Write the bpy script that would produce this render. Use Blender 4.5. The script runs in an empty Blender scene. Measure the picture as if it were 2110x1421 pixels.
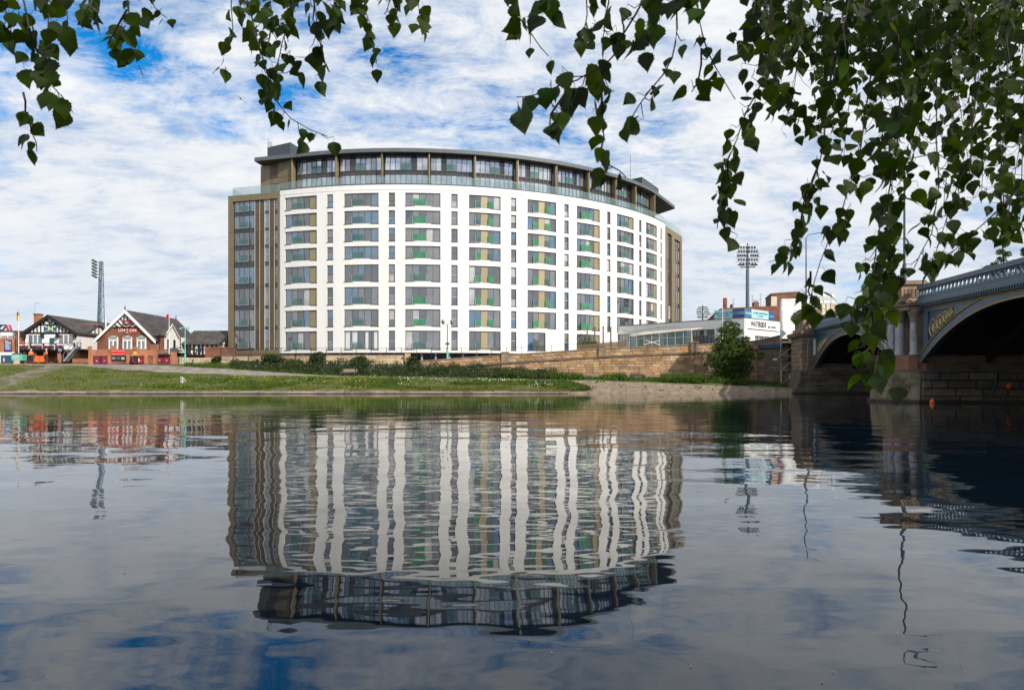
import bpy, bmesh, math, random
from mathutils import Vector, Matrix, noise
R = math.radians
random.seed(7)
rnd = random.random
def U(a, b): return a + (b - a) * rnd()
SC = bpy.context.scene
COL = SC.collection

# ------------------------------------------------------------------ camera, sky, sun, exposure
F = 1400.0            # focal length in photo pixels (photo 2110 wide)
HX, HY, CH = 1055.0, 780.0, 1.6     # principal column, horizon row, camera height above the water
cam = bpy.data.cameras.new('camera')
cam.lens = F / 2110.0 * 36.0
cam.sensor_width = 36.0
cam.shift_y = (HY - 710.5) / 2110.0
cam.clip_start = 0.05
cam.clip_end = 9000
cam.dof.use_dof = True
cam.dof.focus_distance = 95
cam.dof.aperture_fstop = 9.0
co = bpy.data.objects.new('camera', cam)
COL.objects.link(co)
co.location = (0, 0, CH)
co.rotation_euler = (R(90), 0, 0)
SC.camera = co

SUN_EL = 33.0
SUN_AZ = 137.0        # degrees clockwise from +Y (view direction): from the right, behind the camera
sd = Vector((math.sin(R(SUN_AZ)) * math.cos(R(SUN_EL)), math.cos(R(SUN_AZ)) * math.cos(R(SUN_EL)), math.sin(R(SUN_EL))))
W = bpy.data.worlds.new('World')
SC.world = W
W.use_nodes = True
nt = W.node_tree
nt.nodes.clear()
def wn(t, **k):
    n = nt.nodes.new(t)
    for a, b in k.items():
        setattr(n, a, b)
    return n
def wl(a, b): nt.links.new(a, b)
def wmath(op, a, b=None, clamp=False):
    n = wn('ShaderNodeMath', operation=op, use_clamp=clamp)
    for i, x in enumerate((a, b)):
        if x is None: continue
        if isinstance(x, (int, float)): n.inputs[i].default_value = x
        else: wl(x, n.inputs[i])
    return n.outputs[0]
out = wn('ShaderNodeOutputWorld')
bg = wn('ShaderNodeBackground')
bg.inputs['Strength'].default_value = 0.1
sky = wn('ShaderNodeTexSky', sky_type='NISHITA', sun_disc=False)
sky.sun_elevation = R(SUN_EL)
sky.sun_rotation = R(SUN_AZ)
sky.air_density = 0.9
sky.dust_density = 0.25
sky.ozone_density = 4.5
tc = wn('ShaderNodeTexCoord')
sp = wn('ShaderNodeSeparateXYZ')
wl(tc.outputs['Generated'], sp.inputs[0])
zc = wmath('MAXIMUM', sp.outputs[2], 0.0)
den = wmath('ADD', zc, 0.22)
cx = wmath('DIVIDE', sp.outputs[0], den)
cy = wmath('DIVIDE', sp.outputs[1], den)
cb = wn('ShaderNodeCombineXYZ')
wl(cx, cb.inputs[0]); wl(cy, cb.inputs[1])
def wnoise(scale, detail, rough, off, dist=0.0, stretch=(1, 1, 1)):
    mp = wn('ShaderNodeMapping')
    mp.inputs['Location'].default_value = off
    mp.inputs['Scale'].default_value = stretch
    mp.inputs['Rotation'].default_value = (0, 0, R(-14))
    wl(cb.outputs[0], mp.inputs[0])
    n = wn('ShaderNodeTexNoise')
    n.inputs['Scale'].default_value = scale
    n.inputs['Detail'].default_value = detail
    n.inputs['Roughness'].default_value = rough
    n.inputs['Distortion'].default_value = dist
    wl(mp.outputs[0], n.inputs[0])
    return n.outputs[0]
def wramp(x, stops):
    r = wn('ShaderNodeValToRGB')
    e = r.color_ramp.elements
    while len(e) < len(stops): e.new(0.5)
    for el, (p, c) in zip(e, stops):
        el.position = p
        el.color = (*c, 1) if len(c) == 3 else c
    wl(x, r.inputs[0])
    return r.outputs[0]
SKY_OFF = (12.3, 2.5, 0.0)
n_big = wnoise(1.35, 3, 0.5, SKY_OFF, 0.3, (0.8, 1.0, 1))
n_fine = wnoise(5.5, 12, 0.70, (8.1, 2.2, 3), 0.3, (0.8, 1.2, 1))
cov = wmath('ADD', wmath('MULTIPLY', n_big, 0.58), wmath('MULTIPLY', n_fine, 0.42))
cov = wmath('ADD', cov, wmath('MULTIPLY', wmath('MAXIMUM', wmath('SUBTRACT', 0.40, zc), 0.0), 0.20))
mask = wramp(cov, [(0.385, (0, 0, 0)), (0.437, (0.62, 0.62, 0.62)), (0.50, (1, 1, 1))])
n_shade = wnoise(3.6, 12, 0.68, (3.3, 9.1, 7), 0.3, (0.75, 1.3, 1))
n_lit = wmath('ADD', wmath('MULTIPLY', n_shade, 0.55), wmath('MULTIPLY', n_fine, 0.45))
ccol = wramp(n_lit, [(0.34, (3.9, 5.0, 6.9)), (0.44, (6.2, 7.1, 8.5)), (0.51, (8.5, 8.8, 9.3)), (0.60, (9.6, 9.7, 9.8))])
satn = wn('ShaderNodeHueSaturation')
satn.inputs['Saturation'].default_value = 1.35
satn.inputs['Value'].default_value = 1.7
satn.inputs['Hue'].default_value = 0.495
wl(sky.outputs[0], satn.inputs['Color'])
mx = wn('ShaderNodeMix', data_type='RGBA')
wl(mask, mx.inputs[0]); wl(satn.outputs[0], mx.inputs[6]); wl(ccol, mx.inputs[7])
hz = wramp(sp.outputs[2], [(0.0, (0.85, 0.85, 0.85)), (0.10, (0.55, 0.55, 0.55)), (0.20, (0.22, 0.22, 0.22)), (0.32, (0, 0, 0))])
mx2 = wn('ShaderNodeMix', data_type='RGBA')
wl(hz, mx2.inputs[0]); wl(mx.outputs[2], mx2.inputs[6]); mx2.inputs[7].default_value = (6.9, 7.7, 8.7, 1)
wl(mx2.outputs[2], bg.inputs[0]); wl(bg.outputs[0], out.inputs[0])

sun = bpy.data.lights.new('sun', 'SUN')
sun.energy = 5.0
sun.angle = R(0.6)
sun.color = (1.0, 0.93, 0.82)
so = bpy.data.objects.new('sun', sun)
COL.objects.link(so)
so.rotation_euler = (-sd).to_track_quat('-Z', 'Y').to_euler()
so.location = (60, -60, 80)

SC.view_settings.view_transform = 'Standard'
SC.view_settings.look = 'None'
SC.view_settings.exposure = 0.0
SC.view_settings.gamma = 1.0
SC.view_settings.use_curve_mapping = False
SC.cycles.use_denoising = True
SC.cycles.max_bounces = 7
SC.cycles.transparent_max_bounces = 12
SC.cycles.caustics_reflective = False
SC.cycles.caustics_refractive = False

# ------------------------------------------------------------------ helpers
def px(x, Y): return (x - HX) * Y / F
def pz(y, Y): return CH + (HY - y) * Y / F
def P(x, y, Y): return Vector((px(x, Y), Y, pz(y, Y)))
def interp(tab, x):
    if x <= tab[0][0]: return tab[0][1:]
    for a, b in zip(tab, tab[1:]):
        if x <= b[0]:
            t = (x - a[0]) / (b[0] - a[0])
            return tuple(p + (q - p) * t for p, q in zip(a[1:], b[1:]))
    return tab[-1][1:]

class MB:
    def __init__(s): s.v, s.f, s.M = [], [], None
    def add(s, vs, fs):
        o = len(s.v)
        if s.M is not None: vs = [s.M @ Vector(q) for q in vs]
        s.v += [tuple(q) for q in vs]
        s.f += [tuple(o + i for i in q) for q in fs]
        return s
    def box(s, x0, y0, z0, x1, y1, z1):
        return s.add([(x0,y0,z0),(x1,y0,z0),(x1,y1,z0),(x0,y1,z0),(x0,y0,z1),(x1,y0,z1),(x1,y1,z1),(x0,y1,z1)],
                     [(0,3,2,1),(4,5,6,7),(0,1,5,4),(1,2,6,5),(2,3,7,6),(3,0,4,7)])
    def hexa(s, b, t):
        return s.add(list(b) + list(t), [(0,3,2,1),(4,5,6,7),(0,1,5,4),(1,2,6,5),(2,3,7,6),(3,0,4,7)])
    def quad(s, *q): return s.add(q, [tuple(range(len(q)))])
    def prism(s, poly, z0, z1, sc=1.0, c=None):
        n = len(poly)
        if c is None: c = (sum(p[0] for p in poly)/n, sum(p[1] for p in poly)/n)
        lo = [(p[0], p[1], z0) for p in poly]
        hi = [(c[0]+(p[0]-c[0])*sc, c[1]+(p[1]-c[1])*sc, z1) for p in poly]
        return s.add(lo+hi, [tuple(range(n))[::-1], tuple(range(n, 2*n))] + [(i,(i+1)%n,n+(i+1)%n,n+i) for i in range(n)])
    def prismy(s, poly, y0, y1):
        n = len(poly)
        a = [(p[0], y0, p[1]) for p in poly]; b = [(p[0], y1, p[1]) for p in poly]
        return s.add(a+b, [tuple(range(n)), tuple(range(n, 2*n))[::-1]] + [(i,n+i,n+(i+1)%n,(i+1)%n) for i in range(n)])
    def path(s, pts, rad, n=6, cap=True):
        pts = [Vector(p) for p in pts]
        if isinstance(rad, (int, float)): rad = [rad]*len(pts)
        vs, fs = [], []
        for i, p in enumerate(pts):
            d = (pts[min(i+1, len(pts)-1)] - pts[max(i-1, 0)])
            d = d.normalized() if d.length > 1e-9 else Vector((0,0,1))
            a = d.cross(Vector((0,0,1)))
            if a.length < 1e-3: a = d.cross(Vector((0,1,0)))
            a.normalize(); b = d.cross(a)
            for k in range(n):
                t = 2*math.pi*k/n
                vs.append(p + (a*math.cos(t) + b*math.sin(t))*rad[i])
        for i in range(len(pts)-1):
            for k in range(n):
                fs.append((i*n+k, i*n+(k+1)%n, (i+1)*n+(k+1)%n, (i+1)*n+k))
        if cap:
            fs.append(tuple(range(n))[::-1]); fs.append(tuple((len(pts)-1)*n+k for k in range(n)))
        return s.add(vs, fs)
    def tube(s, p, q, r, n=6, r2=None): return s.path([p, q], [r, r if r2 is None else r2], n)
    def bar(s, p, q, w, h, up=(0,0,1)):
        p, q = Vector(p), Vector(q); d = (q-p).normalized(); u = Vector(up)
        a = d.cross(u)
        if a.length < 1e-4: a = d.cross(Vector((0,1,0)))
        a.normalize(); b = a.cross(d)
        a = a*w/2; b = b*h/2
        return s.hexa([p-a-b,p+a-b,p+a+b,p-a+b],[q-a-b,q+a-b,q+a+b,q-a+b])
    def lathe(s, prof, c, n=12):
        vs, fs = [], []
        for r, z in prof:
            for k in range(n):
                t = 2*math.pi*k/n
                vs.append((c[0]+r*math.cos(t), c[1]+r*math.sin(t), c[2]+z))
        m = len(prof)
        for i in range(m-1):
            for k in range(n):
                fs.append((i*n+k, i*n+(k+1)%n, (i+1)*n+(k+1)%n, (i+1)*n+k))
        fs.append(tuple(range(n))[::-1]); fs.append(tuple((m-1)*n+k for k in range(n)))
        return s.add(vs, fs)
    def ring(s, c, r, tr, ax=(0,1,0), n=24, m=6, arc=(0, 360)):
        ax = Vector(ax).normalized(); a = ax.cross(Vector((0,0,1)))
        if a.length < 1e-3: a = Vector((1,0,0))
        a.normalize(); b = a.cross(ax); c = Vector(c)
        pts = [c + (a*math.cos(R(arc[0]+(arc[1]-arc[0])*i/n)) + b*math.sin(R(arc[0]+(arc[1]-arc[0])*i/n)))*r for i in range(n+1)]
        return s.path(pts, tr, m, cap=False)
    def build(s, name, mat, parent=None, smooth=False, loc=None):
        me = bpy.data.meshes.new(name)
        me.from_pydata(s.v, [], s.f)
        me.update()
        if smooth:
            me.polygons.foreach_set('use_smooth', [True]*len(me.polygons))
        if mat: me.materials.append(mat)
        o = bpy.data.objects.new(name, me)
        COL.objects.link(o)
        if parent is not None: o.parent = parent
        if loc is not None: o.location = loc
        return o
def inst(me, name, parent, M, mat=None):
    o = bpy.data.objects.new(name, me)
    COL.objects.link(o)
    if parent is not None: o.parent = parent
    o.matrix_local = M
    return o
def tag(o, label=None, cat=None, group=None, kind=None):
    if label: o['label'] = label
    if cat: o['category'] = cat
    if group: o['group'] = group
    if kind: o['kind'] = kind
    return o
def thing(name, label, cat, group=None, loc=(0,0,0), rz=0.0):
    o = bpy.data.objects.new(name, None)
    o.empty_display_size = 0.3
    COL.objects.link(o)
    o.location = loc
    o.rotation_euler = (0, 0, rz)
    return tag(o, label, cat, group)
def copy_tree(o, parent=None):
    c = o.copy(); COL.objects.link(c)
    if parent is not None: c.parent = parent
    for ch in list(o.children): copy_tree(ch, c)
    return c
def text(name, s, size, mat, parent, M, ext=0.012, sx=1.0, bold=0.0):
    cu = bpy.data.curves.new('t', 'FONT')
    cu.body = s; cu.size = size; cu.offset = bold*size; cu.extrude = ext; cu.align_x = 'CENTER'; cu.align_y = 'CENTER'; cu.resolution_u = 2
    o = bpy.data.objects.new('t', cu); COL.objects.link(o)
    me = bpy.data.meshes.new_from_object(o)
    bpy.data.objects.remove(o); bpy.data.curves.remove(cu)
    me.transform(M @ Matrix.Diagonal((sx, 1, 1, 1)))
    me.materials.clear(); me.materials.append(mat)
    n = bpy.data.objects.new(name, me); COL.objects.link(n); n.parent = parent
    return n
def facing(pos, right):
    """matrix that maps text x -> right, text y -> up, text z -> outward"""
    r = Vector(right).normalized(); u = Vector((0,0,1)); w = r.cross(u)
    M = Matrix((( r.x,u.x,w.x,pos[0]),(r.y,u.y,w.y,pos[1]),(r.z,u.z,w.z,pos[2]),(0,0,0,1)))
    return M

# ------------------------------------------------------------------ materials
MATS = {}
def mat(name, c, rough=0.7, var=0.12, scale=3.0, bump=0.0, metal=0.0, spec=0.5, c2=None, objvar=0.0, detail=5, bscale=None, stretch=(1,1,1), coat=0.0, ior=None):
    if name in MATS: return MATS[name]
    m = bpy.data.materials.new(name); m.use_nodes = True
    t = m.node_tree; b = t.nodes['Principled BSDF']
    b.inputs['Roughness'].default_value = rough
    b.inputs['Metallic'].default_value = metal
    b.inputs['Specular IOR Level'].default_value = spec
    if coat: b.inputs['Coat Weight'].default_value = coat; b.inputs['Coat Roughness'].default_value = 0.03
    if ior: b.inputs['IOR'].default_value = ior
    g = t.nodes.new('ShaderNodeNewGeometry')
    mp = t.nodes.new('ShaderNodeMapping'); mp.inputs['Scale'].default_value = stretch
    t.links.new(g.outputs['Position'], mp.inputs[0])
    n = t.nodes.new('ShaderNodeTexNoise'); n.inputs['Scale'].default_value = scale; n.inputs['Detail'].default_value = detail; n.inputs['Roughness'].default_value = 0.6
    t.links.new(mp.outputs[0], n.inputs['Vector'])
    r = t.nodes.new('ShaderNodeValToRGB')
    lo = tuple(max(0, x*(1-var)) for x in c); hi = tuple(min(1, x*(1+var)) for x in (c2 or c))
    if c2: lo = c; hi = c2
    r.color_ramp.elements[0].position = 0.32; r.color_ramp.elements[1].position = 0.68
    r.color_ramp.elements[0].color = (*lo, 1); r.color_ramp.elements[1].color = (*hi, 1)
    t.links.new(n.outputs[0], r.inputs[0])
    colout = r.outputs[0]
    if objvar:
        oi = t.nodes.new('ShaderNodeObjectInfo')
        mr = t.nodes.new('ShaderNodeMapRange'); mr.inputs['To Min'].default_value = 1-objvar; mr.inputs['To Max'].default_value = 1+objvar
        t.links.new(oi.outputs['Random'], mr.inputs[0])
        h = t.nodes.new('ShaderNodeHueSaturation')
        t.links.new(mr.outputs[0], h.inputs['Value'])
        mh = t.nodes.new('ShaderNodeMath'); mh.operation = 'MULTIPLY'; mh.inputs[1].default_value = 7.31
        fr = t.nodes.new('ShaderNodeMath'); fr.operation = 'FRACT'
        mr2 = t.nodes.new('ShaderNodeMapRange'); mr2.inputs['To Min'].default_value = 1-objvar*0.8; mr2.inputs['To Max'].default_value = 1+objvar*0.6
        t.links.new(oi.outputs['Random'], mh.inputs[0]); t.links.new(mh.outputs[0], fr.inputs[0]); t.links.new(fr.outputs[0], mr2.inputs[0])
        t.links.new(mr2.outputs[0], h.inputs['Saturation'])
        mh3 = t.nodes.new('ShaderNodeMath'); mh3.operation = 'MULTIPLY'; mh3.inputs[1].default_value = 13.7
        fr3 = t.nodes.new('ShaderNodeMath'); fr3.operation = 'FRACT'
        mr3 = t.nodes.new('ShaderNodeMapRange'); mr3.inputs['To Min'].default_value = 0.5-objvar*0.05; mr3.inputs['To Max'].default_value = 0.5+objvar*0.05
        t.links.new(oi.outputs['Random'], mh3.inputs[0]); t.links.new(mh3.outputs[0], fr3.inputs[0]); t.links.new(fr3.outputs[0], mr3.inputs[0]); t.links.new(mr3.outputs[0], h.inputs['Hue'])
        t.links.new(colout, h.inputs['Color']); colout = h.outputs[0]
    t.links.new(colout, b.inputs['Base Color'])
    if bump:
        n2 = n
        if bscale:
            n2 = t.nodes.new('ShaderNodeTexNoise'); n2.inputs['Scale'].default_value = bscale; n2.inputs['Detail'].default_value = 6
            t.links.new(mp.outputs[0], n2.inputs['Vector'])
        bp = t.nodes.new('ShaderNodeBump'); bp.inputs['Strength'].default_value = 1.0; bp.inputs['Distance'].default_value = bump
        t.links.new(n2.outputs[0], bp.inputs['Height']); t.links.new(bp.outputs[0], b.inputs['Normal'])
    MATS[name] = m
    return m
def brickmat(name, c1, c2, mortar, bw=0.23, bh=0.075, mort=0.012, plane='xz', rough=0.85):
    """brickwork or slates too small to tell apart at this distance"""
    if name in MATS: return MATS[name]
    m = bpy.data.materials.new(name); m.use_nodes = True
    t = m.node_tree; b = t.nodes['Principled BSDF']; b.inputs['Roughness'].default_value = rough
    g = t.nodes.new('ShaderNodeNewGeometry'); s = t.nodes.new('ShaderNodeSeparateXYZ'); c = t.nodes.new('ShaderNodeCombineXYZ')
    t.links.new(g.outputs['Position'], s.inputs[0])
    ad = t.nodes.new('ShaderNodeMath'); ad.operation = 'ADD'
    t.links.new(s.outputs[0], ad.inputs[0]); t.links.new(s.outputs[1], ad.inputs[1])
    t.links.new(ad.outputs[0], c.inputs[0]); t.links.new(s.outputs[2], c.inputs[1])
    br = t.nodes.new('ShaderNodeTexBrick'); br.inputs['Scale'].default_value = 1.0
    br.inputs['Brick Width'].default_value = bw; br.inputs['Row Height'].default_value = bh; br.inputs['Mortar Size'].default_value = mort
    br.inputs['Color1'].default_value = (*c1, 1); br.inputs['Color2'].default_value = (*c2, 1); br.inputs['Mortar'].default_value = (*mortar, 1)
    t.links.new(c.outputs[0], br.inputs['Vector'])
    n = t.nodes.new('ShaderNodeTexNoise'); n.inputs['Scale'].default_value = 0.9; n.inputs['Detail'].default_value = 7
    t.links.new(g.outputs['Position'], n.inputs['Vector'])
    mr = t.nodes.new('ShaderNodeMapRange'); mr.inputs['From Min'].default_value = 0.3; mr.inputs['From Max'].default_value = 0.7; mr.inputs['To Min'].default_value = 0.6; mr.inputs['To Max'].default_value = 1.3
    t.links.new(n.outputs[0], mr.inputs[0])
    h = t.nodes.new('ShaderNodeHueSaturation'); t.links.new(br.outputs['Color'], h.inputs['Color']); t.links.new(mr.outputs[0], h.inputs['Value'])
    t.links.new(h.outputs[0], b.inputs['Base Color'])
    bp = t.nodes.new('ShaderNodeBump'); bp.inputs['Distance'].default_value = 0.02; bp.inputs['Strength'].default_value = 0.6
    t.links.new(br.outputs['Fac'], bp.inputs['Height']); bp.invert = True
    t.links.new(bp.outputs[0], b.inputs['Normal'])
    MATS[name] = m
    return m
def glassmat(name, c, ior=2.0, alpha=1.0, rough=0.015):
    if name in MATS: return MATS[name]
    m = mat(name, c, rough=rough, var=0.25, scale=0.8, ior=ior)
    if alpha < 1: m.node_tree.nodes['Principled BSDF'].inputs['Alpha'].default_value = alpha
    return m
def leafmat(name, c, c2, trans=0.35, scale=1.2, objvar=0.0, tc=None):
    if name in MATS: return MATS[name]
    m = mat(name, c, rough=0.55, c2=c2, scale=scale, detail=3, objvar=objvar, spec=0.35)
    t = m.node_tree; b = t.nodes['Principled BSDF']; o = t.nodes['Material Output']
    tr = t.nodes.new('ShaderNodeBsdfTranslucent'); ms = t.nodes.new('ShaderNodeMixShader'); ms.inputs[0].default_value = trans
    hs = t.nodes.new('ShaderNodeHueSaturation'); hs.inputs['Value'].default_value = 1.7; hs.inputs['Hue'].default_value = 0.485; hs.inputs['Saturation'].default_value = 1.1
    t.links.new(b.inputs['Base Color'].links[0].from_socket, hs.inputs['Color']); t.links.new(hs.outputs[0], tr.inputs['Color'])
    t.links.new(b.outputs[0], ms.inputs[1]); t.links.new(tr.outputs[0], ms.inputs[2]); t.links.new(ms.outputs[0], o.inputs['Surface'])
    return m
WHITE = mat('white_render', (0.73, 0.72, 0.69), rough=0.85, c2=(0.80, 0.79, 0.765), scale=1.1, bump=0.002, bscale=30, stretch=(1, 1, 0.12), detail=8)
WPAINT = mat('white_paint', (0.78, 0.77, 0.74), rough=0.5, var=0.06, scale=2)
FRAME = mat('bronze_frame', (0.105, 0.085, 0.058), rough=0.45, var=0.15, metal=0.2)
TAN = mat('tan_panel', (0.30, 0.245, 0.135), rough=0.5, var=0.06, scale=0.7, metal=0.15, objvar=0.1)
OLIVE = mat('olive_cladding', (0.215, 0.168, 0.088), rough=0.5, var=0.09, scale=0.6, metal=0.15, objvar=0.1)
BROWN = mat('brown_cladding', (0.095, 0.062, 0.034), rough=0.5, var=0.12, scale=0.6, objvar=0.18)
ALU = mat('pale_aluminium', (0.52, 0.48, 0.40), rough=0.4, var=0.05, metal=0.3)
DARK = mat('dark_grey_metal', (0.055, 0.065, 0.08), rough=0.5, var=0.15, scale=0.8)
ROOFM = mat('roof_membrane', (0.10, 0.115, 0.125), rough=0.55, var=0.15, scale=0.8)
SOFFIT = mat('soffit_board', (0.085, 0.07, 0.06), rough=0.6, var=0.2, scale=1.0)
BLACK = mat('black_paint', (0.012, 0.012, 0.013), rough=0.55, var=0.3)
TIMBER = mat('black_timber', (0.014, 0.012, 0.011), rough=0.65, var=0.3)
GL = [glassmat('glass_dark', (0.05, 0.057, 0.065), 2.6), glassmat('glass_painted_sky', (0.015, 0.085, 0.17), 3.0), glassmat('glass_grey', (0.12, 0.125, 0.13), 2.8),  # blue pane: reflected sky colour is painted into its base
      glassmat('glass_curtained', (0.42, 0.42, 0.43), 1.8), glassmat('glass_green', (0.06, 0.075, 0.065), 2.2)]
GLP = [glassmat('coated_glass', (0.40, 0.44, 0.52), 2.0), glassmat('coated_glass_pale', (0.58, 0.60, 0.66), 2.0)]
for _g in GLP: _g.node_tree.nodes['Principled BSDF'].inputs['Metallic'].default_value = 0.7
SPAN = glassmat('dark_spandrel_glass', (0.03, 0.036, 0.045), 1.7)
CMOSS = mat('mossy_cutwater_stone', (0.10, 0.09, 0.045), rough=0.9, c2=(0.30, 0.235, 0.15), scale=1.4, bump=0.04, bscale=7, objvar=0.2)
BALC = glassmat('clear_balcony_glass', (0.10, 0.22, 0.215), 1.5, 0.36)
BALCG = glassmat('green_film_glass', (0.08, 0.30, 0.165), 1.5, 0.54)
BALU = glassmat('balustrade_glass', (0.20, 0.33, 0.33), 1.6, 0.25)
STEEL = mat('galvanised_steel', (0.36, 0.37, 0.38), rough=0.45, metal=0.5, var=0.15)
STONE = mat('wall_stone', (0.28, 0.165, 0.088), rough=0.92, c2=(0.53, 0.345, 0.19), scale=0.8, bump=0.05, bscale=5, objvar=0.26, detail=9)
MORTAR = mat('stone_joint', (0.25, 0.17, 0.11), rough=0.95, var=0.35, scale=2.5, bump=0.02)
COPING = mat('coping_stone', (0.17, 0.125, 0.085), rough=0.9, c2=(0.27, 0.20, 0.14), scale=1.5, bump=0.02, objvar=0.12)
PSTONE = mat('pier_stone', (0.17, 0.12, 0.082), rough=0.9, c2=(0.29, 0.21, 0.145), scale=0.9, bump=0.03, bscale=6, objvar=0.24)
PMOSS = mat('damp_pier_stone', (0.055, 0.048, 0.028), rough=0.85, c2=(0.17, 0.125, 0.085), scale=1.0, bump=0.03, bscale=6, objvar=0.22)
YSTONE = mat('yellow_stone', (0.42, 0.29, 0.14), rough=0.9, c2=(0.26, 0.18, 0.10), scale=1.6, bump=0.02)
GSTONE = mat('grey_granite', (0.30, 0.30, 0.31), rough=0.6, var=0.25, scale=2.5)
IRON = mat('blue_grey_iron', (0.048, 0.098, 0.150), rough=0.45, var=0.22, scale=1.2)
IRONB = mat('blue_iron', (0.013, 0.068, 0.128), rough=0.45, var=0.25, scale=1.5)
IRONP = mat('pale_blue_iron', (0.16, 0.23, 0.30), rough=0.5, var=0.15, scale=2)
GOLD = mat('gold_paint', (0.62, 0.42, 0.10), rough=0.35, var=0.1, metal=0.5)
IROND = mat('dark_iron', (0.02, 0.022, 0.026), rough=0.8, var=0.3)  # near-black iron for the bridge soffit and inner ribs
CONC = mat('weathered_concrete', (0.30, 0.245, 0.185), rough=0.95, c2=(0.42, 0.35, 0.27), scale=0.9, bump=0.03, bscale=4)
# ------------------------------------------------------------------ the setting: banks, path, water
KZ = 0.22
def zl(tab):  # photo row table -> (Y, Z) at photo column
    return lambda x: (lambda yy, Y: (Y, pz(yy, Y)))(*interp(tab, x))
L_kerb = lambda x: (73.0, KZ)
L_mud = zl([(-900,803,74.6),(0,803,74.6),(100,802,74.7),(420,804.5,74.1),(600,804,74.2),(680,802,74.5),(860,804.5,74.0),(1150,804,74.0),(1300,803,74.2),(1700,806,74.0),(2900,806,74)])
L_grass = zl([(-900,747,92),(0,752,91),(95,752.5,91),(159,752.5,90),(196,757,89),(250,761.5,88),(318,766,86),(480,773,84),(659,774.8,82.5),(900,779,80.5),(1150,783,79.5),(1250,785,79),(1420,792,78),(1610,798.5,76.2),(1700,800,76),(2900,801,76)])
L_path = zl([(-900,745,97),(0,748.5,97),(159,749,96),(318,752,92),(480,761,89),(659,773,84.8),(900,778.4,82),(1150,782.2,81.5),(1250,783.5,81),(1420,787,80.2),(1610,794,79),(1700,797,78.5),(2900,798,78.5)])
L_base = zl([(-900,744,99),(0,747,98.6),(400,747.5,98.6),(480,751,97),(659,764,93),(900,771,91.3),(1050,776,90),(1150,779,89.3),(1300,779.5,88),(1440,782,87),(1560,789,85.5),(1625,794,83.5),(1700,796,83),(2900,797,83)])
def L_back(x):
    Y, Z = L_base(x)
    z, = interp([(-900,4.1),(400,3.95),(659,3.5),(840,3.55),(1033,3.85),(1250,4.75),(1440,5.2),(1600,6.1),(1700,6.3),(2900,6.3)], x)
    return (Y+0.6, z)
def L_plat(x):
    z, = interp([(-900,4.1),(400,4.0),(840,4.0),(1033,4.3),(1200,5.2),(1300,6.0),(1440,6.3),(1600,6.8),(2900,6.8)], x)
    return (103.0, z)
LINES = [L_kerb, L_mud, L_grass, L_path, L_base, L_back, L_plat]
def gz(X, Y):
    x = HX + F * X / Y
    pr = None
    for L in LINES:
        q = L(x)
        if Y <= q[0]:
            if pr is None: return q[1]
            t = (Y - pr[0]) / (q[0] - pr[0])
            return pr[1] + (q[1] - pr[1]) * t
        pr = q
    return pr[1]
PXS = [-5000, -2500, -1500] + list(range(-900, 2900, 12)) + [2900, 4200, 7000]
def strip(name, La, Lb, n, m, wob=0.0, x0=-1e9, x1=1e9, kind='structure', rows=None):
    xs = [x for x in PXS if x0 <= x <= x1]
    b = MB(); vs = []; fs = []
    for i, x in enumerate(xs):
        A, B = La(x), Lb(x)
        for j in range(n+1):
            t = j / n
            Y = A[0] + (B[0]-A[0])*t; Z = A[1] + (B[1]-A[1])*t
            X = px(x, Y)
            if wob and 0 < j < n: Z += wob * noise.noise((X*0.35, Y*0.5, 3)) + wob*0.5*noise.noise((X*1.1, Y*1.3, 9))
            vs.append((X, Y, Z))
    for i in range(len(xs)-1):
        for j in range(n):
            a = i*(n+1)+j
            fs.append((a, a+n+1, a+n+2, a+1))
    b.add(vs, fs)
    o = b.build(name, m, smooth=wob > 0)
    if kind: o['kind'] = kind
    return o
def grassmat():
    m = mat('bank_grass', (0.045, 0.062, 0.012), rough=0.95, c2=(0.10, 0.105, 0.028), scale=0.4, bump=0.10, bscale=3.0, detail=9)
    return m
GRASS = grassmat()
MUD = mat('dry_mud', (0.10, 0.08, 0.045), rough=0.98, c2=(0.27, 0.20, 0.14), scale=0.5, bump=0.06, bscale=3)
PAVE = brickmat('stone_setts', (0.27, 0.225, 0.205), (0.35, 0.30, 0.27), (0.16, 0.14, 0.11), 0.5, 0.16, 0.03)
TARM = mat('worn_tarmac', (0.20, 0.19, 0.18), rough=0.95, var=0.18, scale=0.8, bump=0.01)
SLOPE = mat('stony_revetment', (0.12, 0.09, 0.06), rough=0.97, c2=(0.30, 0.23, 0.16), scale=1.9, bump=0.10, bscale=2.6, detail=9)
strip('shore', L_kerb, L_mud, 4, MUD, 0.05, x1=1172)
strip('grass_bank', L_mud, L_grass, 10, GRASS, 0.16, x1=1172)
strip('path', L_grass, L_path, 4, PAVE, 0.03, x1=1160)
strip('verge', L_path, L_base, 5, GRASS, 0.10, x1=1172)
strip('ground', L_base, L_back, 1, TARM)
strip('terrace_ground', L_back, L_plat, 4, TARM)
strip('far_ground', L_plat, lambda x: (140.0, 5.0), 3, TARM)
strip('far_ground', lambda x: (140.0, 5.0), lambda x: (4000.0, 5.0), 2, mat('far_field', (0.10, 0.12, 0.05), rough=1, var=0.2, scale=0.02))
strip('revetment', lambda x: (72.75, -0.4), L_grass, 8, SLOPE, 0.10, x0=1164, x1=1656)
strip('verge', L_grass, L_base, 8, GRASS, 0.14, x0=1164)
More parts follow.
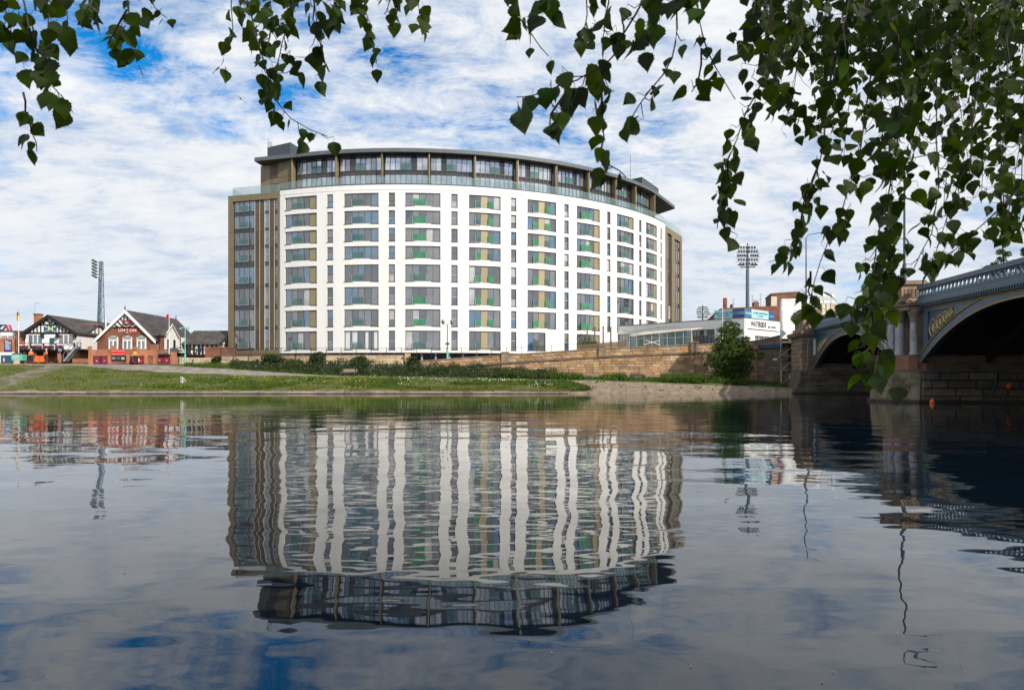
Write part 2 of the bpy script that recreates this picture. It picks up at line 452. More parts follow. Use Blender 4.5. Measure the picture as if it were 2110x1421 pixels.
# kerb along the water, laid in long blocks
kroot = tag(MB().box(-420, 72.95, -1.5, 6.0, 73.3, KZ-0.03).build('kerb', CONC), kind='structure')
kmat = mat('kerb_concrete', (0.17, 0.135, 0.10), rough=0.95, c2=(0.36, 0.295, 0.23), scale=0.9, bump=0.02, objvar=0.2)
kx = -58.0
while kx < 6.0:
    w = U(2.2, 3.4)
    MB().box(kx+0.02, 72.5+U(-.05,.05), -0.6, kx+w-0.02, 73.05, KZ+U(-.05,.05)).build('kerb_block', kmat, kroot)
    kx += w
WET = mat('wet_algae', (0.012, 0.013, 0.008), rough=0.5, c2=(0.035, 0.033, 0.02), scale=2)
MB().box(-420, 72.42, -0.6, 6.0, 72.56, 0.07).build('tide_line', WET, kroot)
# near bank under the tree and the photographer
b = MB(); vs = []; fs = []
nx, ny = 40, 12
for i in range(nx+1):
    for j in range(ny+1):
        X = -60+120*i/nx; Y = 2.1-60*(j/ny)**2
        vs.append((X, Y, (0.25 if j else -0.3)+0.05*noise.noise((X*.4, Y*.4, 0))+0.012*max(0, 1-Y)))
for i in range(nx):
    for j in range(ny):
        a = i*(ny+1)+j; fs.append((a, a+1, a+ny+2, a+ny+1))
b.add(vs, fs); tag(b.build('near_bank', GRASS, smooth=True), kind='structure')

# water: one sheet with wind ripples; clear in the foreground, finer and rougher far out
def watermat():
    m = bpy.data.materials.new('river_water'); m.use_nodes = True
    t = m.node_tree; b = t.nodes['Principled BSDF']
    b.inputs['Base Color'].default_value = (0.003, 0.008, 0.014, 1)
    b.inputs['Roughness'].default_value = 0.012
    b.inputs['IOR'].default_value = 1.46
    g = t.nodes.new('ShaderNodeNewGeometry')
    def nz(scale, stretch, detail, rough, w, rot=0):
        mp = t.nodes.new('ShaderNodeMapping'); mp.inputs['Scale'].default_value = stretch; mp.inputs['Rotation'].default_value = (0, 0, R(rot))
        t.links.new(g.outputs['Position'], mp.inputs[0])
        n = t.nodes.new('ShaderNodeTexNoise'); n.inputs['Scale'].default_value = scale; n.inputs['Detail'].default_value = detail; n.inputs['Roughness'].default_value = rough
        t.links.new(mp.outputs[0], n.inputs['Vector'])
        x = t.nodes.new('ShaderNodeMath'); x.operation = 'MULTIPLY'; x.inputs[1].default_value = w
        t.links.new(n.outputs[0], x.inputs[0])
        return x.outputs[0]
    def add(a, c):
        x = t.nodes.new('ShaderNodeMath'); x.operation = 'ADD'; t.links.new(a, x.inputs[0]); t.links.new(c, x.inputs[1]); return x.outputs[0]
    s = t.nodes.new('ShaderNodeSeparateXYZ'); t.links.new(g.outputs['Position'], s.inputs[0])
    def ramp(y0, y1, v0, v1):
        q = t.nodes.new('ShaderNodeMapRange'); q.interpolation_type = 'SMOOTHSTEP'
        for k, v in (('From Min',y0),('From Max',y1),('To Min',v0),('To Max',v1)): q.inputs[k].default_value = v
        t.links.new(s.outputs[1], q.inputs[0]); return q.outputs[0]
    def mul(a, c):
        x = t.nodes.new('ShaderNodeMath'); x.operation = 'MULTIPLY'; t.links.new(a, x.inputs[0]); t.links.new(c, x.inputs[1]); return x.outputs[0]
    # the far bank shelters the water: long swell and ripples die down towards it
    sw = mul(nz(0.45, (0.7, 1.0, 1), 1.0, 0.4, 0.046, 12), ramp(7, 50, 1.0, 0.14))
    m1 = mul(nz(1.1, (0.6, 1.0, 1), 2.0, 0.45, 0.0118, -8), ramp(7, 55, 1.0, 0.2))
    m2 = mul(nz(3.0, (0.40, 1.0, 1), 2.0, 0.5, 0.0026, 6), mul(ramp(4, 9, 0.25, 1.0), ramp(25, 66, 1.0, 0.30)))
    fn = mul(nz(9.0, (0.5, 1.0, 1), 2.0, 0.5, 0.0007, -4), ramp(7, 14, 0.1, 1.0))
    h = add(add(sw, m1), add(m2, fn))
    bp = t.nodes.new('ShaderNodeBump'); bp.inputs['Strength'].default_value = 1.0; bp.inputs['Distance'].default_value = 1.0
    t.links.new(h, bp.inputs['Height']); t.links.new(bp.outputs[0], b.inputs['Normal'])
    return m
tag(MB().quad((-600,-60,0),(600,-60,0),(600,74.5,0),(-600,74.5,0)).build('river_water', watermat()), kind='structure')

# ------------------------------------------------------------------ the apartment building
CX, CY, RR = -17.0, 153.0, 53.0
class Arc:
    def __init__(s, r): s.r = r
    def __call__(s, u, o, z):
        r = s.r + o
        return Vector((CX + r*math.sin(u), CY - r*math.cos(u), z))
class Flat:
    def __init__(s, a, b2):
        s.a = Vector((a[0], a[1])); d = Vector((b2[0]-a[0], b2[1]-a[1])); s.L = d.length; s.d = d/s.L; s.n = Vector((s.d.y, -s.d.x))
    def __call__(s, u, o, z):
        p = s.a + s.d*u + s.n*o
        return Vector((p.x, p.y, z))
ARC = Arc(RR)
def th(x, r=RR):
    lo, hi = -0.6, 1.25
    for _ in range(50):
        m = (lo+hi)/2; X = CX + r*math.sin(m); Y = CY - r*math.cos(m)
        if HX + F*X/Y < x: lo = m
        else: hi = m
    return (lo+hi)/2
def fpx(face, x):
    lo, hi = 0.0, face.L
    for _ in range(50):
        m = (lo+hi)/2; p = face(m, 0, 0)
        if HX + F*p.x/p.y < x: lo = m
        else: hi = m
    return (lo+hi)/2
def box_on(mb, fc, u0, u1, o0, o1, z0, z1, n=1):
    for i in range(n):
        a, c = u0+(u1-u0)*i/n, u0+(u1-u0)*(i+1)/n
        mb.hexa([fc(a,o1,z0), fc(c,o1,z0), fc(c,o0,z0), fc(a,o0,z0)], [fc(a,o1,z1), fc(c,o1,z1), fc(c,o0,z1), fc(a,o0,z1)])
    return mb
def pane(fc, u0, u1, o, z0, z1, m, parent, name='pane', tilt=0.014, th_=0.03):
    k = [o + U(-tilt, tilt) for _ in range(4)]
    mb = MB()
    mb.hexa([fc(u0,k[0],z0), fc(u1,k[1],z0), fc(u1,o-th_,z0), fc(u0,o-th_,z0)], [fc(u0,k[3],z1), fc(u1,k[2],z1), fc(u1,o-th_,z1), fc(u0,o-th_,z1)])
    return mb.build(name, m, parent)
def ulen(fc): return 1.0/fc.r if isinstance(fc, Arc) else 1.0
def pick_glass(bias=0):
    r = rnd()
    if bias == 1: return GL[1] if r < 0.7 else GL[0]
    if bias == 2: return GL[2] if r < 0.6 else GL[3] if r < 0.75 else GL[0]
    return GL[0] if r < 0.45 else GL[2] if r < 0.75 else GL[1] if r < 0.86 else GL[4] if r < 0.92 else GL[3]
def window(fc, u0, u1, z0, z1, cells, parent, rec=0.22, bias=0, balc=None, bmat=None, mull=0.055, transom=None, frame=FRAME, sill=True):
    """cells: list of (weight, kind) kind g glass / t tan panel.  balc: (first cell, last cell)."""
    e = ulen(fc); tot = sum(c[0] for c in cells)
    w = 0.075
    f = MB()
    box_on(f, fc, u0, u1, -rec-0.06, -rec+0.03, z1-w, z1)
    box_on(f, fc, u0, u1, -rec-0.06, -rec+0.03, z0, z0+w)
    box_on(f, fc, u0, u0+w*e, -rec-0.06, -rec+0.028, z0+w, z1-w)
    box_on(f, fc, u1-w*e, u1, -rec-0.06, -rec+0.028, z0+w, z1-w)
    if sill: box_on(f, fc, u0-0.05*e, u1+0.05*e, -rec+0.03, 0.05, z0-0.09, z0+0.02)
    edges = [u0+w*e]; span = (u1-u0) - 2*w*e
    for c in cells: edges.append(edges[-1] + span*c[0]/tot)
    for q in edges[1:-1]:
        box_on(f, fc, q-mull*e/2, q+mull*e/2, -rec-0.05, -rec+0.026, z0+w, z1-w)
    o = f.build('window', frame, parent)
    h = mull*e/2
    for i, c in enumerate(cells):
        a = edges[i] + (h if i else 0); d = edges[i+1] - (h if i < len(cells)-1 else 0)
        if c[1] == 't':
            box_on(MB(), fc, a, d, -rec-0.05, -rec+0.01, z0+w, z1-w).build('panel', TAN, o)
        elif transom:
            zt = z0 + (z1-z0)*transom
            box_on(MB(), fc, a, d, -rec-0.05, -rec+0.02, zt-0.035, zt+0.035).build('transom', ALU if rnd() < .5 else frame, o)
            pane(fc, a, d, -rec-0.02, z0+w, zt-0.035, pick_glass(bias), o); pane(fc, a, d, -rec-0.02, zt+0.035, z1-w, pick_glass(bias), o)
        else:
            pane(fc, a, d, -rec-0.02, z0+w, z1-w, pick_glass(bias), o)
    if balc:
        a, d = edges[balc[0]], edges[balc[1]+1]
        zz = min(z0+1.12, z0+(z1-z0)*0.6)
        box_on(MB(), fc, a, d, -0.02, 0.0, z0+0.06, zz).build('balcony_glass', bmat or BALC, o)
        s = MB()
        for q in (a, d):
            box_on(s, fc, q-0.018*e, q+0.018*e, -0.03, 0.012, z0+0.02, zz)
        box_on(s, fc, a, d, -0.035, 0.014, z0+0.015, z0+0.065)
        s.build('balcony_frame', ALU, o)
    return o

apt = thing('apartment_building', 'tall curved white apartment block with bronze end wings and dark overhanging roof', 'building', loc=(0,0,0))
ROWPX = [(398,425),(434,461),(470,497),(507,533),(545,580),(591,627),(637,672),(681,720)]
Yr = 100.26
ROWS = [(pz(bq, Yr), pz(a, Yr)) for a, bq in ROWPX]
ZB, ZT = 5.45, 30.2
g1 = (1,'g')
COLS = [
 (587,652.7,[(1,'g'),(1,'g'),(1,'g'),(1,'g'),(1.15,'t')],(1,2),0),
 (673.6,686.3,None,None,0),
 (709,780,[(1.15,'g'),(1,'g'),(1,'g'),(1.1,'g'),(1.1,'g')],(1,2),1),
 (801,814,None,None,1),
 (835,907.5,[(1,'g')]*5,(1,2),2),
 (930,943,None,None,2),
 (966.4,1031.6,[(1,'g'),(1,'g'),(1.2,'t'),(1,'g'),(1.1,'g')],(1,1),0),
 (1053,1064,None,None,0),
 (1087,1146,[(1.05,'g'),(1,'g'),(1.2,'t'),(1,'g'),(1,'g')],(1,1),0),
 (1162.8,1172,None,None,0),
 (1188.4,1236,[(1,'g'),(1,'g'),(1,'g'),(1,'g'),(1.1,'t')],(1,2),0),
 (1251,1258,None,None,0),
 (1271,1306,[(1,'g')]*4,(1,2),0),
 (1317,1322,None,None,0),
 (1331,1354,[(1,'g'),(1,'g'),(1,'g'),(1,'t')],(1,2),0),
 (1361,1364.2,None,None,0)]
U0, U1 = th(577), th(1370.5)
opens = []
for ci, (a, bq, cells, bal, bias) in enumerate(COLS):
    ua, ub = th(a), th(bq)
    for ri, (z0, z1) in enumerate(ROWS):
        if ri == 7 and ci >= 12: continue
        if ri == 7 and ci in (11,): continue
        uu = ub
        cl, bl = cells, bal
        if ri == 7 and ci == 8: uu = ua+(ub-ua)*0.62; cl = [g1]*3; bl = None
        if cells and ci == 12 and ri == 0: cl = [g1, g1, g1, (1,'t')]
        opens.append((ua, uu, z0, z1, ci, ri, cl, bl, bias))
# wall sheet with real openings and reveals
ub_ = sorted(set([U0, U1] + [o[0] for o in opens] + [o[1] for o in opens] + [U0+(U1-U0)*i/70 for i in range(71)]))
zb_ = sorted(set([ZB, ZT-0.84, ZT-0.78, ZT] + [o[2] for o in opens] + [o[3] for o in opens]))
wall = MB()
for i in range(len(ub_)-1):
    a, c = ub_[i], ub_[i+1]
    if c-a < 1e-6: continue
    for j in range(len(zb_)-1):
        z0, z1 = zb_[j], zb_[j+1]
        if any(o[0]-1e-7 <= (a+c)/2 <= o[1]+1e-7 and o[2] <= (z0+z1)/2 <= o[3] for o in opens): continue
        off = -0.08 if abs(z0-(ZT-0.84)) < 1e-6 else 0.0
        wall.quad(ARC(a,off,z0), ARC(c,off,z0), ARC(c,off,z1), ARC(a,off,z1))
        if off:
            wall.quad(ARC(a,0,z0), ARC(c,0,z0), ARC(c,off,z0), ARC(a,off,z0)); wall.quad(ARC(a,off,z1), ARC(c,off,z1), ARC(c,0,z1), ARC(a,0,z1))
D = -0.34
for (a, c, z0, z1, *_r) in opens:
    wall.quad(ARC(a,0,z0), ARC(a,0,z1), ARC(a,D,z1), ARC(a,D,z0)); wall.quad(ARC(c,0,z1), ARC(c,0,z0), ARC(c,D,z0), ARC(c,D,z1))
    wall.quad(ARC(a,0,z1), ARC(c,0,z1), ARC(c,D,z1), ARC(a,D,z1)); wall.quad(ARC(c,0,z0), ARC(a,0,z0), ARC(a,D,z0), ARC(c,D,z0))
for i in range(60):
    a, c = U0+(U1-U0)*i/60, U0+(U1-U0)*(i+1)/60
    wall.quad(ARC(a,0,ZB), ARC(a,-3,ZB), ARC(c,-3,ZB), ARC(c,0,ZB))
    wall.quad(ARC(a,0,ZT), ARC(c,0,ZT), ARC(c,-0.4,ZT), ARC(a,-0.4,ZT))
wall.build('curved_wall', WHITE, apt)
# coping strip of the white wall
box_on(MB(), ARC, U0, U1, -0.42, 0.06, ZT+0.003, ZT+0.10, 60).build('coping', DARK, apt)
for (a, c, z0, z1, ci, ri, cl, bl, bias) in opens:
    bs = bias
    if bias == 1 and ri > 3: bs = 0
    if cl is None:
        window(ARC, a, c, z0, z1, [g1], apt, bias=bs, transom=U(.40,.52), mull=0.05)
    else:
        bm = BALC
        if ci in (4,) and ri != 4 and ri != 7: bm = BALCG
        if ci in (6, 8) and rnd() < .55 and ri < 7: bm = BALCG
        if ci == 10 and ri in (0, 2, 3, 5, 6): bm = BALCG
        w = window(ARC, a, c, z0, z1, cl, apt, bias=bs, balc=bl, bmat=bm)
        if ci in (6, 8) and ri < 7:   # a second juliet balcony right of the tan panel
            e = 1/RR; tot = sum(k[0] for k in cl); sp_ = (c-a)-0.15*e
            q0 = a+0.075*e+sp_*sum(k[0] for k in cl[:3])/tot; q1 = q0+sp_*cl[3][0]/tot
            zz = min(z0+1.12, z0+(z1-z0)*0.6)
            box_on(MB(), ARC, q0, q1, -0.02, 0.0, z0+0.06, zz).build('balcony_glass', BALCG if rnd() < .6 else BALC, w)
# inner floor slabs, back wall and base
back = MB()
pl = [ARC(U0+(U1-U0)*i/40, -0.5, 0) for i in range(41)]
poly = [(p.x, p.y) for p in pl] + [(36, 150), (-38, 150)]
back.prism(poly, ZB+0.02, ZT-0.02)
back.build('core', DARK, apt)
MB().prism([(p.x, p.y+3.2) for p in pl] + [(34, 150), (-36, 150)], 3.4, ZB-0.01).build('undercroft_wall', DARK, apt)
for i in range(22):
    u = U0+(U1-U0)*(0.02+0.6*i/21)
    p = ARC(u, -0.9, 0)
    MB().tube((p.x, p.y, 3.3), (p.x, p.y, ZB+0.05), 0.16, 8).build('undercroft_column', GSTONE, apt)

# left bronze wing
WL = Flat((px(470,105.6), 105.6), tuple(ARC(U0,0.12,0))[:2])
ZWT, ZWB = 29.95, 5.35
wf = MB()
uA, uB, uC = fpx(WL,479), fpx(WL,571.5), WL.L
box_on(wf, WL, 0, uA, -0.6, 0, ZWB, ZWT); box_on(wf, WL, uB, uC, -0.6, 0.002, ZWB, ZWT)
box_on(wf, WL, uA, uB, -0.6, -0.002, ZWT-0.95, ZWT); box_on(wf, WL, uA, uB, -0.6, -0.002, ZWB, ZWB+0.62)
wf.build('wing_frame', OLIVE, apt)
for z in [r[0]-0.15 for r in ROWS[:-1]]:
    box_on(MB(), WL, 0, uA, 0, 0.006, z, z+0.03).build('cladding_joint', BLACK, apt); box_on(MB(), WL, uB, uC, 0.002, 0.008, z, z+0.03).build('cladding_joint', BLACK, apt)
MB().prism([(p.x,p.y) for p in (WL(0.02,-0.5,0), WL(uC,-0.5,0), Vector((-30,118,0)), Vector((-40.5,120,0)))], ZWB+0.01, ZWT-0.02).build('wing_core', OLIVE, apt)
segs = [(480,523,'w'),(524,533,'p'),(533.6,543,'p'),(544,553,'n'),(554,563,'p'),(564,571.5,'n')]
for ri, (z0, z1) in enumerate(ROWS):
    zb2 = z0+0.32; zt2 = min(z1+0.42, ZWT-0.96)
    zlow = ZWB+0.63 if ri == 7 else ROWS[ri+1][1]+0.45
    zb2 = max(zb2, ZWB+0.64)
    for (a, c, k) in segs:
        ua, uc = fpx(WL, a), fpx(WL, c)
        if k == 'w':
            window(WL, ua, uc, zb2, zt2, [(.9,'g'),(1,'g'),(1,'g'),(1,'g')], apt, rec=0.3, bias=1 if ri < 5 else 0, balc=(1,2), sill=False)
            if zb2-zlow > 0.1:
                for k2 in range(3):
                    box_on(MB(), WL, ua+(uc-ua)*k2/3+0.03, ua+(uc-ua)*(k2+1)/3-0.03, -0.34, -0.28, zlow, zb2-0.03).build('spandrel_panel', SPAN, apt)
        elif k == 'n':
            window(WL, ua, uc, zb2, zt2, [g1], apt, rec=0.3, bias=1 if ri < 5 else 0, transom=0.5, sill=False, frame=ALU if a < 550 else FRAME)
            if zb2-zlow > 0.1: box_on(MB(), WL, ua, uc, -0.34, -0.28, zlow, zb2-0.02).build('spandrel_panel', SPAN, apt)
        else:
            box_on(MB(), WL, ua+0.02, uc-0.02, -0.34, -0.24, zlow, zt2).build('cladding_panel', BROWN, apt)
fin = MB()
for x in (523.5, 533.3, 543.5, 553.5, 563.5):
    u = fpx(WL, x); box_on(fin, WL, u-0.03, u+0.03, -0.3, -0.16, ZWB+0.62, ZWT-0.95)
fin.build('fin', ALU, apt)
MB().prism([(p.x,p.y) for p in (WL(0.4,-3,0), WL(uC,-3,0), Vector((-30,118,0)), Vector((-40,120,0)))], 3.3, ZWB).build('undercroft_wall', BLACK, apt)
for u in (0.5, 3.2, 6.0, 8.6):
    p = WL(u, -1.0, 0); MB().tube((p.x,p.y,3.2),(p.x,p.y,ZWB+.05),0.2,8).build('undercroft_column', GSTONE, apt)

# right bronze wing
WR = Flat(tuple(ARC(U1,-0.1,0))[:2], (33.9, 135.4))
wr = MB(); zt = 29.9
for (a, c) in ((0,0.16),(0.40,0.56),(0.90,1.0)):
    box_on(wr, WR, a*WR.L, c*WR.L, -0.6, 0, 4.0, zt)
box_on(wr, WR, 0.16*WR.L, 0.40*WR.L, -0.6, -0.003, zt-1.0, zt); box_on(wr, WR, 0.56*WR.L, 0.90*WR.L, -0.6, -0.003, zt-1.3, zt)
wr.build('wing_frame', OLIVE, apt)
MB().prism([(p.x,p.y) for p in (WR(0,-0.45,0), WR(WR.L,-0.45,0), Vector((30,146,0)), Vector((20,140,0)))], 4.0, zt-0.03).build('wing_core', OLIVE, apt)
for ri, (z0, z1) in enumerate(ROWS[:-1]):
    window(WR, 0.16*WR.L, 0.40*WR.L, z0+0.3, min(z1+0.4, zt-1.02), [g1,g1], apt, rec=0.3, sill=False)
    window(WR, 0.56*WR.L, 0.90*WR.L, z0+0.3, min(z1+0.4, zt-1.32), [g1,g1,(.6,'t')], apt, rec=0.3, sill=False)
    zlow = ROWS[ri+1][1]+0.42
    box_on(MB(), WR, 0.16*WR.L, 0.40*WR.L, -0.34, -0.28, zlow, z0+0.27).build('spandrel_panel', SPAN, apt)
    box_on(MB(), WR, 0.56*WR.L, 0.90*WR.L, -0.34, -0.28, zlow, z0+0.27).build('spandrel_panel', SPAN, apt)

# penthouse: two glazed storeys set back behind columns
PH = Arc(RR-2.1); PC = Arc(RR-1.0)
zS0, zS1, zTop = 32.3, 32.88, 35.15
PXC = [600, 691, 786, 884, 979, 1067, 1147, 1214, 1270, 1311, 1350]
cu = [th(x, PC.r) for x in PXC]
for i, u in enumerate(cu):
    e = 1/PC.r
    cb_ = MB(); box_on(cb_, PC, u-0.13*e, u+0.13*e, -0.9, -0.15, ZT, zTop+0.1)
    co_ = cb_.build('column', OLIVE, apt)
    box_on(MB(), PC, u+0.02*e, u+0.13*e, -0.15, -0.02, ZT, zTop+0.1).build('column_fin', TAN, co_)
ph_back = [PH(cu[0]+(cu[-1]-cu[0])*i/30, -0.25, 0) for i in range(31)]
MB().prism([(p.x,p.y) for p in ph_back]+[(24,142),(-33,124)], ZT, zTop).build('penthouse_core', BLACK, apt)
for i in range(len(cu)-1):
    e = 1/PH.r
    a, c = cu[i]+0.25*e, cu[i+1]-0.25*e
    n = 8 if i < 8 else 6
    fr = MB()
    for z in (ZT+0.02, zS0-0.04, zS1, zTop-0.06): box_on(fr, PH, a, c, -0.2, 0.0, z, z+0.07, 3)
    for k in range(n+1):
        u = a+(c-a)*k/n; box_on(fr, PH, u-0.03*e, u+0.03*e, -0.2, 0.01, ZT+0.02, zTop)
    bay = fr.build('glazing_bay', FRAME, apt)
    dk = (2 if i % 2 else 5)
    for k in range(n):
        u0, u1 = a+(c-a)*k/n+0.035*e, a+(c-a)*(k+1)/n-0.035*e
        bs = 1 if i < 2 else 2 if i < 7 else 0
        if k == dk: box_on(MB(), PH, u0, u1, -0.16, -0.1, zS1+.07, zTop-.06).build('dark_panel', SPAN, bay)
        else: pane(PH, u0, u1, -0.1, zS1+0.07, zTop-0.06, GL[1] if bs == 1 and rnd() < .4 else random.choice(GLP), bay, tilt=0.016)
        box_on(MB(), PH, u0, u1, -0.16, -0.1, zS0+0.03, zS1).build('spandrel_panel', SPAN, bay)
        pane(PH, u0, u1, -0.1, ZT+0.09, zS0-0.04, random.choice(GLP), bay, tilt=0.016)
    # juliet balcony on the upper storey
    m_ = (a+c)/2
    box_on(MB(), PH, m_-(c-a)/n, m_+(c-a)/n, 0.02, 0.04, zS1+0.05, zS1+1.15, 1).build('balcony_glass', BALC, bay)
# glass balustrade of the terrace, one sheet per bay of about 1.6 m
e = 1/RR; k = U0; RB = Arc(RR-0.25)
nb = 42
for i in range(nb):
    a, c = U0+(U1-U0)*i/nb, U0+(U1-U0)*(i+1)/nb
    bp_ = box_on(MB(), RB, a+0.02*e, c-0.02*e, -0.015, 0.0, ZT+0.11, ZT+1.18, 1).build('balustrade_pane', BALU, apt)
    box_on(MB(), RB, a, c, -0.03, 0.015, ZT+1.18, ZT+1.21, 1).build('handrail', STEEL, bp_)
nb = 7
for i in range(nb):
    bp_ = box_on(MB(), WL, 0.6+(WL.L-0.6)*i/nb+0.02, 0.6+(WL.L-0.6)*(i+1)/nb-0.02, -0.3, -0.285, ZWT+0.02, ZWT+1.3).build('balustrade_pane', BALU, apt)
WLs = Flat((WL(0.6,-0.3,0).x, WL(0.6,-0.3,0).y+9), (WL(0.6,-0.3,0).x, WL(0.6,-0.3,0).y))
for i in range(5):
    box_on(MB(), WLs, 9*i/5+.02, 9*(i+1)/5-.02, -0.01, 0.005, ZWT+0.02, ZWT+1.3).build('balustrade_pane', BALU, apt)
for i in range(6):
    box_on(MB(), WR, WR.L*i/6+.02, WR.L*(i+1)/6-.02, -0.2, -0.185, zt+0.02, zt+1.35).build('balustrade_pane', BALU, apt)
# bronze stair block at the left of the penthouse, in upright panels
SB = Flat((px(537,107.5),107.5), (px(599,104.4),104.4))
MB().prism([(p.x,p.y) for p in (SB(0,-.1,0), SB(SB.L,-.1,0), SB(SB.L,-9,0), SB(0,-9,0))], ZWT-0.5, zTop+0.05).build('stair_block', OLIVE, apt)
ed = [0, .16, .31, .46, .58, .72, .86, 1.0]
for i in range(7):
    for (za, zb3) in ((ZWT-.3, 32.0), (32.04, 32.8), (32.84, zTop)):
        box_on(MB(), SB, SB.L*ed[i]+.012, SB.L*ed[i+1]-.012, -0.1, 0.0, za, zb3).build('cladding_panel', BROWN if i in (2, 3) and za != 32.04 else OLIVE, apt)
# roof slab with deep overhang
RE = Arc(RR-0.75)
ur = [th(612, RE.r) + (th(1345, RE.r)-th(612, RE.r))*i/48 for i in range(49)]
rp = [(px(524,105.2),105.2)] + [(RE(u,0,0).x, RE(u,0,0).y) for u in ur] + [(px(1391,134.5),134.5), (26,147), (-10,138), (-37,123)]
MB().prism(rp, 35.22, 35.26).build('soffit', SOFFIT, apt)
MB().prism(rp, 35.262, 35.80, 0.9995).build('roof', ROOFM, apt)
MB().prism([(p[0]*.9-1.6, p[1]*.9+13) for p in rp], 35.8, 35.95).build('roof_upstand', DARK, apt)
pb = MB(); pb.prism([(px(551,111.5),111.5),(px(598,109),109),(-34.3,114),(-38,117)], 35.8, 39.5)
pbo = pb.build('plant_room', DARK, apt)
for dx, h in ((0, 1.5), (0.35, 1.2)):
    x, y = px(553,112)+dx, 112.2
    a_ = MB().tube((x,y,39.4),(x,y,39.5+h),0.03,5)
    for q in range(4): a_.bar((x-.3,y,39.7+q*.28),(x+.25,y,39.7+q*.28),.04,.05)
    a_.build('antenna', BLACK, pbo)
hr = MB()
for q in range(5):
    hr.tube((-34.1+q*.5,114.2,35.8),(-34.1+q*.5,114.2,37.0),.025,5)
hr.tube((-34.1,114.2,37.0),(-31.6,114.2,37.0),.025,5)
hr.build('handrail', STEEL, apt)
pb = MB(); pb.prism([(21.2,124.2),(23.4,122.3),(28.0,129.8),(25,133)], 35.8, 37.9)
pb.build('plant_room', DARK, apt)
MB().tube((px(1299,121),121,35.8),(px(1299,121),121,41.5),0.035,5).build('antenna', BLACK, apt)
# back and inner clutter: curtains in the ground floor windows
for x0_, x1_ in ((711,720),(725,735),(752,758),(770,777)):
    box_on(MB(), ARC, th(x0_), th(x1_), -0.245, -0.228, ROWS[7][0]+.1, ROWS[7][1]-.1).build('curtain', mat('net_curtain', (.62,.63,.66), rough=.35, var=.2, scale=6, stretch=(6,6,.1), coat=.5), apt)
# ------------------------------------------------------------------ masonry helper: single stones in courses on a face
_st = []
for _ in range(6):
    q = MB(); j = lambda s: s + U(-.02, .02)
    bv = 0.06
    q.add([(-.5,0,-.5),(.5,0,-.5),(.5,0,.5),(-.5,0,.5),(-.5+bv*.5,-1+U(-.25,.2),-.5+bv),(.5-bv*.5,-1+U(-.25,.2),-.5+bv),(.5-bv*.5,-1+U(-.25,.2),.5-bv),(-.5+bv*.5,-1+U(-.25,.2),.5-bv)],
          [(4,5,6,7),(0,1,5,4),(1,2,6,5),(2,3,7,6),(3,0,4,7)])
    me = bpy.data.meshes.new('stone'); me.from_pydata(q.v, [], q.f); _st.append(me)
STM = {}
def stone_mesh(m):
    if m.name not in STM:
        L = []
        for me in _st:
            c = me.copy(); c.materials.append(m); L.append(c)
        STM[m.name] = L
    return random.choice(STM[m.name])
def courses(a, b2, z0f, z1f, ch, bw, m, parent, proud=0.05, slope=0.0, name='stone', limit=None):
    """lay stones on the vertical face from a to b2 (plan points), outward to the right of a->b2 seen from above turned -90"""
    a = Vector((a[0],a[1],0)); b2 = Vector((b2[0],b2[1],0)); d = b2-a; L = d.length; d /= L
    n = Vector((d.y,-d.x,0)); cnt = 0
    zmin = min(z0f(0), z0f(1)); zmax = max(z1f(0), z1f(1))
    k = 0; z = zmin
    while z + ch*0.6 < zmax + (abs(slope)*L if slope else 0):
        s = -U(0, bw)
        while s < L:
            w = bw*U(.7, 1.35); s0, s1 = max(s, 0), min(s+w, L); s += w
            if s1-s0 < bw*.25: continue
            mid = (s0+s1)/2; t = mid/L
            zz = z + slope*mid
            lo, hi = max(zz, z0f(t)), min(zz+ch, z1f(t))
            if hi-lo < ch*.45: continue
            c = a + d*mid
            M = Matrix(((d.x*(s1-s0-.025), -n.x*proud, 0, c.x),(d.y*(s1-s0-.025), -n.y*proud, 0, c.y),(0,0,hi-lo-.025,(lo+hi)/2),(0,0,0,1)))
            inst(stone_mesh(m), name, parent, M); cnt += 1
        z += ch; k += 1
    return cnt

# ------------------------------------------------------------------ retaining wall of the ramp, right of the apartments
WY = [(840,91.9),(1033,90.3),(1234,88.7),(1440,87),(1560,85.5),(1625,83.5)]
TOPY = [(840,744.5),(880,742),(1033,731),(1234,717.5),(1330,713.5),(1424,710),(1560,701),(1625,686)]
def wpt(x):
    Y, = interp(WY, x); ty, = interp(TOPY, x)
    return px(x, Y), Y, pz(ty, Y)
rw = thing('retaining_wall', 'long weathered sandstone ramp wall with parapet rising toward the bridge', 'wall')
core = MB(); xs = list(range(840, 1626, 15)) + [1625]
for a, c in zip(xs, xs[1:]):
    A, B = wpt(a), wpt(c)
    core.hexa([(A[0],A[1],.2),(B[0],B[1],.2),(B[0],B[1]+.8,.2),(A[0],A[1]+.8,.2)], [(A[0],A[1],A[2]-1.1),(B[0],B[1],B[2]-1.1),(B[0],B[1]+.8,B[2]-1.1),(A[0],A[1]+.8,A[2]-1.1)])
    core.hexa([(A[0],A[1]+.1,A[2]-1.1),(B[0],B[1]+.1,B[2]-1.1),(B[0],B[1]+.5,B[2]-1.1),(A[0],A[1]+.5,A[2]-1.1)], [(A[0],A[1]+.1,A[2]-.12),(B[0],B[1]+.1,B[2]-.12),(B[0],B[1]+.5,B[2]-.12),(A[0],A[1]+.5,A[2]-.12)])
core.build('mortar', MORTAR, rw)
ends = [840, 1033, 1234, 1431, 1560, 1625]
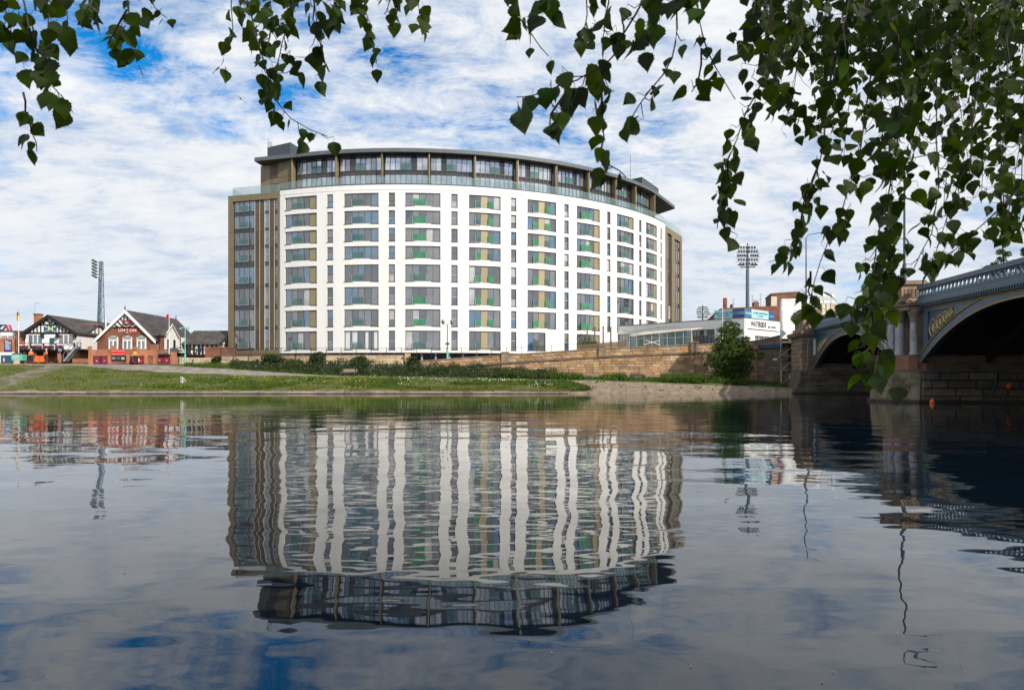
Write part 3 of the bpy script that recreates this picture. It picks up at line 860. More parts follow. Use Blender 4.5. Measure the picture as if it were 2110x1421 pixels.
for a, c in zip(ends, ends[1:]):
    A, B = wpt(a), wpt(c)
    L = math.hypot(B[0]-A[0], B[1]-A[1]); sl = (B[2]-A[2])/L
    if c <= 1560:   # parapet: two courses that follow the ramp
        courses((A[0],A[1]+.1),(B[0],B[1]+.1), lambda t, A=A, B=B: A[2]-1.0+(B[2]-A[2])*t, lambda t, A=A, B=B: A[2]-.14+(B[2]-A[2])*t, .43, 1.25, STONE, rw, .05, slope=sl)
    zg0, zg1 = gz(A[0], A[1]-.1), gz(B[0], B[1]-.1)
    if c > 1060:
        courses((A[0],A[1]),(B[0],B[1]), lambda t, a=zg0, b=zg1: min(a,b)-.1, lambda t, A=A, B=B: A[2]-1.24+(B[2]-A[2])*t, .355, 1.02 if c <= 1440 else 1.25, STONE if c <= 1560 else PSTONE, rw, .05)
    nseg = max(1, int(L/1.9))
    for i in range(nseg):
        p = [A[k]+(B[k]-A[k])*i/nseg for k in range(3)]; q = [A[k]+(B[k]-A[k])*(i+.99)/nseg for k in range(3)]
        MB().hexa([(p[0],p[1]-.02,p[2]-.12),(q[0],q[1]-.02,q[2]-.12),(q[0],q[1]+.58,q[2]-.12),(p[0],p[1]+.58,p[2]-.12)],[(p[0],p[1]+.02,p[2]+U(0,.03)),(q[0],q[1]+.02,q[2]+U(0,.03)),(q[0],q[1]+.52,q[2]+.02),(p[0],p[1]+.52,p[2]+.02)]).build('coping_stone', COPING, rw)
        MB().hexa([(p[0],p[1]-.16,p[2]-1.22),(q[0],q[1]-.16,q[2]-1.22),(q[0],q[1]+.2,q[2]-1.22),(p[0],p[1]+.2,p[2]-1.22)],[(p[0],p[1]-.2,p[2]-1.02),(q[0],q[1]-.2,q[2]-1.02),(q[0],q[1]+.2,q[2]-.98),(p[0],p[1]+.2,p[2]-.98)]).build('string_course', COPING, rw)
for x in (1040.5, 1241, 1430.5):
    X, Y, Z = wpt(x)
    p = MB().box(X-.48,Y-.12,Z-1.1,X+.48,Y+.75,Z+.22).build('pillar', PSTONE, rw)
    MB().box(X-.56,Y-.2,Z+.22,X+.56,Y+.83,Z+.36).build('cap', COPING, p)
A, B = wpt(1563), wpt(1612)
MB().hexa([(A[0],A[1]-.3,pz(718,A[1])),(B[0],B[1]-.3,pz(716,B[1])),(B[0],B[1],pz(716,B[1])),(A[0],A[1],pz(718,A[1]))],[(A[0],A[1]-.3,pz(711,A[1])),(B[0],B[1]-.3,pz(708,B[1])),(B[0],B[1],pz(708,B[1])),(A[0],A[1],pz(711,A[1]))]).build('girder', IRONB, rw)

# low stone wall in front of the undercroft
lw = thing('garden_wall', 'low buff stone wall below the white apartment block behind the bushes', 'wall')
a, c = (px(450,97.5),97.5), (px(842,95.5),95.5)
MB().hexa([(a[0],a[1],2.8),(c[0],c[1],2.8),(c[0],c[1]+.4,2.8),(a[0],a[1]+.4,2.8)],[(a[0],a[1],4.86),(c[0],c[1],4.86),(c[0],c[1]+.4,4.86),(a[0],a[1]+.4,4.86)]).build('mortar', MORTAR, lw)
LSTONE = mat('buff_stone', (0.42,0.30,0.18), rough=.9, c2=(.56,.44,.30), scale=1.4, bump=.02, bscale=5, objvar=.2)
courses(a, c, lambda t: 3.2, lambda t: 4.86, .42, 1.15, LSTONE, lw, .04)
for i in range(14):
    p = [a[k]+(c[k]-a[k])*i/14 for k in (0,1)]; q = [a[k]+(c[k]-a[k])*(i+.985)/14 for k in (0,1)]
    MB().hexa([(p[0],p[1]-.06,4.86),(q[0],q[1]-.06,4.86),(q[0],q[1]+.46,4.86),(p[0],p[1]+.46,4.86)],[(p[0],p[1]-.03,4.97),(q[0],q[1]-.03,4.97),(q[0],q[1]+.43,4.97),(p[0],p[1]+.43,4.97)]).build('coping_stone', COPING, lw)
for x, y0 in ((840,728),(826,741)):
    X = px(x,95.2); MB().box(X-.35,94.9,2.8,X+.35,95.5,pz(y0,95.2)).build('pillar', LSTONE, lw)

# black railing along the top of the walls
fence = thing('railing', 'thin black bar railing on posts in front of the white apartment block', 'railing')
fpts = []
for x in range(455, 1262, 31):
    if x < 1000: Y = 96.6-.0012*(x-455); ty, by = 716.5, 731
    else:
        Y = 95.9-(x-1000)*.006; ty, by = interp([(1000,717,732),(1100,713,730),(1262,703,718)], x)
    fpts.append((px(x,Y), Y, pz(by,Y)-.4, pz(ty,Y)))
bars = MB()
for i, p in enumerate(fpts):
    MB().box(p[0]-.035,p[1]-.035,p[2],p[0]+.035,p[1]+.035,p[3]+.05).build('post', BLACK, fence)
    if i+1 < len(fpts):
        q = fpts[i+1]
        for h in (0.02, 0.86):
            MB().bar((p[0],p[1],p[3]-(p[3]-p[2])*h),(q[0],q[1],q[3]-(q[3]-q[2])*h),.03,.035).build('rail', BLACK, fence)
        for k in range(1, 14):
            t = k/14; x, y, z0, z1 = [p[m]+(q[m]-p[m])*t for m in range(4)]
            bars.tube((x,y,z0+.1),(x,y,z1-.02),.008,3)
tag(bars.build('bars', BLACK, fence), kind='stuff')

# ------------------------------------------------------------------ the bridge
BU = Vector((0.183, 0.983, 0)).normalized(); BR = Vector((BU.y, -BU.x, 0)); B0 = Vector((27.8, 46.0, 0))
def B(t, o, z): return B0 + BU*t + BR*o + Vector((0,0,z))
BM = Matrix(((BU.x,BR.x,0,B0.x),(BU.y,BR.y,0,B0.y),(0,0,1,0),(0,0,0,1)))
def dz(t): return (0.025 if t < 0 else 0.010)*t
bridge = thing('bridge', 'blue iron arch bridge with gold trim on stone piers across the river', 'bridge', loc=(0,0,0))
def bx(t0,o0,z0,t1,o1,z1):
    m = MB(); m.M = BM; return m.box(t0,o0,z0,t1,o1,z1)
SPAN_L = 23.5
WID = 23.0
# one pierced parapet unit (quatrefoil), shared
def quatre():
    m = MB(); n = 12; w, h, d = .25, .235, .045
    inn, outr = [], []
    for i in range(n):
        a = 2*math.pi*i/n + math.pi/4
        r = 0.178 + 0.045*abs(math.cos(2*a+0))
        inn.append((r*.92*math.cos(a), r*1.05*math.sin(a)))
        ca, sa = math.cos(a), math.sin(a); k = min(w/abs(ca) if abs(ca) > 1e-6 else 9, h/abs(sa) if abs(sa) > 1e-6 else 9)
        outr.append((ca*k, sa*k))
    vs = [(p[0],-d,p[1]) for p in outr]+[(p[0],-d,p[1]) for p in inn]+[(p[0],d,p[1]) for p in inn]+[(p[0],d,p[1]) for p in outr]
    fs = []
    for i in range(n):
        j = (i+1)%n
        fs += [(i,j,n+j,n+i),(n+i,n+j,2*n+j,2*n+i),(2*n+i,2*n+j,3*n+j,3*n+i)]
    m.add(vs, fs)
    me = bpy.data.meshes.new('baluster'); me.from_pydata(m.v,[],m.f); me.materials.append(IRON)
    return me
QM = quatre()
def arch(s): # s in 0..1 -> intrados height
    q = abs(2*s-1)
    return 2.66 + 3.0*(1 - q**2.15)
def span(t0):
    t1 = t0+SPAN_L; n = 36
    ts = [t0+SPAN_L*i/n for i in range(n+1)]
    zc = lambda t: 6.42+dz(t)
    zi = lambda t: arch((t-t0)/SPAN_L)
    ze = lambda t: min(zi(t)+0.66, zc(t)-.05)
    def band(f0, f1, o0, o1):
        m = MB(); m.M = BM
        for a, c in zip(ts, ts[1:]):
            m.hexa([(a,o0,f0(a)),(c,o0,f0(c)),(c,o1,f0(c)),(a,o1,f0(a))],[(a,o0,f1(a)),(c,o0,f1(c)),(c,o1,f1(c)),(a,o1,f1(a))])
        return m
    rib = band(zi, ze, -.1, .25)
    rib.build('arch_rib', IRON, bridge)
    band(ze, zc, .12, .2).build('spandrel_plate', IRONB, bridge)
    # raised frame plate of the spandrel towards the crown
    m = MB(); m.M = BM
    for a, c in zip(ts, ts[1:]):
        mid = ((a+c)/2-t0)/SPAN_L
        if 0.19 < mid < 0.81:
            m.hexa([(a,.02,ze(a)),(c,.02,ze(c)),(c,.119,ze(c)),(a,.119,ze(a))],[(a,.02,zc(a)),(c,.02,zc(c)),(c,.119,zc(c)),(a,.119,zc(a))])
    for (a, c, lo, hi) in ((t0,t0+.75,2.9,6.4),(t1-.75,t1,2.9,6.4)):
        m.hexa([(a,.02,lo),(c,.02,lo),(c,.119,lo),(a,.119,lo)],[(a,.02,zc(a)),(c,.02,zc(c)),(c,.119,zc(c)),(a,.119,zc(a))])
    for (a, c) in ((t0+.75,t0+.2*SPAN_L),(t1-.2*SPAN_L,t1-.75)):
        m.hexa([(a,.02,zc(a)-.35),(c,.02,zc(c)-.35),(c,.119,zc(c)-.35),(a,.119,zc(a)-.35)],[(a,.02,zc(a)),(c,.02,zc(c)),(c,.119,zc(c)),(a,.119,zc(a))])
    m.build('spandrel_frame', IRON, bridge)
    for f, o in ((lambda t: zi(t)+.04, -.13), (lambda t: ze(t)-.02, -.13)):
        m = MB(); m.M = BM; m.path([(t,o,f(t)) for t in ts], .045, 6); m.build('gold_moulding', GOLD, bridge)
    m = MB(); m.M = BM; m.path([(t,-.02,zc(t)-.03) for t in ts], .05, 6); m.build('gold_moulding', GOLD, bridge)
    # rings with stars
    for side in (0, 1):
        for dtc, zz, r in ((1.5,4.95,.56),(2.55,5.25,.44),(3.4,5.5,.33),(4.1,5.68,.25)):
            t = (t1-dtc) if side else (t0+dtc)
            if ze(t)+r*.9 > zz: zz = ze(t)+r*.95
            zz = min(zz, zc(t)-.42-r*.8)
            m = MB(); m.M = BM; m.ring((t,.06,zz), r, .04, (0,1,0), 20, 5)
            ro = m.build('ring', GOLD, bridge)
            m = MB(); m.M = BM
            for k in range(4):
                an = math.pi*k/4; dx, dzz = math.cos(an)*r*.85, math.sin(an)*r*.85
                m.hexa([(t-dx,.05,zz-dzz),(t-dzz*.12,.05,zz+dx*.12),(t+dx,.05,zz+dzz),(t+dzz*.12,.05,zz-dx*.12)],[(t-dx,.1,zz-dzz),(t-dzz*.12,.1,zz+dx*.12),(t+dx,.1,zz+dzz),(t+dzz*.12,.1,zz-dx*.12)])
            m.build('star', ALU, ro)
    # soffit, inner ribs, deck
    band(lambda t: zi(t)+.55, lambda t: min(zi(t)+.7, zc(t)+.05), .4, WID-.4).build('soffit', IROND, bridge)
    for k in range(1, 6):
        band(zi, ze, k*WID/6, k*WID/6+.3).build('inner_rib', IROND, bridge)
    band(zi, ze, WID-.25, WID+.1).build('arch_rib', IRON, bridge)
    band(ze, zc, WID-.2, WID-.12).build('spandrel_plate', IRONB, bridge)
    band(lambda t: zc(t)+.02, lambda t: zc(t)+.33, .3, WID-.3).build('deck', TARM, bridge)
    for o0, o1 in ((-.42,.3),(WID-.3,WID+.42)):
        band(lambda t: zc(t), lambda t: zc(t)+.2, o0+.12 if o0 < 0 else o0, o1 if o0 < 0 else o1-.12).build('cornice', IRONB, bridge)
        band(lambda t: zc(t)+.203, lambda t: zc(t)+.52, o0, o1).build('cornice_rail', IRON, bridge)
        band(lambda t: zc(t)+.523, lambda t: zc(t)+.72, o0+.1, o0+.34).build('parapet_plinth', IRONB, bridge)
        band(lambda t: zc(t)+1.19, lambda t: zc(t)+1.46, o0+.06, o0+.38).build('top_rail', IRON, bridge)
    den_ = MB(); den_.M = BM
    t = t0+.1
    while t < t1:
        den_.box(t,-.40,zc(t)+.06,t+.12,-.3,zc(t)+.2); t += .26
    tag(den_.build('dentils', IRONB, bridge), kind='stuff')
    t = t0+.25
    while t < t1:
        inst(QM, 'baluster', bridge, BM @ Matrix.Translation((t,-.2,zc(t)+.955)))
        t += .5
    fr = MB(); fr.M = BM
    t = t0+.25
    while t < t1:
        fr.box(t-.22,WID+.1,zc(t)+.72,t-.05,WID+.2,zc(t)+1.19); t += .5
    tag(fr.build('far_balusters', IRONP, bridge), kind='stuff')
span(5.0); span(-23.5); span(-52.0)
def lathe_at(prof, t, o, z, mt, parent, name, n=12):
    c = B(t, o, z); return MB().lathe(prof, c, n).build(name, mt, parent, smooth=True)
def pier(t0):
    pl_ = [(0,-.1),(.7,-1.55),(2.5,-2.35),(4.3,-1.55),(5,-.1),(5,WID+.1),(4.3,WID+1.5),(2.5,WID+2.3),(.7,WID+1.5),(0,WID+.1)]
    pl_ = [(t0+a, c) for a, c in pl_]
    cc = (t0+2.5, WID/2)
    base = MB(); base.M = BM
    grow = [(cc[0]+(a-cc[0])*1.14, cc[1]+(c-cc[1])*1.02) for a, c in pl_]
    n = len(pl_)
    base.add([(p[0],p[1],-1.2) for p in grow]+[(p[0],p[1],2.1) for p in pl_]+[(cc[0]+(p[0]-cc[0])*.97, p[1]*.997, 2.2) for p in pl_], [(i,(i+1)%n,n+(i+1)%n,n+i) for i in range(n)]+[(n+i,n+(i+1)%n,2*n+(i+1)%n,2*n+i) for i in range(n)]+[tuple(range(2*n,3*n))])
    bo = base.build('pier_base', PMOSS, bridge)
    tl_ = MB(); tl_.M = BM; tl_.prism([(cc[0]+(a-cc[0])*1.215, cc[1]+(c-cc[1])*1.028) for a, c in pl_], -.5, .17); tl_.build('tide_line', WET, bo)
    # coursed blocks on the visible cutwater faces and the near flank
    for (i, j) in ((0,1),(1,2)):
        for lv in range(5):
            z0, z1 = -.2+lv*.46, -.2+(lv+1)*.46
            f0, f1 = 1-(z0+1.2)/3.3, 1-(z1+1.2)/3.3
            def pp(k, f): return (pl_[k][0]+(grow[k][0]-pl_[k][0])*f, pl_[k][1]+(grow[k][1]-pl_[k][1])*f)
            nb = 2; off = .25*(lv % 2)
            cuts = [0, .5+off-.12, 1] if nb == 2 else [0,1]
            for q in range(2):
                s0, s1 = cuts[q]+.008, cuts[q+1]-.008
                A0, A1 = pp(i,f0), pp(j,f0); C0, C1 = pp(i,f1), pp(j,f1)
                L = lambda u, v, s: (u[0]+(v[0]-u[0])*s, u[1]+(v[1]-u[1])*s)
                ctr = (t0+2.5, 1.0)
                def o_(p, k=.05):
                    d = Vector((p[0]-ctr[0], p[1]-ctr[1])); d.normalize(); return (p[0]+d.x*k, p[1]+d.y*k)
                e = U(.03,.06)
                a, c, a2, c2 = L(A0,A1,s0), L(A0,A1,s1), L(C0,C1,s0), L(C0,C1,s1)
                m = MB(); m.M = BM
                m.hexa([(*o_(a,e),z0+.01),(*o_(c,e),z0+.01),(*c,z0+.01),(*a,z0+.01)],[(*o_(a2,e),z1-.01),(*o_(c2,e),z1-.01),(*c2,z1-.01),(*a2,z1-.01)])
                m.build('block', CMOSS, bo)
    return bo
def near_pier(t0, ornate=True):
    bo = pier(t0)
    pA, pB = B(t0-.06,-.1,0), B(t0-.06,14,0)
    courses((pB.x,pB.y),(pA.x,pA.y), lambda t: -.1, lambda t: 2.55, .53, 1.35, PMOSS, bo, .06, name='block') if False else courses((pA.x,pA.y),(pB.x,pB.y), lambda t: -.1, lambda t: 2.1, .53, 1.35, PMOSS, bo, .28, name='block')
    bx(t0+.2,-.25,2.2,t0+4.8,WID+.25,2.75).build('pier_core', PMOSS, bridge)
    bx(t0+.35,-.3,2.75,t0+4.65,WID+.3,6.35).build('pier_shaft', PSTONE, bridge)
    # plinth, columns, capitals, entablature, pedestal
    pp_ = [(t0+.15,.3),(t0+.35,-.75),(t0+1.4,-1.35),(t0+3.6,-1.35),(t0+4.65,-.75),(t0+4.85,.3)]
    m = MB(); m.M = BM; m.prism(pp_, 2.2, 2.75); m.prism([(t0+2.5+(a-t0-2.5)*.94, c*.95) for a, c in pp_], 2.75, 3.2); m.build('plinth', mat('red_sandstone',(.26,.13,.08),rough=.9,var=.25,scale=1.5,bump=.02), bridge)
    for a, c in ((.62,-.28),(1.45,-.92),(2.5,-1.02),(3.55,-.92),(4.38,-.28)):
        co_ = lathe_at([(.36,0),(.36,.1),(.31,.16),(.33,.24),(.285,.3),(.28,1.3),(.265,2.3)], t0+a, c, 3.2, GSTONE, bridge, 'column')
        lathe_at([(.27,0),(.30,.05),(.28,.1),(.33,.35),(.42,.6),(.44,.64),(.44,.78)], t0+a, c, 5.5, PSTONE, co_, 'capital')
    for sc_, z0, z1, mt in ((1.0,6.28,6.6,PSTONE),(1.08,6.6,6.85,COPING)):
        m = MB(); m.M = BM; m.prism([(t0+2.5+(a-t0-2.5)*sc_, c*sc_) for a, c in pp_], z0, z1); m.build('entablature', mt, bridge)
    for o0, o1 in ((-1.15,.35),(WID-.35,WID+1.15)):
        pe = bx(t0+.45,o0,6.85,t0+4.55,o1,8.05).build('pedestal', YSTONE, bridge)
        bx(t0+.3,o0-.14,8.05,t0+4.7,o1+.14,8.2).build('cap', COPING, pe)
        bx(t0+.38,o0-.06,8.2,t0+4.62,o1+.06,8.32).build('cap', PSTONE, pe)
        bx(t0+.33,o0-.1,6.85,t0+4.67,o1+.1,6.99).build('base_course', PSTONE, pe)
        for k in range(5):
            bx(t0+.41,o0+.18+k*.24,7.15,t0+.45,o0+.34+k*.24,7.75).build('panel', PSTONE, pe)
        for k in range(8):
            bx(t0+.6+k*.48,o0-.04,7.15,t0+.95+k*.48,o0,7.75).build('panel', PSTONE, pe)
near_pier(0.0); near_pier(-28.5)
# abutment pier on the far bank
t0 = 28.5
m = MB(); m.M = BM
for f, z0, z1 in ((.95,-1.2,.55),(.6,.55,1.15),(.32,1.15,1.8),(.12,1.8,2.5)):
    m.hexa([(t0-.15-f*.15,-1.3-f,z0),(t0+5.3,-1.3-f,z0),(t0+5.3,WID+1,z0),(t0-.15-f*.15,WID+1,z0)],[(t0-.15-f*.15,-1.3-f+.12,z1),(t0+5.3,-1.3-f+.12,z1),(t0+5.3,WID+1,z1),(t0-.15-f*.15,WID+1,z1)])
ab = m.build('abutment_base', PMOSS, bridge)
bx(t0-.5,-2.4,-.5,t0+5.4,WID+1.1,.16).build('tide_line', WET, ab)
as_ = bx(t0,-1.3,2.5,t0+5.2,WID+1,6.2).build('abutment_shaft', PSTONE, bridge)
q0, q1, q2 = B(t0-.02,-1.32,0), B(t0-.02,2.3,0), B(t0+5.2,-1.32,0)
courses((q0.x,q0.y),(q1.x,q1.y), lambda t: 2.5, lambda t: 6.2, .46, .95, PSTONE, as_, .04, name='block')
courses((q2.x,q2.y),(q0.x,q0.y), lambda t: 2.5, lambda t: 6.2, .46, .95, PSTONE, as_, .04, name='block')
q0, q1 = B(t0-.32,-1.9,0), B(t0-.32,18,0)
courses((q0.x,q0.y),(q1.x,q1.y), lambda t: -.1, lambda t: .6, .42, 1.2, PMOSS, ab, .06, name='block')
q1 = B(t0-.22,18,0); q0 = B(t0-.22,-1.6,0)
courses((q0.x,q0.y),(q1.x,q1.y), lambda t: 1.1, lambda t: 2.5, .45, 1.2, PMOSS, ab, .05, name='block')
bx(t0-.25,-1.6,6.2,t0+5.4,.6,6.42).build('cornice', COPING, bridge)
bx(t0-.4,-1.8,6.42,t0+5.5,.6,6.72).build('cornice', PSTONE, bridge)
dn = MB(); dn.M = BM
for k in range(9): dn.box(t0-.36,-1.7+k*.26,6.25,t0-.25,-1.58+k*.26,6.42)
for k in range(22): dn.box(t0-.3+k*.26,-1.75,6.25,t0-.18+k*.26,-1.6,6.42)
tag(dn.build('dentils', COPING, bridge), kind='stuff')
pe = bx(t0+.3,-1.1,6.72,t0+4.6,.35,8.75).build('pedestal', YSTONE, bridge)
bx(t0+.12,-1.3,6.72,t0+4.8,.5,7.15).build('base_course', PSTONE, pe)
for o in (-1.16, .02):
    bx(t0+.24,o,7.15,t0+.3,o+.34,8.7).build('pilaster', PSTONE, pe)
for k in range(4): bx(t0+.4+k*1.1,-1.17,7.15,t0+.95+k*1.1,-1.1,8.7).build('pilaster', PSTONE, pe)
bx(t0+.05,-1.4,8.75,t0+4.85,.6,8.95).build('cap', COPING, pe)
bx(t0+.15,-1.3,8.95,t0+4.75,.5,9.2).build('cap', PSTONE, pe)
bx(t0+.6,-.9,9.2,t0+4.3,.2,9.45).build('cap', COPING, pe)
# approach behind the abutment
m = MB(); m.M = BM; m.box(t0+5.2,1.0,3.0,t0+26,WID,6.75); m.build('approach', MORTAR, bridge)
# mooring cable and handrail on the piers
m = MB()
pts = [P(1667,688,74.0)]+[P(1667-.4*math.sin(i/12*math.pi)*8+ (0 if i < 9 else -(i-9)*2.5), 690+i*6.2, 73.9) for i in range(1,13)]+[P(1656,764,73.9)]
m.path(pts, .02, 4); m.build('hanging_cable', STEEL, bridge)
m = MB(); m.path([B(t0-.55,o,1.05) for o in (-1.2,2,5,8,9.5)], .05, 5); m.tube(B(t0-.55,9.5,1.05), B(t0-.55,9.5,.5), .04, 5)
m.build('fender_rail', IRONP, bridge)
m = MB(); m.path([B(-.4,o,2.05) for o in (-.4,1.5,4.3)], .05, 5); m.path([B(-.4,4.3,2.05), B(-.42,4.2,1.2), B(-.45,3.9,.4)], .05, 5)
m.build('fender_rail', IRONB, bridge)
bx(t0-.3,-.22,4.2,t0-.22,-.02,5.9).build('depth_board', WPAINT, bridge)
bx(-.35,.1,5.0,-.28,.3,6.0).build('depth_board', WPAINT, bridge)

# street lamps of the bridge
def street_lamp(loc, h, label, arm=1.6):
    t = thing('street_lamp', label, 'street lamp', 'tall lamps on the bridge', loc)
    MB().lathe([(.22,0),(.22,.25),(.14,.35),(.13,1.4),(.085,1.5),(.06,h)], (0,0,0), 8).build('pole', DARK, t)
    a = MB().path([(0,0,h-.05),(.25,-.05,h+.35),(arm,-.3,h+.55)], .04, 6); a.build('arm', DARK, t)
    MB().hexa([(arm-.1,-.42,h+.45),(arm+.8,-.55,h+.5),(arm+.8,-.28,h+.5),(arm-.1,-.18,h+.45)],[(arm,-.38,h+.62),(arm+.7,-.5,h+.64),(arm+.7,-.33,h+.64),(arm,-.22,h+.62)]).build('lamp_head', STEEL, t)
    return t
p = B(2.5,-.25,8.32); street_lamp(tuple(p), 8.6, 'tall dark street lamp on the nearer bridge pier behind the leaves')
p = B(31,-.35,9.45); street_lamp(tuple(p), 8.0, 'tall dark street lamp on the bridge abutment beside the white sheeting')

# buoys and debris
def buoy(loc, label, r=.14):
    t = thing('buoy', label, 'buoy', 'orange mooring buoys', loc)
    MB().lathe([(.02,-r),(r*.7,-r*.7),(r,0),(r*.75,r*.65),(r*.3,r),(r*.22,r*1.5)], (0,0,0), 12).build('float', mat('orange_plastic',(.75,.13,.02),rough=.4), t, smooth=True)
    MB().ring((0,0,r*1.6), r*.25, r*.07, (0,1,0), 10, 4).build('eye', BLACK, t)
buoy((px(1921,44.5),44.5,.06), 'orange buoy floating on the water by the bridge pier', .17)
q = B(-.55,4.9,0); Yq = q.y
by = thing('buoy', 'orange buoy hanging against the dark bridge pier', 'buoy', 'orange mooring buoys', (q.x, q.y-.1, 1.1))
MB().lathe([(.02,-.16),(.11,-.12),(.16,0),(.12,.1),(.05,.16),(.035,.26)], (0,0,0), 12).build('float', MATS['orange_plastic'], by, smooth=True)
MB().tube((0,0,.26),(0.06,.1,1.05),.012,4).build('rope', BLACK, by)
# ------------------------------------------------------------------ bar building right of the apartments
BRICKD = brickmat('dark_red_brick', (0.20,0.065,0.035), (0.29,0.10,0.05), (0.20,0.15,0.12))
BRICKO = brickmat('orange_brick', (0.46,0.125,0.04), (0.54,0.175,0.06), (0.33,0.25,0.19))
BRICKB = brickmat('brown_brick', (0.20,0.062,0.03), (0.28,0.09,0.045), (0.17,0.13,0.10))
SLATE = brickmat('roof_slates', (0.055,0.048,0.046), (0.085,0.075,0.072), (0.03,0.028,0.028), .35, .2, .012)
TILE = brickmat('red_roof_tiles', (0.15,0.045,0.028), (0.20,0.065,0.038), (0.08,0.03,0.02), .3, .2, .012)
TEAL = mat('teal_paint', (0.015,0.095,0.14), rough=.45, var=.15)
MINT = mat('mint_green_paint', (0.13,0.50,0.40), rough=.45, var=.12)
MAROON = mat('maroon_paint', (0.22,0.02,0.045), rough=.5, var=.2)
RED = mat('red_paint', (0.62,0.03,0.025), rough=.5, var=.1)
NAVY = mat('navy_sign', (0.012,0.03,0.17), rough=.4, var=.1)
SIGNW = mat('white_lettering', (.82,.82,.80), rough=.5, var=.03)
SIGNB = mat('black_lettering', (.012,.012,.014), rough=.5, var=.03)
CREAM = mat('cream_stone', (.60,.53,.40), rough=.85, var=.12, scale=1.2)
WOOD = mat('weathered_wood', (.16,.10,.06), rough=.85, var=.35, scale=2, stretch=(1,1,6))
GDARK = GL[0]
bar = thing('riverside_bar', 'low white bar building with glazed front and long fascia beside the apartments', 'building')
ZP = 10.3
pL, pC, pR = (px(1262,113.5),113.5), (px(1534,97.2),97.2), (px(1608,104.0),104.0)
FL, FRt = Flat(pL, pC), Flat(pC, pR)
MB().prism([FL(0,-.3,0)[:2], FL(FL.L-.1,-.3,0)[:2], FRt(FRt.L,-.3,0)[:2], (46,118), (26,124)], 4.5, ZP-.05).build('bar_core', mat('dim_interior',(.05,.045,.04),var=.4,scale=.7), bar)
ff = MB(); box_on(ff, FL, 0, FL.L, -.3, 0, 8.95, ZP); ff.build('fascia', WPAINT, bar)
ff = MB(); box_on(ff, FRt, 0.003, FRt.L, -.3, 0, 7.9, ZP-.003); box_on(ff, FRt, 0.003, FRt.L, -.3, -.001, 4.8, 6.9); ff.build('front_wall', WPAINT, bar)
box_on(MB(), FL, 0, FL.L, -.35, .08, ZP, ZP+.09).build('coping', DARK, bar); box_on(MB(), FRt, 0, FRt.L, -.35, .08, ZP+.002, ZP+.09).build('coping', DARK, bar)
# left face below the fascia: white piers with glazing between
cuts = [0.0,.16,.20,.38,.42,.60,.64,.80,.84,.97,1.0]
for i in range(len(cuts)-1):
    a, c = FL.L*cuts[i], FL.L*cuts[i+1]
    if i % 2: box_on(MB(), FL, a, c, -.3, -.002, 4.6, 8.95).build('wall_pier', WPAINT, bar)
    else: window(FL, a, c, 6.35, 8.95, [g1]*(6 if i < 8 else 4), bar, rec=.15, transom=.62, frame=FRAME, sill=False)
box_on(MB(), FL, FL.L*.97, FL.L, -.3, -.004, 4.6, 8.95).build('wall_pier', WPAINT, bar)
for a, c in ((.28,.68),(.76,1.0)):
    window(FRt, FRt.L*a, FRt.L*c, 6.9, 7.9, [g1]*5, bar, rec=.12, transom=.5, frame=mat('dark_green_paint',(.02,.06,.045),rough=.5), sill=False)
box_on(MB(), FRt, FRt.L*.001, FRt.L*.28, -.3, -.002, 6.9, 7.9).build('wall_pier', WPAINT, bar); box_on(MB(), FRt, FRt.L*.68, FRt.L*.76, -.3, -.002, 6.9, 7.9).build('wall_pier', CREAM, bar)
# sign on the right face
sg = thing('sign_board', 'white sign board reading WATERSIDE bar + kitchen on the bar front', 'sign')
box_on(MB(), FRt, .25, FRt.L-.9, .02, .1, 8.85, ZP-.1).build('board', mat('sign_white',(.82,.82,.80),rough=.5,var=.02), sg)
box_on(MB(), FRt, .8, FRt.L-.2, .02, .06, 8.72, 8.78).build('lower_trim', DARK, sg)
rt = (FRt.d.x, FRt.d.y, 0)
p = FRt(3.75,.11,9.5); text('lettering', 'WATERSIDE', 1.05, SIGNB, sg, facing(p, rt), sx=.78, bold=.035)
p = FRt(7.55,.11,9.28); text('lettering', 'BAR + KITCHEN', .46, SIGNB, sg, facing(p, rt), sx=.70, bold=.03)
p = FRt(1.25,.11,9.5); text('lettering', '\u2261', 1.0, GOLD, sg, facing(p, rt), sx=.8)
# banners above the parapet
AQUA = mat('pale_aqua_vinyl', (.40,.68,.68), rough=.5, var=.06); BLUEV = mat('deep_blue_vinyl', (.015,.085,.25), rough=.45, var=.08); TEALV = mat('teal_vinyl', (.02,.16,.27), rough=.45, var=.08)
def banner(name, fc, u0, u1, z0, z1, m, label, lines, col):
    t = thing(name, label, 'banner', 'banners on the bar roof')
    box_on(MB(), fc, u0, u1, -.08, -.02, z0, z1).build('sheet', m, t)
    fm = MB()
    for u in (u0, u1-.05): box_on(fm, fc, u, u+.05, -.16, -.09, z0-.12, z1)
    fm.build('frame', DARK, t)
    for s, dz_, sz in lines:
        p = fc((u0+u1)/2, -.005, (z0+z1)/2+dz_); text('lettering', s, sz, col, t, facing(p, (fc.d.x, fc.d.y, 0)), sx=.8)
    return t
zb0 = ZP+.12; u72 = fpx(FL,1472); u09 = fpx(FL,1509.5)
banner('banner', FL, u72, u09-.03, zb0, zb0+1.25, AQUA, 'pale aqua banner with dark lettering at the left end of the bar roof', [('142 NEW APARTMENTS',.12,.62),('ON THE RIVER',-.28,.36)], TEALV)
banner('banner', FL, u09, FL.L-.03, zb0, zb0+1.25, BLUEV, 'deep blue banner with pale lettering left of the bar roof corner', [('WATERSIDE',0,.62)], AQUA)
u48, u84 = fpx(FRt,1549), fpx(FRt,1584)
banner('banner', FRt, .03, u48-.02, zb0, zb0+1.25, TEALV, 'teal banner with pale script just right of the bar roof corner', [('Waterside',0,.5)], SIGNW)
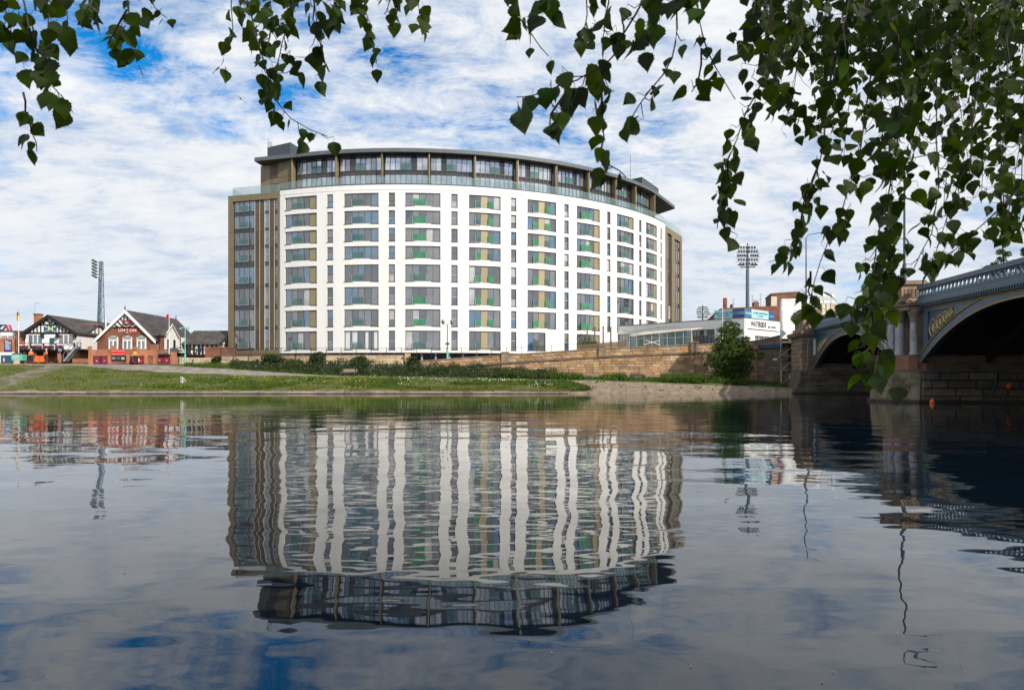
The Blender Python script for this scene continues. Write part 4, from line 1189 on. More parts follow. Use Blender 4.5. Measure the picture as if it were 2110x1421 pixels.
banner('banner', FRt, u48, u84-.02, zb0, zb0+1.25, AQUA, 'pale aqua banner with dark lettering above the white bar sign', [('142 NEW APARTMENTS',.12,.5),('ON THE RIVER',-.28,.32)], TEALV)
banner('banner', FRt, u84, fpx(FRt,1596), zb0, zb0+1.25, BLUEV, 'small deep blue banner at the right end of the bar roof', [('Waterside',-.1,.36)], AQUA)
# wheel ornament on the bar wall
wh = thing('wheel_ornament', 'large black wheel hoop fixed to the white bar wall above the tree', 'ornament')
p = FL(fpx(FL,1501), .12, pz(672,99)); MB().ring(tuple(p), .85, .05, (FL.n.x,FL.n.y,0), 28, 6).build('rim', BLACK, wh)
m = MB()
for k in range(8):
    a = math.pi*k/4; m.tube(tuple(p), tuple(p+Vector((FL.d.x*math.cos(a)*.85, FL.d.y*math.cos(a)*.85, math.sin(a)*.85))), .012, 4)
m.build('spokes', BLACK, wh)
# lean-to glass canopy in front of the bar
cn = thing('glass_canopy', 'pale framed glass lean-to canopy in front of the white bar', 'canopy')
CF = Flat((px(1296,103.2),103.2), (px(1424,97.2),97.2))
cr = MB(); cr.hexa([CF(0,0,8.0),CF(CF.L,0,8.55),CF(CF.L,-4.0,9.05),CF(.5,-4.0,8.75)],[CF(0,0,8.12),CF(CF.L,0,8.67),CF(CF.L,-4.0,9.17),CF(.5,-4.0,8.87)]); cr.build('roof', CREAM, cn)
for i in range(9):
    u = CF.L*i/8; zt_ = 8.0+.55*i/8
    MB().tube(CF(u,-.1,6.0), CF(u,-.1,zt_), .05, 6).build('post', ALU, cn)
    if i < 8: pane(CF, u+.08, CF.L*(i+1)/8-.08, -.1, 6.15, zt_-.03, glassmat('canopy_glass',(.10,.20,.19),1.6,.55), cn)
box_on(MB(), CF, 0, CF.L, -.14, -.06, 7.55, 7.62).build('transom', ALU, cn)
# garden posts, screens and planters on the terrace left of the canopy
for k, (x, top, lb) in enumerate(((1210,677,'first'),(1225.5,673,'second'),(1243,672,'third'),(1258.5,673,'fourth'))):
    X = px(x,101.5); t = tag(MB().box(X-.1,101.4,5.0,X+.1,101.6,pz(top,101.5)).build('timber_post', WOOD), f'dark timber garden post on the bar terrace, {lb} from the left', 'post', 'terrace posts')
m = MB().path([(px(x,101.5),101.5,pz(y,101.5)) for x, y in ((1185,700),(1210,677),(1217,681),(1225,674),(1234,679),(1243,673),(1251,678),(1258,674),(1300,684),(1348,676),(1400,672))], .025, 4)
tag(m.build('string_lights', BLACK), 'dark cable of string lights sagging between the terrace posts', 'string lights')
pl_ = thing('terrace_screen', 'brown timber slat screen along the bar terrace edge', 'screen')
for i in range(46):
    X = px(1190,99)+i*.155; z0 = 5.3+i*.012
    MB().box(X,98.9,z0,X+.13,98.96,z0+1.25).build('slat', WOOD, pl_)
MB().box(px(1190,99),98.97,5.6,px(1190,99)+7.1,99.03,5.7).build('rail', WOOD, pl_); MB().box(px(1190,99),98.97,6.5,px(1190,99)+7.1,99.03,6.6).build('rail', WOOD, pl_)
for x, lb in ((1203,'left'),(1220,'right')):
    X = px(x,99.6); t = thing('planter', f'green leafy planter box behind the terrace screen, {lb} one', 'planter', 'terrace planters')
    MB().box(X-.6,99.3,5.0,X+.6,99.9,6.3).build('box', MINT, t)
    lf = MB()
    for _ in range(260):
        c = Vector((X+U(-.7,.7),99.6+U(-.4,.4),6.3+U(0,.75))); s = .09
        d1 = Vector((U(-1,1),U(-1,1),U(-1,1))).normalized()*s; d2 = Vector((U(-1,1),U(-1,1),U(-1,1))).normalized()*s
        lf.quad(c-d1-d2,c+d1-d2,c+d1+d2,c-d1+d2)
    lf.build('leaves', leafmat('planter_leaf',(.06,.14,.03),(.12,.22,.06)), t)
X = px(1346,98); t = thing('barrier_frame', 'crossed pale timber barrier on the bar terrace', 'barrier')
MB().bar((X-1.3,98,6.5),(X+.9,98,7.15),.08,.1).build('bar', CREAM, t); MB().bar((X-1.1,98.09,7.15),(X+1.0,98.09,6.5),.08,.1).build('bar', CREAM, t)
for dx in (-1.0, .7): MB().box(X+dx-.05,98.15,5.6,X+dx+.05,98.23,7.0).build('post', WOOD, t)

# ------------------------------------------------------------------ sheeted scaffold beside the abutment
sc_ = thing('scaffold', 'scaffold tower wrapped in white sheeting beside the stone bridge abutment', 'scaffold')
x0, x1, y0, y1 = 32.0, 36.4, 80.9, 87.0
for X_ in (x0, (x0+x1)/2-.6, x1-1.2):
    for Y in (y0, (y0+y1)/2, y1):
        X = X_+(Y-y0)*.44
        MB().tube((X,Y,gz(X,Y)-.1),(X,Y,11.0),.045,6).build('standard', STEEL, sc_)
for z in (2.6, 4.3, 5.9):
    for Y in (y0, y1): MB().tube((x0-.2+(Y-y0)*.44,Y-.05,z),(x1-1+(Y-y0)*.44,Y-.05,z),.04,5).build('ledger', STEEL, sc_)
    for X in (x0, x1-1.2): MB().tube((X-.05,y0-.2,z),(X-.05+(y1-y0)*.44,y1,z),.04,5).build('ledger', STEEL, sc_)
for z in (.9, 2.6, 4.3):
    MB().tube((x0,y0-.1,z),(x0+2.0,y0-.1,z+1.7),.035,5).build('brace', STEEL, sc_); MB().tube((x0-.1,y0,z+1.7),(x0-.1+1.32,y0+3,z),.035,5).build('brace', STEEL, sc_)
def sheet(pts, z0f, z1f, n, m_, amp):
    b_ = MB(); vs=[]; fs=[]
    L=[0]
    for a, c in zip(pts, pts[1:]): L.append(L[-1]+math.hypot(c[0]-a[0],c[1]-a[1]))
    for i in range(n+1):
        s = L[-1]*i/n; k = max(j for j in range(len(pts)-1) if L[j] <= s+1e-9); t = min(1,(s-L[k])/(L[k+1]-L[k]))
        x, y = pts[k][0]+(pts[k+1][0]-pts[k][0])*t, pts[k][1]+(pts[k+1][1]-pts[k][1])*t
        dx, dy = pts[k+1][0]-pts[k][0], pts[k+1][1]-pts[k][1]; l = math.hypot(dx,dy)
        for j in range(m_+1):
            z = z0f+(z1f-z0f)*j/m_ + (.12*noise.noise((s*1.1,0,5)) if j == 0 else 0)
            d = amp*(noise.noise((s*1.3,z*.8,1))+.6*noise.noise((s*3,z*2.4,4)))
            vs.append((x+dy/l*d, y-dx/l*d, z))
    for i in range(n):
        for j in range(m_):
            a=i*(m_+1)+j; fs.append((a,a+m_+1,a+m_+2,a+1))
    return b_.add(vs,fs)
SHW = mat('white_sheeting', (.80,.80,.80), rough=.45, var=.06, scale=1.2)
sheet([(x0-.05+(y1-y0)*.44,y1+.1),(x0-.12,y0-.12),(x1,y0-.12),(x1+(y1-y0)*.44,y1)], 6.35, 11.1, 60, 24, .14).build('sheeting', SHW, sc_, smooth=True)
MB().quad((x0-.1,y0-.1,11.0),(x1,y0-.1,11.05),(x1+2.6,y1,11.0),(x0+2.6,y1,11.0)).build('top_sheet', SHW, sc_)
MB().hexa([(x0-.1,y0-.1,6.0),(x1,y0-.1,6.0),(x1+2.6,y1,6.0),(x0+2.6,y1,6.0)],[(x0-.1,y0-.1,6.08),(x1,y0-.1,6.08),(x1+2.6,y1,6.08),(x0+2.6,y1,6.08)]).build('deck', WOOD, sc_)
YEL = mat('yellow_hi_vis', (.62,.66,.03), rough=.6, var=.1)
MB().tube((x0+.02,y0-.1,.9),(x0+.02,y0-.1,2.6),.055,6).build('yellow_sleeve', YEL, sc_)
m = MB(); m.path([P(1626,796,80.3),P(1627,780,80.3),P(1628,769,80.3),P(1631,768,80.3),P(1635,776,80.3)], .05, 5); m.build('yellow_strap', YEL, sc_)
fl = thing('work_light', 'small white work light on a pole sticking out of the scaffold', 'lamp')
MB().tube((x0-.05,y0-.2,4.35),(px(1601,80.4),80.4,3.9),.025,5).build('pole', STEEL, fl)
MB().box(px(1597,80.4)-.18,80.3,3.8,px(1597,80.4)+.2,80.55,4.0).build('lamp_head', SIGNW, fl)

# ------------------------------------------------------------------ buildings behind the bridge and the bar
def gable_y(mb, x0, x1, y0, y1, ze, za, ov=.3, thick=.18, mid=None):
    xm = (x0+x1)/2 if mid is None else mid
    s = (za-ze)/(xm-x0)
    for sx, xe in ((-1,x0),(1,x1)):
        sl = (za-ze)/abs(xm-xe)
        xo = xe+sx*ov; zo = ze-sl*ov
        mb.hexa([(xo,y0,zo),(xm,y0,za),(xm,y1,za),(xo,y1,zo)],[(xo,y0,zo+thick),(xm,y0,za+thick),(xm,y1,za+thick),(xo,y1,zo+thick)])
    return mb
bk = thing('brick_terrace', 'long red brown roofed brick block behind the bar banners', 'building')
MB().box(38.5,126,4.8,52,136,12.3).build('wall', BRICKD, bk)
rf = MB(); rf.hexa([(36.5,125.6,11.2),(52.2,125.6,12.2),(52.2,136.4,12.2),(36.5,136.4,11.2)],[(40.3,130,15.1),(52.2,130,15.6),(52.2,132,15.6),(40.3,132,15.1)]); ro = rf.build('roof', TILE, bk)
for x, y0_, w, h in ((1494,618,.55,1.9),(1507,624,.3,.6),(1557,621,1.0,.9)):
    X = px(x,131); z = 15.2+(X-40)*.03
    ch = MB().box(X-w/2,130.6,z-.3,X+w/2,131.4,z+h).build('chimney', BRICKD if w > .4 else BLACK, ro)
    if w > .8:
        for k in range(3): MB().lathe([(.1,0),(.09,.35),(.11,.4)], (X-.3+k*.3,131,z+h), 8).build('chimney_pot', mat('terracotta',(.36,.13,.07),rough=.9), ch)
for x, yt in ((1511,616),(1550,608),(1567,606)):
    X = px(x,130.5); z0 = 15.2; zt_ = pz(yt,130.5); m = MB().tube((X,130.5,z0),(X,130.5,zt_),.03,5)
    m.bar((X-.35,130.5,zt_-.1),(X+.35,130.5,zt_),.05,.06); m.bar((X-.25,130.5,zt_-1),(X+.25,130.5,zt_-.9),.05,.06)
    m.build('aerial', BLACK, ro)
tw = thing('brick_tower', 'square flat topped brick block rising behind the white sheeting', 'building')
MB().hexa([(51.1,134,4.8),(56.6,134,4.8),(58.6,141,4.8),(53,142,4.8)],[(51.1,134,18.2),(56.6,134,18.6),(58.6,141,18.4),(53,142,18.2)]).build('wall', BRICKD, tw)
MB().hexa([(51.0,133.85,18.2),(56.75,133.85,18.6),(58.8,141,18.4),(52.9,142,18.2)],[(51.0,133.85,18.45),(56.75,133.85,18.85),(58.8,141,18.65),(52.9,142,18.45)]).build('coping', COPING, tw)
MB().box(51.08,133.9,15.4,52.2,133.99,17.8).build('stone_panel', CREAM, tw)
cb2 = thing('corner_building', 'cream stone corner building with brick side wing behind the bridge parapet', 'building')
xa, xb, Yc = px(1688,125), px(1717,125), 125.0
FB, FS = Flat((xa,Yc),(xb,Yc)), Flat((xb,Yc),(66.5,136))
MB().prism([(xa,Yc+.2),(xb-.05,Yc+.2),(66.3,136.1),(60,140),(xa,138)], 4.8, 15.5).build('core', BRICKD, cb2)
fr = MB(); ww = [(.30,.46),(.62,.78)]
box_on(fr, FB, 0, FB.L, -.2, 0, 4.8, 11.4); box_on(fr, FB, 0, FB.L, -.2, 0, 13.2, 15.6)
for a, c in ((0,.30),(.46,.62),(.78,1.0)): box_on(fr, FB, FB.L*a, FB.L*c, -.2, -.001, 11.4, 13.2)
fr.build('front_wall', CREAM, cb2)
for a, c in ww: window(FB, FB.L*a, FB.L*c, 11.4, 13.2, [g1], cb2, rec=.12, transom=.6)
fin = MB()
for k in (.04,.22,.54,.86,.97): box_on(fin, FB, FB.L*k-.12, FB.L*k+.12, 0, .14, 4.8, 15.7)
fin.build('pilasters', CREAM, cb2)
box_on(MB(), FS, 0.02, FS.L, -.1, 0, 4.8, 15.4).build('side_wall', BRICKO, cb2)
box_on(MB(), FS, 0, FS.L, 0, .1, 13.1, 13.4).build('string_band', CREAM, cb2)
for k in range(6): window(FS, FS.L*(.06+.16*k), FS.L*(.06+.16*k)+1.3, 11.2, 13.0, [g1], cb2, rec=-.03, frame=WPAINT, sill=False)
# direction sign over the road
ds = thing('road_sign', 'large white direction sign with black arrows above the bridge parapet', 'sign')
SF = Flat((px(1674,91),91), (px(1720,91),91.0))
zs0, zs1 = pz(625,91), pz(604,91)
box_on(MB(), SF, 0, SF.L, -.06, 0, zs0, zs1).build('panel', mat('sign_face',(.72,.74,.74),rough=.4,var=.04), ds)
dv = MB()
for k in (.333,.666): box_on(dv, SF, SF.L*k-.015, SF.L*k+.015, 0, .006, zs0, zs1)
box_on(dv, SF, 0, SF.L, 0, .006, zs1-.03, zs1); box_on(dv, SF, 0, SF.L, 0, .006, zs0, zs0+.03); dv.build('border', SIGNB, ds)
zm = (zs0+zs1)/2
for k, lines in ((.167,('West','Bridgford','Town','Centre')),(.5,('Grantham','Loughboro')),(.833,('East','Midlands'))):
    for i, s in enumerate(lines):
        p = SF(SF.L*k, .008, zm+(.42-.24*i if len(lines) == 4 else .12-.26*i)); text('lettering', s, .24, SIGNB, ds, facing(p,(1,0,0)), .004)
for k in (.5,.833):
    u = SF.L*k; m = MB(); box_on(m, SF, u-.03, u+.03, 0, .008, zm-.64, zm-.36)
    m.add([SF(u-.1,.009,zm-.42),SF(u+.1,.009,zm-.42),SF(u,.009,zm-.28)],[(0,1,2)]); m.build('arrow', SIGNB, ds)
u = SF.L*.833; m = MB(); box_on(m, SF, u-.025,u+.025,0,.008,zm+.28,zm+.62); box_on(m, SF, u-.16,u+.16,0,.0075,zm+.42,zm+.48); box_on(m, SF, u-.07,u+.07,0,.0075,zm+.3,zm+.34); m.build('aeroplane_symbol', SIGNB, ds)
for k in (.15,.85): MB().tube(SF(SF.L*k,-.12,6.2), SF(SF.L*k,-.12,zs1), .07, 6).build('post', STEEL, ds)

# ------------------------------------------------------------------ floodlights
def flood(x, y, r_px, Y, label, ybase=700, yaw=0.0):
    c = P(x, y, Y); r = r_px*Y/F
    t = thing('floodlight', label, 'floodlight', 'round cricket ground floodlights', (c.x, Y, 4.9), yaw)
    h = c.z-4.9
    MB().path([(0,.35,0),(0,.3,h-r*.9),(0,.2,h+r*1.05)], [.75,.5,.16], 10).build('mast', mat('mast_blue_grey',(.10,.13,.16),rough=.5,metal=.3), t)
    MB().ring((0,0,h), r, .09, (0,1,0), 36, 6).build('hoop', SIGNW, t)
    ml = mat('lamp_housing',(.045,.05,.055),rough=.5)
    for j, (zz, n) in enumerate(((.66,6),(.36,8),(.04,10),(-.27,8),(-.58,6))):
        hw = math.sqrt(1-zz*zz)*r*.97
        rl = MB().bar((-hw,.1,h+zz*r-.12*r),(hw,.1,h+zz*r-.12*r),.12,.14).build('rail', ml, t)
        for k in range(n):
            if n % 2 == 0 and zz > -.5 and k in (n//2,) and j == 2: continue
            X = (-.5+(k+.5)/n)*1.72*hw
            MB().lathe([(.06*r,0),(.085*r,.05*r),(.085*r,.12*r),(.03*r,.16*r)], (X,-.05,h+zz*r-.06*r), 8).build('lamp', ml, rl)
    m = MB(); wp = math.sqrt(1-.5)*r
    m.box(-wp*1.05,-.3,h-.66*r,-wp*.35,.6,h-.60*r); m.box(wp*.35,-.3,h-.66*r,wp*1.05,.6,h-.60*r); m.box(-wp*.8,-.3,h-.84*r,wp*.8,.6,h-.79*r)
    m.build('walkway', ml, t)
    return t
flood(1541, 528, 27, 215, 'large round floodlight on a mast above the bar banners')
flood(1448, 643, 15.5, 390, 'small distant round floodlight just right of the apartments')
flood(1812, 612, 16, 390, 'distant round floodlight between the bridge piers behind the leaves')
flood(1926, 573, 14, 400, 'distant round floodlight right of the nearer bridge pier', yaw=R(62))
# lattice mast far left
Ym = 235.0; mx0 = px(207.5, Ym); zb_m, zt_m = 4.9, pz(538, Ym)
lm = thing('lattice_mast', 'tall steel lattice floodlight mast behind the boat houses', 'floodlight')
MBL = mat('mast_blue',(.09,.14,.20),rough=.5,metal=.3)
def lc(k, z):
    f = (z-zb_m)/(zt_m-zb_m); hw = 1.05-(1.05-.33)*f
    sx, sy = ((-1,-1),(1,-1),(1,1),(-1,1))[k % 4]
    return (mx0+.25*f+sx*hw, Ym+sy*hw, z)
for k in range(4): MB().tube(lc(k,zb_m), lc(k,zt_m), .13 if k else .2, 6).build('leg', MBL, lm)
nl = 20
for j in range(nl):
    z0, z1 = zb_m+(zt_m-zb_m)*j/nl, zb_m+(zt_m-zb_m)*(j+1)/nl
    for k in range(4):
        MB().tube(lc(k+(j%2),z0), lc(k+1-(j%2),z1), .055, 4).build('lattice_brace', MBL, lm)
m = MB()
for q in (0,1): m.tube((mx0-.6+q*.2,Ym-.3,zb_m),(mx0-.45+q*.3,Ym-.3,zt_m-6),.16,5)
m.build('cable_duct', MBL, lm)
for j in range(6):
    z = zt_m-.6-j*1.05
    rk = MB().bar((mx0-1.7,Ym-1.2,z+.65),(mx0-.1,Ym-.5,z-.15),.16,.16).build('lamp_arm', BLACK, lm)
    for k in range(3):
        X = mx0-1.75+k*.55; MB().box(X-.28,Ym-1.9,z+.42-k*.34,X+.28,Ym-1.3,z+.95-k*.34).build('lamp', mat('lamp_housing',(.04,.04,.04)), rk)

# ------------------------------------------------------------------ boat houses on the left
YH = 98.0
def hx(x, Y=YH): return px(x, Y)
def hz_(y, Y=YH): return pz(y, Y)
GROUND = 3.95
# --- half timbered boat house with crest
h1 = thing('boat_house', 'black and white half timbered boat house with crossed oars crest', 'building')
xL, xR, xm = hx(52), hx(157.5), hx(102.5); zE, zA = hz_(685), hz_(651)
MB().box(xL,YH,hz_(722),xR,YH+14.8,zE).build('wall', WPAINT, h1)
MB().prismy([(xL,zE),(xR,zE),(xm,zA)], YH, YH+14.8).build('gable', WPAINT, h1)
rf = gable_y(MB(), xL, xR, YH-.5, YH+15, zE, zA, .35, .16, xm); r1 = rf.build('roof', SLATE, h1)
MB().box(xL+.3,YH+.3,GROUND-.2,xR,YH+14.8,hz_(722)).build('lower_wall', BRICKB, h1)
for sx, xe in ((-1,xL),(1,xR)):
    sl = (zA-zE)/abs(xm-xe); xo = xe+sx*.35
    MB().hexa([(xo,YH-.52,zE-sl*.35-.28),(xm,YH-.52,zA-.3),(xm,YH-.38,zA-.3),(xo,YH-.38,zE-sl*.35-.28)],[(xo,YH-.52,zE-sl*.35+.17),(xm,YH-.52,zA+.17),(xm,YH-.38,zA+.17),(xo,YH-.38,zE-sl*.35+.17)]).build('barge_board', TIMBER, h1)
yF = YH-.07
def tb(x0,y0,x1,y1,w=.13, parent=h1, Yf=None): # timber on the front, photo coordinates
    Yq = YH if Yf is None else Yf
    MB().bar((hx(x0,Yq),Yq-.05,hz_(y0,Yq)),(hx(x1,Yq),Yq-.05,hz_(y1,Yq)),.1,w,up=(0,0,1) if abs(x1-x0) > .5 else (1,0,0)).build('timber', TIMBER, parent)
tb(52,686,158,686,.22)
for x in (63,70,77,84.5,122,128.5,135.5,142.5): 
    yt = 651+abs(x-102.5)*.66; tb(x,686,x,yt,.12)
tb(74,668.8,131,668.8,.14)
for a, bq in ((89.5,102),(116,103)): tb(a,668,(a+bq)/2+(-2 if a < 100 else 2)*-1,658,.11)
tb(97,660,104,667,.10); tb(109,660,103,667,.10); tb(93,669,86,661,.10); tb(112,669,119,661,.10)
for x in (52.8,90,121,157): MB().box(hx(x)-.12,YH-.55,hz_(696),hx(x)+.12,YH-.08,hz_(687)).build('bracket', TIMBER, h1)
em = MB().box(hx(91.5),YH-.12,hz_(685),hx(117.5),YH-.06,hz_(670)).build('crest_panel', TEAL, h1)
PALEY = mat('pale_gold_lettering',(.72,.66,.32),rough=.5)
text('emblem_letters', 'N', 1.05, PALEY, em, facing((hx(105.2),YH-.13,hz_(677.3)),(1,0,0)), .01, 1.05)
text('emblem_letters', 'B', .8, mat('gold_lettering',(.55,.38,.12),rough=.5), em, facing((hx(102.2),YH-.125,hz_(677.5)),(1,0,0)), .008, .8)
for a, bq in (((93,671.5),(116,683.5)),((116,671.5),(93,683.5))):
    MB().bar((hx(a[0]),YH-.125,hz_(a[1])),(hx(bq[0]),YH-.125,hz_(bq[1])),.02,.05).build('oar', SIGNW, em)
    MB().bar((hx(a[0]),YH-.128,hz_(a[1])),(hx(a[0]+(bq[0]-a[0])*.17),YH-.128,hz_(a[1]+(bq[1]-a[1])*.17)),.02,.14).build('oar_blade', SIGNW, em)
def cwin(x0,x1,y0,y1,n,parent,Yf=YH,frame=WPAINT,nt=None):
    fc = Flat((hx(x0,Yf),Yf),(hx(x1,Yf),Yf)); return window(fc, 0, fc.L, hz_(y1,Yf), hz_(y0,Yf), [g1]*n, parent, rec=-.06, frame=frame, sill=True, mull=.12, transom=nt)
cwin(58.5,88.5,689,709,3,h1); cwin(121,152,689,709,3,h1)
dd = MB().box(hx(103),YH-.1,hz_(719),hx(112),YH-.02,hz_(696)).build('door', TEAL, h1)
MB().tube((hx(110.5),YH-.16,hz_(708)),(hx(110.5),YH-.1,hz_(708)),.04,6).build('handle', STEEL, dd)
# balcony
Yb = YH-1.6
MB().box(hx(37,Yb),Yb,hz_(724.5,Yb),hx(160,Yb),YH-.02,hz_(720,Yb)).build('balcony_floor', TIMBER, h1)
MB().bar((hx(37,Yb),Yb,hz_(707.5,Yb)),(hx(154,Yb),Yb,hz_(707.5,Yb)),.1,.09).build('balcony_rail', TIMBER, h1)
for x in (38,63,90,115.5,153):
    MB().box(hx(x,Yb)-.09,Yb-.07,hz_(721,Yb),hx(x,Yb)+.09,Yb+.07,hz_(706.5,Yb)).build('balcony_post', TIMBER, h1)
for a, c in ((39.5,62),(64.5,89),(91.5,114.5),(117,140)):
    MB().bar((hx(a,Yb),Yb,hz_(719,Yb)),(hx(c,Yb),Yb,hz_(709.5,Yb)),.05,.09).build('balcony_cross', WPAINT, h1)
    MB().bar((hx(a,Yb),Yb-.055,hz_(709.5,Yb)),(hx(c,Yb),Yb-.055,hz_(719,Yb)),.05,.09).build('balcony_cross', WPAINT, h1)
    MB().bar((hx(a,Yb),Yb,hz_(710,Yb)),(hx(c,Yb),Yb,hz_(710,Yb)),.05,.06).build('balcony_bar', WPAINT, h1)
for k, (a, c, cl) in enumerate(((41,61,(.42,.04,.13)),(65,88,(.25,.03,.16)),(92,112,(.30,.05,.14)),(119,133,(.30,.03,.30)))):
    t = thing('flower_box', ('red pink flowers in the leftmost box on the boat house balcony','mixed red and purple flowers left of the balcony centre','dark red flowers right of the balcony centre','purple flowers in the rightmost box near the stairs')[k], 'flower box', 'balcony flower boxes')
    MB().box(hx(a,Yb),Yb-.35,hz_(722,Yb),hx(c,Yb),Yb-.1,hz_(719,Yb)).build('box', TIMBER, t)
    for nm, cc, n, s in (('foliage',(.04,.08,.02),140,.08),('flowers',cl,220,.06)):
        lf = MB()
        for _ in range(n):
            c0 = Vector((U(hx(a,Yb),hx(c,Yb)), Yb-.25+U(-.2,.12), U(hz_(719.5,Yb), hz_(712.5,Yb)))); 
            d1 = Vector((U(-1,1),U(-1,1),U(-1,1))).normalized()*s; d2 = d1.cross(Vector((U(-1,1),U(-1,1),U(-1,1)))).normalized()*s
            lf.quad(c0-d1-d2,c0+d1-d2,c0+d1+d2,c0-d1+d2)
        lf.build(nm, mat(nm+str(k), cc, rough=.8, var=.3, scale=4), t)
# open undercroft columns and stairs
for x in (41,70,91,120): MB().box(hx(x,Yb)-.2,Yb+.1,GROUND-.1,hx(x,Yb)+.2,Yb+.5,hz_(724.5,Yb)).build('brick_pier', BRICKO if x > 100 else BRICKB, h1)
MB().box(hx(42),YH-.05,GROUND-.1,hx(118),YH+.25,hz_(736)).build('low_brick_wall', BRICKO, h1)
st_ = thing('stair', 'pale metal stair climbing to the boat house balcony', 'stair')
S0, S1 = (hx(131,Yb-.9), GROUND), (hx(158,Yb-.9), hz_(713,Yb-.9))
for o in (-.9, -.05): MB().bar((S0[0],Yb+o,S0[1]+.1),(S1[0],Yb+o,S1[1]),.06,.26).build('stringer', STEEL, st_)
for k in range(13):
    t = (k+.5)/13; MB().box(S0[0]+(S1[0]-S0[0])*t-.13,Yb-.85,S0[1]+(S1[1]-S0[1])*t,S0[0]+(S1[0]-S0[0])*t+.13,Yb-.1,S0[1]+(S1[1]-S0[1])*t+.04).build('tread', STEEL, st_)
for o in (-.93, -.02):
    MB().bar((S0[0]-.1,Yb+o,S0[1]+1.0),(S1[0],Yb+o,S1[1]+1.0),.05,.05).build('handrail', STEEL, st_)
    for k in range(4):
        t = k/3; MB().tube((S0[0]+(S1[0]-S0[0])*t,Yb+o,S0[1]+(S1[1]-S0[1])*t),(S0[0]+(S1[0]-S0[0])*t,Yb+o,S0[1]+(S1[1]-S0[1])*t+1.0),.025,5).build('baluster', STEEL, st_)
# landing and right wing of the house
MB().box(hx(158,Yb),Yb-.9,hz_(722,Yb),hx(176,Yb),YH+2.5,hz_(719,Yb)).build('landing', TIMBER, h1)
MB().box(hx(160),YH-1.2,GROUND-.1,hx(174),YH+2,hz_(722)).build('lower_wall', BRICKO, h1)
m = MB(); m.bar((hx(159,Yb),Yb-.85,hz_(707,Yb)),(hx(175,Yb),Yb-.85,hz_(707,Yb)),.06,.06)
for x in (159.5,167,174.5): m.tube((hx(x,Yb),Yb-.85,hz_(721,Yb)),(hx(x,Yb),Yb-.85,hz_(706,Yb)),.04,5)
m.bar((hx(160,Yb),Yb-.85,hz_(720,Yb)),(hx(174,Yb),Yb-.85,hz_(708,Yb)),.04,.05); m.bar((hx(160,Yb),Yb-.85,hz_(708,Yb)),(hx(174,Yb),Yb-.85,hz_(720,Yb)),.04,.05)
m.build('landing_rail', TIMBER, h1)
wy0, wy1 = 100.5, 106.0; wxr = px(177.5, wy0)
MB().box(xR-.2,wy0,GROUND,wxr,wy1,hz_(684.5,wy0)).build('wing_wall', WPAINT, h1)
MB().box(wxr+.002,wy0+.25,GROUND,wxr+.1,wy1-.1,hz_(684.5,wy0)).build('wing_side', BRICKD, h1)
zE2, zA2, ym_ = hz_(685,wy0), hz_(670,wy0)+.15, (wy0+wy1)/2
rw_ = MB()
for y_e, sgn in ((wy0,-1),(wy1,1)):
    rw_.hexa([(xR-2.5,y_e+sgn*.3,zE2-.15),(wxr+.35,y_e+sgn*.3,zE2-.15),(wxr+.35,ym_,zA2),(xR-2.5,ym_,zA2)],[(xR-2.5,y_e+sgn*.3,zE2),(wxr+.35,y_e+sgn*.3,zE2),(wxr+.35,ym_,zA2+.15),(xR-2.5,ym_,zA2+.15)])
rw_.build('wing_roof', SLATE, h1)
MB().tube((xR-2.0,ym_,zA2+.17),(wxr+.35,ym_,zA2+.17),.11,6).build('ridge_tiles', mat('terracotta',(.36,.13,.07),rough=.9), h1)
m = MB(); m.add([(wxr+.05,wy0,zE2),(wxr+.05,wy1,zE2),(wxr+.05,ym_,zA2),(wxr+.15,wy0,zE2),(wxr+.15,wy1,zE2),(wxr+.15,ym_,zA2)],[(0,2,1),(3,4,5),(0,1,4,3),(1,2,5,4),(2,0,3,5)]); m.build('wing_gable', WPAINT, h1)
for k in range(5): MB().box(wxr+.15,wy0+.8+k*.95,zE2,wxr+.22,wy0+.98+k*.95,zE2+min(.55+k*.7,.55+(4-k)*.7)).build('timber', TIMBER, h1)
MB().bar((wxr+.2,wy0-.1,zE2-.05),(wxr+.2,ym_,zA2),.12,.2).build('barge_board', TIMBER, h1); MB().bar((wxr+.2,wy1+.1,zE2-.05),(wxr+.2,ym_,zA2),.12,.2).build('barge_board', TIMBER, h1)
chx = hx(79,104); c1 = MB().box(chx-.42,103.6,8,chx+.42,104.4,pz(648.5,104)).build('chimney', BRICKO, h1)
MB().box(chx-.5,103.5,pz(648.5,104),chx+.5,104.5,pz(646.5,104)).build('cap', BRICKD, c1)
m = MB().tube((hx(72,104),104,8.5),(hx(72,104),104,pz(622,104)),.03,5); m.bar((hx(72,104),104,pz(623,104)),(hx(84,104),104,pz(625,104)),.03,.05)
for k in range(5): m.bar((hx(74+k*2,104),103.7,pz(623.5+k*.3,104)),(hx(74+k*2,104),104.3,pz(623.5+k*.3,104)),.02,.03)
m.build('aerial', STEEL, h1)
vp = MB().tube((hx(218,106),106,8),(hx(218,106),106,pz(657,106)),.1,8); vp.build('vent_pipe', WPAINT, h1)

